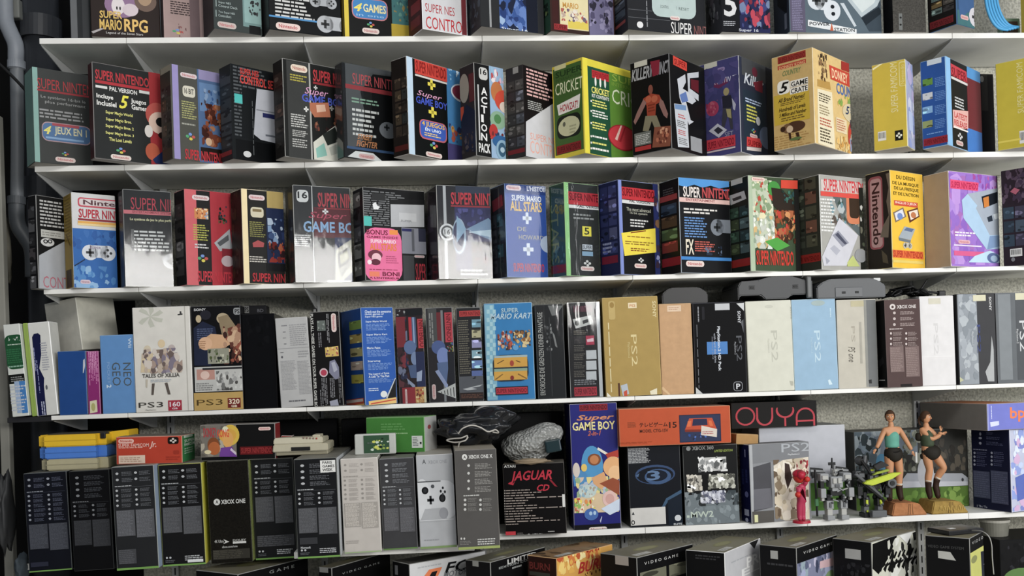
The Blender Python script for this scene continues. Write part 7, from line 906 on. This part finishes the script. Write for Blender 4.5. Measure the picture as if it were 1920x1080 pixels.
stick = lambda: [('~r', 0.08, 0.72, 0.90, 0.34, '#b8b8b0'), ('~g', 0.1, 0.75, 0.88, 0.32, '#8a8a86', 2)]
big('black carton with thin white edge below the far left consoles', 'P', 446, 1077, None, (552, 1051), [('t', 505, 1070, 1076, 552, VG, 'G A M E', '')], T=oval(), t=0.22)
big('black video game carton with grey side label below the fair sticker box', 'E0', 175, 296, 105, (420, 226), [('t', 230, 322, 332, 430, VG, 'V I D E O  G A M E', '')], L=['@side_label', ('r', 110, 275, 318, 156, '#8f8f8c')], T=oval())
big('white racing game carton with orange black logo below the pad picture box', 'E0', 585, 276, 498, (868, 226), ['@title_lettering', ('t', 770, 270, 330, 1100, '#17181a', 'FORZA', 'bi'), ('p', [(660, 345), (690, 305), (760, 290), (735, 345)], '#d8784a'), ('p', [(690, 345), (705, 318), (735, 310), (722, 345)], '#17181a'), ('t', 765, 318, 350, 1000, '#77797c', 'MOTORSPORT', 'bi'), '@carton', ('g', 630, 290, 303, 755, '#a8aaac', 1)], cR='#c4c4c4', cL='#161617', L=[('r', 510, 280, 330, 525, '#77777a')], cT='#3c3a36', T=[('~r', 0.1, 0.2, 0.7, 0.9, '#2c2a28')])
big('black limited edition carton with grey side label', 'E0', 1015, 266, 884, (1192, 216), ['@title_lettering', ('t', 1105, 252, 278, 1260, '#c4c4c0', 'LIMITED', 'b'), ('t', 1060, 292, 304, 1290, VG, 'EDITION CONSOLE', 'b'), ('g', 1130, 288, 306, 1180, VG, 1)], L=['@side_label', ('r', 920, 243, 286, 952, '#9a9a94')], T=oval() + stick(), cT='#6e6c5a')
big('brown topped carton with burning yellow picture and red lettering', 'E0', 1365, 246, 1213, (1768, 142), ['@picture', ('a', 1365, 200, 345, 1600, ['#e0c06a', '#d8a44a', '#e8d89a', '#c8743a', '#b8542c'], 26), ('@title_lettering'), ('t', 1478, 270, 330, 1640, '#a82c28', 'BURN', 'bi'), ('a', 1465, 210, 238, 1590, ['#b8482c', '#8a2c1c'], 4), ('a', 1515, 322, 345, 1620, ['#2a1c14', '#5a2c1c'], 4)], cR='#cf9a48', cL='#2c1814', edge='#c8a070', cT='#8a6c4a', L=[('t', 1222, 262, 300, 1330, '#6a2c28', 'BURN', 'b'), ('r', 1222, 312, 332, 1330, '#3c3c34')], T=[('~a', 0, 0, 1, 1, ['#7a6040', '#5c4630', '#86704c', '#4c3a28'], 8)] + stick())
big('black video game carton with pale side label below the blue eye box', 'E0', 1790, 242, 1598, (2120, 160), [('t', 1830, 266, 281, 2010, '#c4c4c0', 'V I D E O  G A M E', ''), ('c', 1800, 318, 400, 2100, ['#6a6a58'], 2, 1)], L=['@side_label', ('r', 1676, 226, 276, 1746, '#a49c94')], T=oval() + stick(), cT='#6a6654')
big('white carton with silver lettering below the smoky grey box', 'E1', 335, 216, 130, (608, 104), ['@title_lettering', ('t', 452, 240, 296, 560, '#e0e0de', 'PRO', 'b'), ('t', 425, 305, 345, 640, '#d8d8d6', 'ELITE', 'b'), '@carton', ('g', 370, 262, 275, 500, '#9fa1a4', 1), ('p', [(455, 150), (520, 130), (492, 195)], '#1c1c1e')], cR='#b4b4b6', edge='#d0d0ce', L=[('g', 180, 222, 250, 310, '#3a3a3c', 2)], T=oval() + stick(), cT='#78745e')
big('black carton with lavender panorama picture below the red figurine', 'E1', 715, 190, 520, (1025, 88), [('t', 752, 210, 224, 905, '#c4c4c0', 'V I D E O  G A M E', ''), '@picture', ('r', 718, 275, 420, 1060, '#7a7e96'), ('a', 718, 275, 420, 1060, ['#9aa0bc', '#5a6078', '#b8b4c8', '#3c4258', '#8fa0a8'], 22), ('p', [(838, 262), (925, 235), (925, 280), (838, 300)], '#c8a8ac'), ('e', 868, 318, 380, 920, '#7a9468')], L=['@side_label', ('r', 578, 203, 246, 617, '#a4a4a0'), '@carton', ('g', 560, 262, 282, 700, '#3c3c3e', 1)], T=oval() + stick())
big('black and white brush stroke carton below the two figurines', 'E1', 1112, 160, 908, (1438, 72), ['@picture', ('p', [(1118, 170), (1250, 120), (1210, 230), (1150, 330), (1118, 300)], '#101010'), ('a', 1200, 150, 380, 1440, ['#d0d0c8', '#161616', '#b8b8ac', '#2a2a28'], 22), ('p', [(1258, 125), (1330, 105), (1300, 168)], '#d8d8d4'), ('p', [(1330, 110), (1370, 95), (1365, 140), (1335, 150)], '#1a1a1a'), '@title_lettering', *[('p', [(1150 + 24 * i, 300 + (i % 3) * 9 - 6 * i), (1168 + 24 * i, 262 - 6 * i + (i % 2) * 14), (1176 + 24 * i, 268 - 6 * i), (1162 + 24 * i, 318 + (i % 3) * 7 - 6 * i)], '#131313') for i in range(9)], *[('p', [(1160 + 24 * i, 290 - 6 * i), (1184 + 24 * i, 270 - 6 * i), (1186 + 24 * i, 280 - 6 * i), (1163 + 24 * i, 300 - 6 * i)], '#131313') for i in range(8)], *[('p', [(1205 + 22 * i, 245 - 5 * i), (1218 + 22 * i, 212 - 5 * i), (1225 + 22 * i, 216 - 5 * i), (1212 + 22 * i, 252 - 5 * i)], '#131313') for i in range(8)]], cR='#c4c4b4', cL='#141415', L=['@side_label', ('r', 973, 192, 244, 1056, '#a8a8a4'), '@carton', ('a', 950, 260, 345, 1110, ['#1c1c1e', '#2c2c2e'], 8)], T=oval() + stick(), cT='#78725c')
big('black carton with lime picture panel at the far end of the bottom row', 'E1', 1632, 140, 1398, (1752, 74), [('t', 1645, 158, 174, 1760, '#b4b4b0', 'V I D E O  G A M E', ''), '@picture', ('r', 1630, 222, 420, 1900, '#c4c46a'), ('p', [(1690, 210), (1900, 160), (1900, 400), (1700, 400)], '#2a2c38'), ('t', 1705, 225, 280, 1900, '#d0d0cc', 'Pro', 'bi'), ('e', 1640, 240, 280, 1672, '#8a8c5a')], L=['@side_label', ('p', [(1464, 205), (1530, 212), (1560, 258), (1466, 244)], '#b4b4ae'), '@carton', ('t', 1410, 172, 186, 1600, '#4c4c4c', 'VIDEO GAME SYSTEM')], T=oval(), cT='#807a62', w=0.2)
flush('big cartons below the lowest shelf')
CT = [v for k, v in BUILT.items() if k.startswith('black carton with lime')][0]
p = at_z(1240 + 1570 / 2.8235, 960 + 112 / 2.8235, TZ)
o = root('optical_drive', Vector((p.x, p.y + 0.02, TZ + 0.001)), 'thin black slim case lying on the lime picture carton', 'case')
MB().box((0, 0, 0.009), (0.17, 0.12, 0.018), mat('#1a1a1b', 0.35, 'plastic'), 0.003, Matrix.Rotation(0.25, 4, 'Z')).build('case_shell', o)
MB().box((-0.03, -0.01, 0.0188), (0.03, 0.02, 0.001), mat('#d0d0cc'), 0, Matrix.Rotation(0.25, 4, 'Z')).build('white_label', o)
c = CT['C']; E = lambda x, y, Y: at_y(1240 + x / 2.8235, 960 + y / 2.8235, Y)
tag(MB().tube([E(1640, 98, c.y + 0.10), E(1690, 100, c.y + 0.03), E(1730, 125, c.y - 0.012), E(1748, 170, c.y - 0.012), E(1752, 240, c.y - 0.01), E(1760, 330, c.y - 0.01)], 0.002, mat('#a4a4a0', 0.4, 'plastic'), 7).build('loose_cord', smooth=True), 'thin grey cord looping over the corner of the lime picture carton', 'cord')
# dark tray and glass at the far end
p = at_y(1895, 1010, -0.05)
bx('console_carton', 'black carton with green curve hidden at the picture edge of the bottom row', 'box', 'E1', BZ, 1790, 150, Y=-0.02, w=0.3, t=0.26, h=0.36, cL='#111112', cR='#141415', R=[('a', 1800, 170, 330, 1960, ['#1c1c1e', '#2a2a2e', '#101011'], 8), ('e', 1810, 300, 420, 2000, '#5a7a44')], group='big cartons below the lowest shelf', seam=False)
flush()
o = root('glass_jar', Vector((p.x + 0.02, 0.10, BZ + 0.361)), 'smoky glass jar standing on the black carton with green curve', 'jar')
gl = mat('#77766c', 0.12, 'plastic')
MB().cyl((0, 0, 0.0), (0, 0, 0.058), 0.052, 0.058, gl, 32).build('jar_body', o, smooth=False); MB().cyl((0, 0, 0.058), (0, 0, 0.068), 0.061, 0.061, mat('#a8a69c', 0.3, 'plastic'), 32).build('jar_rim', o)

# ------------------------------------------------------------------ figurines and toy robots on the lowest shelf
def skin(name, V, E, Rr, mt, parent, lv=2):
    me = bpy.data.meshes.new(name); me.from_pydata(V, E, []); me.materials.append(mt)
    ob = bpy.data.objects.new(name, me); COL.objects.link(ob); ob.parent = parent
    md = ob.modifiers.new('skin', 'SKIN'); md.use_smooth_shade = True
    sd = ob.modifiers.new('sub', 'SUBSURF'); sd.levels = lv; sd.render_levels = lv
    for i, d in enumerate(me.skin_vertices[0].data):
        r = Rr[i]; d.radius = r if isinstance(r, tuple) else (r, r); d.use_root = i == 0
    return ob
U = 1 / 1656.0
ST = mat('#a8744f', 0.9, 'stone'); ST2 = mat('#9c8148', 0.9, 'stone')
def figurine(label, bx0, bx1, ftop, ox, Y, stone, pose):
    zs = ZT[4]; c = at_y(1470 + (bx0 + bx1) / 2 / 3.6, 955, Y); base_h = 0.052; W = (bx1 - bx0) / 3.6 / 462
    o = root('figurine', Vector((c.x, Y, zs + 0.0005)), label, 'figurine')
    b = MB().prism([(-W / 2, 0), (W / 2, 0), (W / 2 - 0.035, base_h * 0.92), (W * 0.1, base_h), (-W / 2 + 0.012, base_h)], -0.055, 0.075, stone, None, 0.004)
    for a in (-0.01, 0.0, 0.012): b.poly([(a, -0.0556, 0.004), (a + 0.002, -0.0556, 0.004), (a * 0.6 + 0.004, -0.0556, base_h - 0.005), (a * 0.6 + 0.002, -0.0556, base_h - 0.005)], mat(shade('#8a6444', 0.6), 0.9))
    pl = b.build('rock_base', o)
    F = lambda x, y, d=0.0: ((x - ox) * U + (ox - (bx0 + bx1) / 2) / 3.6 / 462, d, base_h + 0.004 + (690 - y) * U)
    return o, F, pl
SK = mat('#b98662', 0.5, 'skin'); HAIR = mat('#453124', 0.6, 'card'); DK = mat('#27241f', 0.6, 'card'); BOOT = mat('#33231c', 0.5, 'card'); CUFF = mat('#c4beb0', 0.7, 'card')
def head(o, F, x, y, face, tail):
    r = 35 * U; c = Vector(F(x, y)); fd = Vector((face, -math.sqrt(1 - face * face), 0)); sd = Vector((fd.y, -fd.x, 0))
    b = bmesh.new(); bmesh.ops.create_uvsphere(b, u_segments=24, v_segments=16, radius=1)
    for v in b.verts:
        d = v.co.copy(); k = 1.0
        if d.z < -0.1: k = 1 - 0.28 * (-d.z - 0.1)
        p = Vector((d.x * k * 0.84, d.y * k * 0.98 - (0.10 if d.z < -0.5 and d.y < 0 else 0), d.z * 1.18))
        v.co = c + (-sd * p.x - fd * p.y + Vector((0, 0, p.z))) * r
    hd = MB().bm(b, SK).build('head', o, smooth=True); o = hd
    W = mat('#d8d4cc', 0.4); IR = mat('#2a1c14', 0.3); LIPS = mat('#9c5048', 0.5); at = lambda s, f, z: c + (sd * s + fd * f + Vector((0, 0, z))) * r
    for s in (-0.36, 0.36):
        e = MB().ball(at(s, 0.84, 0.06), r * 0.15, W, (1, 1, 0.7), n=10).ball(at(s, 0.95, 0.06), r * 0.08, IR, n=8); e.build('eye', o, smooth=True)
        MB().tube([at(s - 0.2, 0.9, 0.3), at(s, 0.97, 0.36), at(s + 0.2, 0.9, 0.3)], r * 0.045, HAIR, 6).build('eyebrow', o)
        MB().ball(at(s * 2.3, 0.0, 0.0), r * 0.2, SK, (0.5, 0.8, 1.1), n=10).build('ear', o, smooth=True)
    MB().tube([at(0, 0.95, 0.12), at(0, 1.10, -0.18), at(0, 0.95, -0.26)], [r * 0.07, r * 0.13], SK, 8).build('nose', o, smooth=True)
    MB().tube([at(-0.2, 0.84, -0.50), at(0, 0.94, -0.48), at(0.2, 0.84, -0.50)], r * 0.065, LIPS, 6).build('mouth', o, smooth=True)
    b = bmesh.new(); bmesh.ops.create_uvsphere(b, u_segments=24, v_segments=16, radius=1)
    for v in b.verts:
        d = v.co.copy(); front = -d.y
        z = max(d.z, 0.42) if front > 0.35 else max(d.z, -0.75 if front < -0.1 else -0.2)
        k = 1.0 if front <= 0.35 else 0.96
        v.co = c + (-sd * d.x * 0.99 * k - fd * (d.y * 1.08 * k) + Vector((0, 0, z * 1.28 + 0.06))) * r
    h = MB().bm(b, HAIR)
    if tail: h.tube([at(0, -0.95, 0.1), at(0.1, -1.25, -0.7), at(0.2, -1.0, -1.6)], [r * 0.34, r * 0.16], HAIR, 10)
    h.build('hair', o, smooth=True)
def hand(o, F, x, y, d, ang):
    c = Vector(F(x, y, d)); q = Matrix.Rotation(ang, 4, 'Y'); mw = Matrix.Translation(c) @ q; mb = MB()
    mb.box((0, 0, -0.007), (0.0085, 0.005, 0.012), SK, 0.002, mw)
    for i in range(4): mb.tube([mw @ Vector((-0.0032 + i * 0.0021, 0, -0.012)), mw @ Vector((-0.0032 + i * 0.0021, -0.0015, -0.018 - 0.001 * (i in (1, 2)))), mw @ Vector((-0.003 + i * 0.002, -0.004, -0.022 - 0.001 * (i in (1, 2))))], 0.00115, SK, 6)
    mb.tube([mw @ Vector((-0.004, 0, -0.005)), mw @ Vector((-0.0068, -0.0015, -0.010)), mw @ Vector((-0.0066, -0.003, -0.014))], 0.0013, SK, 6)
    mb.build('hand', o, smooth=True)
def dress(o, F, chest, waist, pelv, hips, knees, anks, toes, arms, top, thigh=0.0225):
    V = [F(*pelv), F(*waist), F(*chest), F(*arms['neck0']), F(*arms['neck1'])]; Ee = [(0, 1), (1, 2), (2, 3), (3, 4)]; Rr = [(0.028, 0.024), (0.020, 0.018), (0.028, 0.022), 0.012, 0.0105]
    for h, k, a in zip(hips, knees, anks):
        n = len(V); V += [F(*h), F(*[(p + q) / 2 for p, q in zip(h, k)]), F(*k), F(k[0] * 0.55 + a[0] * 0.45 - 2, k[1] * 0.6 + a[1] * 0.4, (k[2] + a[2]) / 2 + 0.003), F(*a)]
        Ee += [(0, n), (n, n + 1), (n + 1, n + 2), (n + 2, n + 3), (n + 3, n + 4)]; Rr += [thigh, thigh * 0.9, 0.0150, 0.0162, 0.0105]
    for s in ('a', 'b'):
        n = len(V); pts = arms[s]; V += [F(*p) for p in pts]; Ee += [(2, n)] + [(n + i, n + i + 1) for i in range(len(pts) - 1)]; Rr += [0.0128, 0.0108, 0.0080][:len(pts)]
    skin('body', V, Ee, Rr, SK, o)
    m1 = [(a + b) / 2 for a, b in zip(chest, waist)]
    skin('top', [F(*chest), F(*m1), F(*waist), F(waist[0], waist[1] + 42, waist[2]), F(chest[0] - 20, chest[1] - 14, chest[2]), F(chest[0] + 20, chest[1] - 14, chest[2])], [(0, 1), (1, 2), (2, 3), (0, 4), (0, 5)], [(0.036, 0.030), (0.034, 0.029), (0.029, 0.026), (0.036, 0.031), 0.0145, 0.0145], top, o)
    skin('shorts', [F(*pelv), F(pelv[0], pelv[1] - 34, pelv[2])] + [F(h[0] + (k[0] - h[0]) * 0.44, h[1] + (k[1] - h[1]) * 0.44, h[2] + (k[2] - h[2]) * 0.44) for h, k in zip(hips, knees)], [(0, 1), (0, 2), (0, 3)], [(0.037, 0.031), (0.034, 0.030), 0.030, 0.030], DK, o)
    for k, a, t in zip(knees, anks, toes):
        up = [a[i] + (k[i] - a[i]) * 0.30 for i in range(3)]
        skin('boot', [F(*a), F(*up), F(a[0] * 0.4 + t[0] * 0.6, t[1] - 3, (a[2] + t[2]) / 2 - 0.004), F(*t)], [(0, 1), (0, 2), (2, 3)], [0.0145, 0.0165, 0.0125, 0.0115], BOOT, o)
        p = Vector(F(*up)); q = Vector(F(*[up[i] + (k[i] - up[i]) * 0.12 for i in range(3)])); MB().cyl(p, q, 0.0128, 0.0135, CUFF, 18).build('sock_cuff', o, smooth=True)
o, F, pl = figurine('figurine in sea green top and dark shorts with arms held wide', 680, 935, 62, 740, 0.06, ST, 0)
dress(o, F, (740, 218, 0), (740, 292, 0), (740, 335, 0), [(714, 360, 0), (768, 360, 0)], [(712, 495, -0.006), (786, 490, -0.004)], [(708, 625, 0.002), (779, 622, 0.002)], [(698, 680, -0.016), (786, 680, -0.016)],
      {'neck0': (738, 178, 0), 'neck1': (733, 140, 0), 'a': [(688, 200, 0), (652, 268, -0.004), (618, 322, -0.012)], 'b': [(794, 198, 0), (842, 280, 0.0), (872, 345, -0.008)]}, mat('#5b9a88', 0.5, 'card'))
head(o, F, 730, 108, -0.45, False); hand(o, F, 615, 326, -0.013, 0.6); hand(o, F, 874, 350, -0.009, -0.45)
MB().box(F(898, 395, -0.012), (0.009, 0.008, 0.045), mat('#b8b8b4', 0.4, 'plastic'), 0.002, None).build('pale_rod', o)
MB().tube([F(708, 345, -0.024), F(740, 352, -0.029), F(775, 345, -0.024)], 0.0035, mat('#171512', 0.5), 8).build('belt', o)
o, F, pl = figurine('figurine in dark olive top with folded arms and one knee bent', 944, 1212, 80, 990, 0.06, ST2, 1)
dress(o, F, (966, 228, 0), (976, 292, 0), (982, 335, 0), [(962, 360, 0), (1008, 360, 0)], [(984, 490, -0.004), (1078, 475, -0.016)], [(970, 600, 0.002), (1030, 580, 0.012)], [(980, 678, -0.014), (1042, 676, -0.010)],
      {'neck0': (968, 188, 0), 'neck1': (970, 152, 0), 'a': [(934, 210, -0.004), (990, 276, -0.022), (1052, 240, -0.028)], 'b': [(1000, 210, -0.004), (1040, 268, -0.014), (1046, 222, -0.034)]}, mat('#3f4a38', 0.5, 'card'))
head(o, F, 968, 122, 0.72, True); hand(o, F, 1052, 238, -0.030, -1.9); hand(o, F, 1046, 218, -0.036, 2.9)
skin('backpack', [F(928, 225, 0.016), F(930, 290, 0.016)], [(0, 1)], [0.015, 0.016], mat('#2a2620', 0.6), o)
skin('satchel', [F(945, 370, 0.006), F(946, 415, 0.006)], [(0, 1)], [0.013, 0.011], DK, o)
mb = MB()
for i in range(7): mb.tube([((i - 3) * 0.016, -0.0562, 0.014), ((i - 3) * 0.016 + 0.006, -0.0562, 0.034), ((i - 3) * 0.016 + 0.010, -0.0562, 0.016)], 0.0016, mat('#c0a460', 0.8, 'stone'), 6)
mb.build('carved_strokes', o)
# small red figurine on a disc
c = at_y(1470 + 118 / 3.6, 970, -0.055); RED = mat('#a81f34', 0.4, 'plastic'); RED2 = mat('#b8322a', 0.4, 'plastic'); PK = mat('#a83450', 0.4, 'plastic')
o = root('figurine', Vector((c.x, -0.055, ZT[4] + 0.0005)), 'small all red figurine on a round red disc', 'figurine')
G = lambda x, y, d=0.0: ((x - 118) * 0.6 * U, d, 0.010 + (828 - y) * U * 0.98)
MB().cyl((0, 0, 0), (0, 0, 0.009), 0.036, 0.034, RED, 36).build('disc_base', o, smooth=False)
skin('body', [G(118, 655), G(118, 610), G(116, 575), G(100, 735), G(98, 815), G(132, 735), G(134, 815), G(90, 600, -0.012), G(70, 640, -0.02), G(150, 590, -0.01), G(168, 560, -0.02), G(90, 825, -0.014), G(136, 825, -0.014)], [(0, 1), (1, 2), (0, 3), (3, 4), (0, 5), (5, 6), (2, 7), (7, 8), (2, 9), (9, 10), (4, 11), (6, 12)], [0.021, 0.020, 0.014, 0.014, 0.011, 0.014, 0.011, 0.010, 0.009, 0.010, 0.010, 0.008, 0.008], PK, o)
MB().ball(G(105, 535), 0.024, RED2, (0.95, 1, 1.05)).ball((G(105, 535)[0], -0.024, G(105, 535)[2] - 0.003), 0.007, RED2).build('head', o, smooth=True)
MB().ball(G(104, 515), 0.026, RED, (1, 1, 0.75)).cyl((G(104, 515)[0], -0.012, G(104, 515)[2]), (G(104, 515)[0], -0.036, G(104, 515)[2] - 0.004), 0.018, 0.012, RED).build('cap', o, smooth=True)
MB().ball(G(172, 548, -0.022), 0.012, RED2).build('fist', o, smooth=True); MB().ball(G(64, 650, -0.022), 0.012, RED2).build('fist', o, smooth=True)
# toy robots
SV = mat('#8f9192', 0.35, 'metal'); SVD = mat('#5c5e60', 0.35, 'metal'); BLK = mat('#151617', 0.4, 'plastic'); WHT = mat('#a9a9a4', 0.4, 'plastic'); LIM = mat('#b4c23c', 0.4, 'plastic'); GRN = mat('#3c6a44', 0.4, 'plastic')
def robot(label, cx, Y, pal, kind):
    A, B, Cc, Dd = pal; p = at_y(1470 + cx / 3.6, 960, Y)
    o = root('toy_robot', Vector((p.x, Y, ZT[4] + 0.0005)), label, 'toy', 'toy robots'); s = 1 / 1640.0
    H = lambda x0, x1, y0, y1, d0, d1, mt, mb, bev=0.002, rot=0.0: mb.box((((x0 + x1) / 2 - cx) * s, (d0 + d1) / 2, (818 - (y0 + y1) / 2) * s), ((x1 - x0) * s, d1 - d0, (y1 - y0) * s), mt, bev, None)
    for sgn in (-1, 1):
        q = cx + sgn * 48; g = MB()
        H(q - 26, q + 26, 788, 818, -0.035, 0.02, A, g); H(q - 18, q + 18, 742, 790, -0.022, 0.012, B, g); H(q - 24, q + 24, 690, 745, -0.026, 0.012, A, g); H(q - 14, q + 14, 650, 695, -0.014, 0.01, Cc, g); H(q - 8, q + 8, 700, 735, -0.030, -0.02, Dd, g)
        g.cyl(((q - cx) * s - 0.02, 0, (818 - 690) * s), ((q - cx) * s + 0.02, 0, (818 - 690) * s), 0.008, 0.008, Cc, 14); g.build('leg', o)
    g = MB(); H(cx - 40, cx + 40, 622, 660, -0.02, 0.02, Cc, g); H(cx - 30, cx + 30, 600, 628, -0.024, 0.016, A, g); g.build('hips', o)
    g = MB(); H(cx - 42, cx + 42, 528, 605, -0.03, 0.025, A, g, 0.004); H(cx - 30, cx - 4, 538, 575, -0.036, -0.028, B, g); H(cx + 4, cx + 30, 538, 575, -0.036, -0.028, B, g); H(cx - 16, cx + 16, 580, 600, -0.035, -0.028, Dd, g); g.build('torso', o)
    g = MB(); H(cx - 15, cx + 15, 482, 526, -0.02, 0.012, B, g, 0.004); H(cx - 12, cx + 12, 496, 508, -0.0235, -0.018, Dd, g); H(cx - 20, cx - 14, 478, 512, -0.008, 0.006, A, g, 0.001); H(cx + 14, cx + 20, 478, 512, -0.008, 0.006, A, g, 0.001); H(cx - 4, cx + 4, 455, 486, -0.012, 0.0, A, g, 0.001); g.build('head', o)
    for sgn in (-1, 1):
        q = cx + sgn * 78; g = MB()
        H(q - 30, q + 30, 508, 560, -0.022, 0.026, A, g, 0.004); H(q - 20, q + 20, 520, 548, -0.028, -0.02, B, g); H(q - 14 + sgn * 14, q + 14 + sgn * 14, 560, 612, -0.016, 0.012, Cc, g); H(q - 18 + sgn * 18, q + 18 + sgn * 18, 606, 668, -0.034, 0.006, A, g); H(q - 10 + sgn * 18, q + 10 + sgn * 18, 664, 690, -0.026, -0.006, B, g)
        g.cyl(((q + sgn * 14 - cx) * s, -0.012, (818 - 606) * s), ((q + sgn * 14 - cx) * s, 0.012, (818 - 606) * s), 0.007, 0.007, SVD, 12); g.build('arm', o)
    rnd = random.Random(int(cx)); g = MB()
    for i in range(16):
        x, y = cx + rnd.uniform(-95, 95), rnd.uniform(480, 700); d = rnd.uniform(-0.035, -0.015); L_ = rnd.uniform(14, 40); an = rnd.uniform(0, 6.28)
        g.tube([((x - cx) * s, d, (818 - y) * s), ((x + L_ * math.cos(an) - cx) * s, d - 0.006, (818 - y - L_ * math.sin(an)) * s)], 0.0028, rnd.choice((A, B, Cc, SVD)), 6, False)
    for i in range(8):
        x, y = cx + rnd.choice((-1, 1)) * rnd.uniform(30, 62), rnd.uniform(650, 800); g.ball(((x - cx) * s, -0.03, (818 - y) * s), 0.005, rnd.choice((B, SVD, Dd)), n=8)
    g.build('fittings', o)
    return o, (lambda x, y, d: Vector(((x - cx) * s, d, (818 - y) * s)))
o, q = robot('silver and white toy robot with a tall black antenna mast', 345, 0.0, (SV, WHT, BLK, SVD), 0)
g = MB().tube([q(345, 520, 0.02), q(348, 410, 0.02)], [0.006, 0.003], BLK, 8, False).box(tuple(q(346, 450, 0.02)), (0.03, 0.006, 0.012), BLK, 0.001); g.build('mast', o)
for a, b in ((205, 300), (390, 470)):
    for k in range(3): MB().prism([(q(a, 0, 0).x, q(0, 545 - 14 * k, 0).z), (q(b, 0, 0).x, q(0, 525 - 10 * k, 0).z), (q(b, 0, 0).x, q(0, 505 - 10 * k, 0).z), (q(a, 0, 0).x, q(0, 500 - 14 * k, 0).z)], 0.02 + 0.012 * k, 0.026 + 0.012 * k, (BLK, SV, BLK)[k], None, 0.001).build('wing_blade', o)
MB().tube([q(208, 480, -0.01), q(215, 792, -0.01)], 0.0045, BLK, 10, False).box(tuple(q(213, 700, -0.01)), (0.014, 0.012, 0.03), GRN, 0.002).build('staff', o)
o, q = robot('black toy robot with lime green jet nose pointing sideways', 590, 0.03, (BLK, SVD, BLK, LIM), 1)
MB().prism([(q(500, 0, 0).x, q(0, 585, 0).z), (q(560, 0, 0).x, q(0, 600, 0).z), (q(700, 0, 0).x, q(0, 560, 0).z), (q(770, 0, 0).x, q(0, 520, 0).z), (q(700, 0, 0).x, q(0, 520, 0).z), (q(610, 0, 0).x, q(0, 545, 0).z), (q(520, 0, 0).x, q(0, 570, 0).z)], -0.06, -0.035, LIM, None, 0.003).build('jet_nose', o)
MB().prism([(q(600, 0, 0).x, q(0, 500, 0).z), (q(690, 0, 0).x, q(0, 470, 0).z), (q(640, 0, 0).x, q(0, 440, 0).z), (q(580, 0, 0).x, q(0, 470, 0).z)], -0.05, -0.03, BLK, None, 0.002).build('tail_fin', o)
MB().prism([(q(560, 0, 0).x, q(0, 530, 0).z), (q(680, 0, 0).x, q(0, 505, 0).z), (q(670, 0, 0).x, q(0, 492, 0).z), (q(590, 0, 0).x, q(0, 510, 0).z)], -0.064, -0.05, mat('#8a9a30', 0.4, 'plastic'), None, 0.001).build('canopy_stripe', o)
for k, (x0, y0, x1, y1) in enumerate(((500, 430, 560, 520), (460, 520, 640, 680), (480, 560, 660, 710), (540, 400, 520, 500))):
    MB().tube([q(x0, y0, -0.045 + 0.006 * k), q(x1, y1, -0.045 + 0.006 * k)], [0.007, 0.005], (BLK, SVD, BLK, SVD)[k], 8, False).build('gun_barrel', o)
MB().cyl(q(530, 440, -0.02), q(530, 440, 0.02), 0.020, 0.020, BLK, 18).cyl(q(530, 440, -0.022), q(530, 440, -0.018), 0.011, 0.011, SVD, 14).build('turret', o)
MB().cyl(q(705, 590, -0.05), q(705, 590, -0.03), 0.019, 0.019, SVD, 18).cyl(q(705, 590, -0.053), q(705, 590, -0.049), 0.010, 0.010, BLK, 14).build('wheel', o)
MB().box(tuple(q(600, 790, -0.05) + Vector((0, 0, 0.0))), (0.062, 0.03, 0.028), SVD, 0.003).build('display_foot', o)
bpy.data.objects.remove(_to)
for me in list(bpy.data.meshes):
    if not me.users: bpy.data.meshes.remove(me)
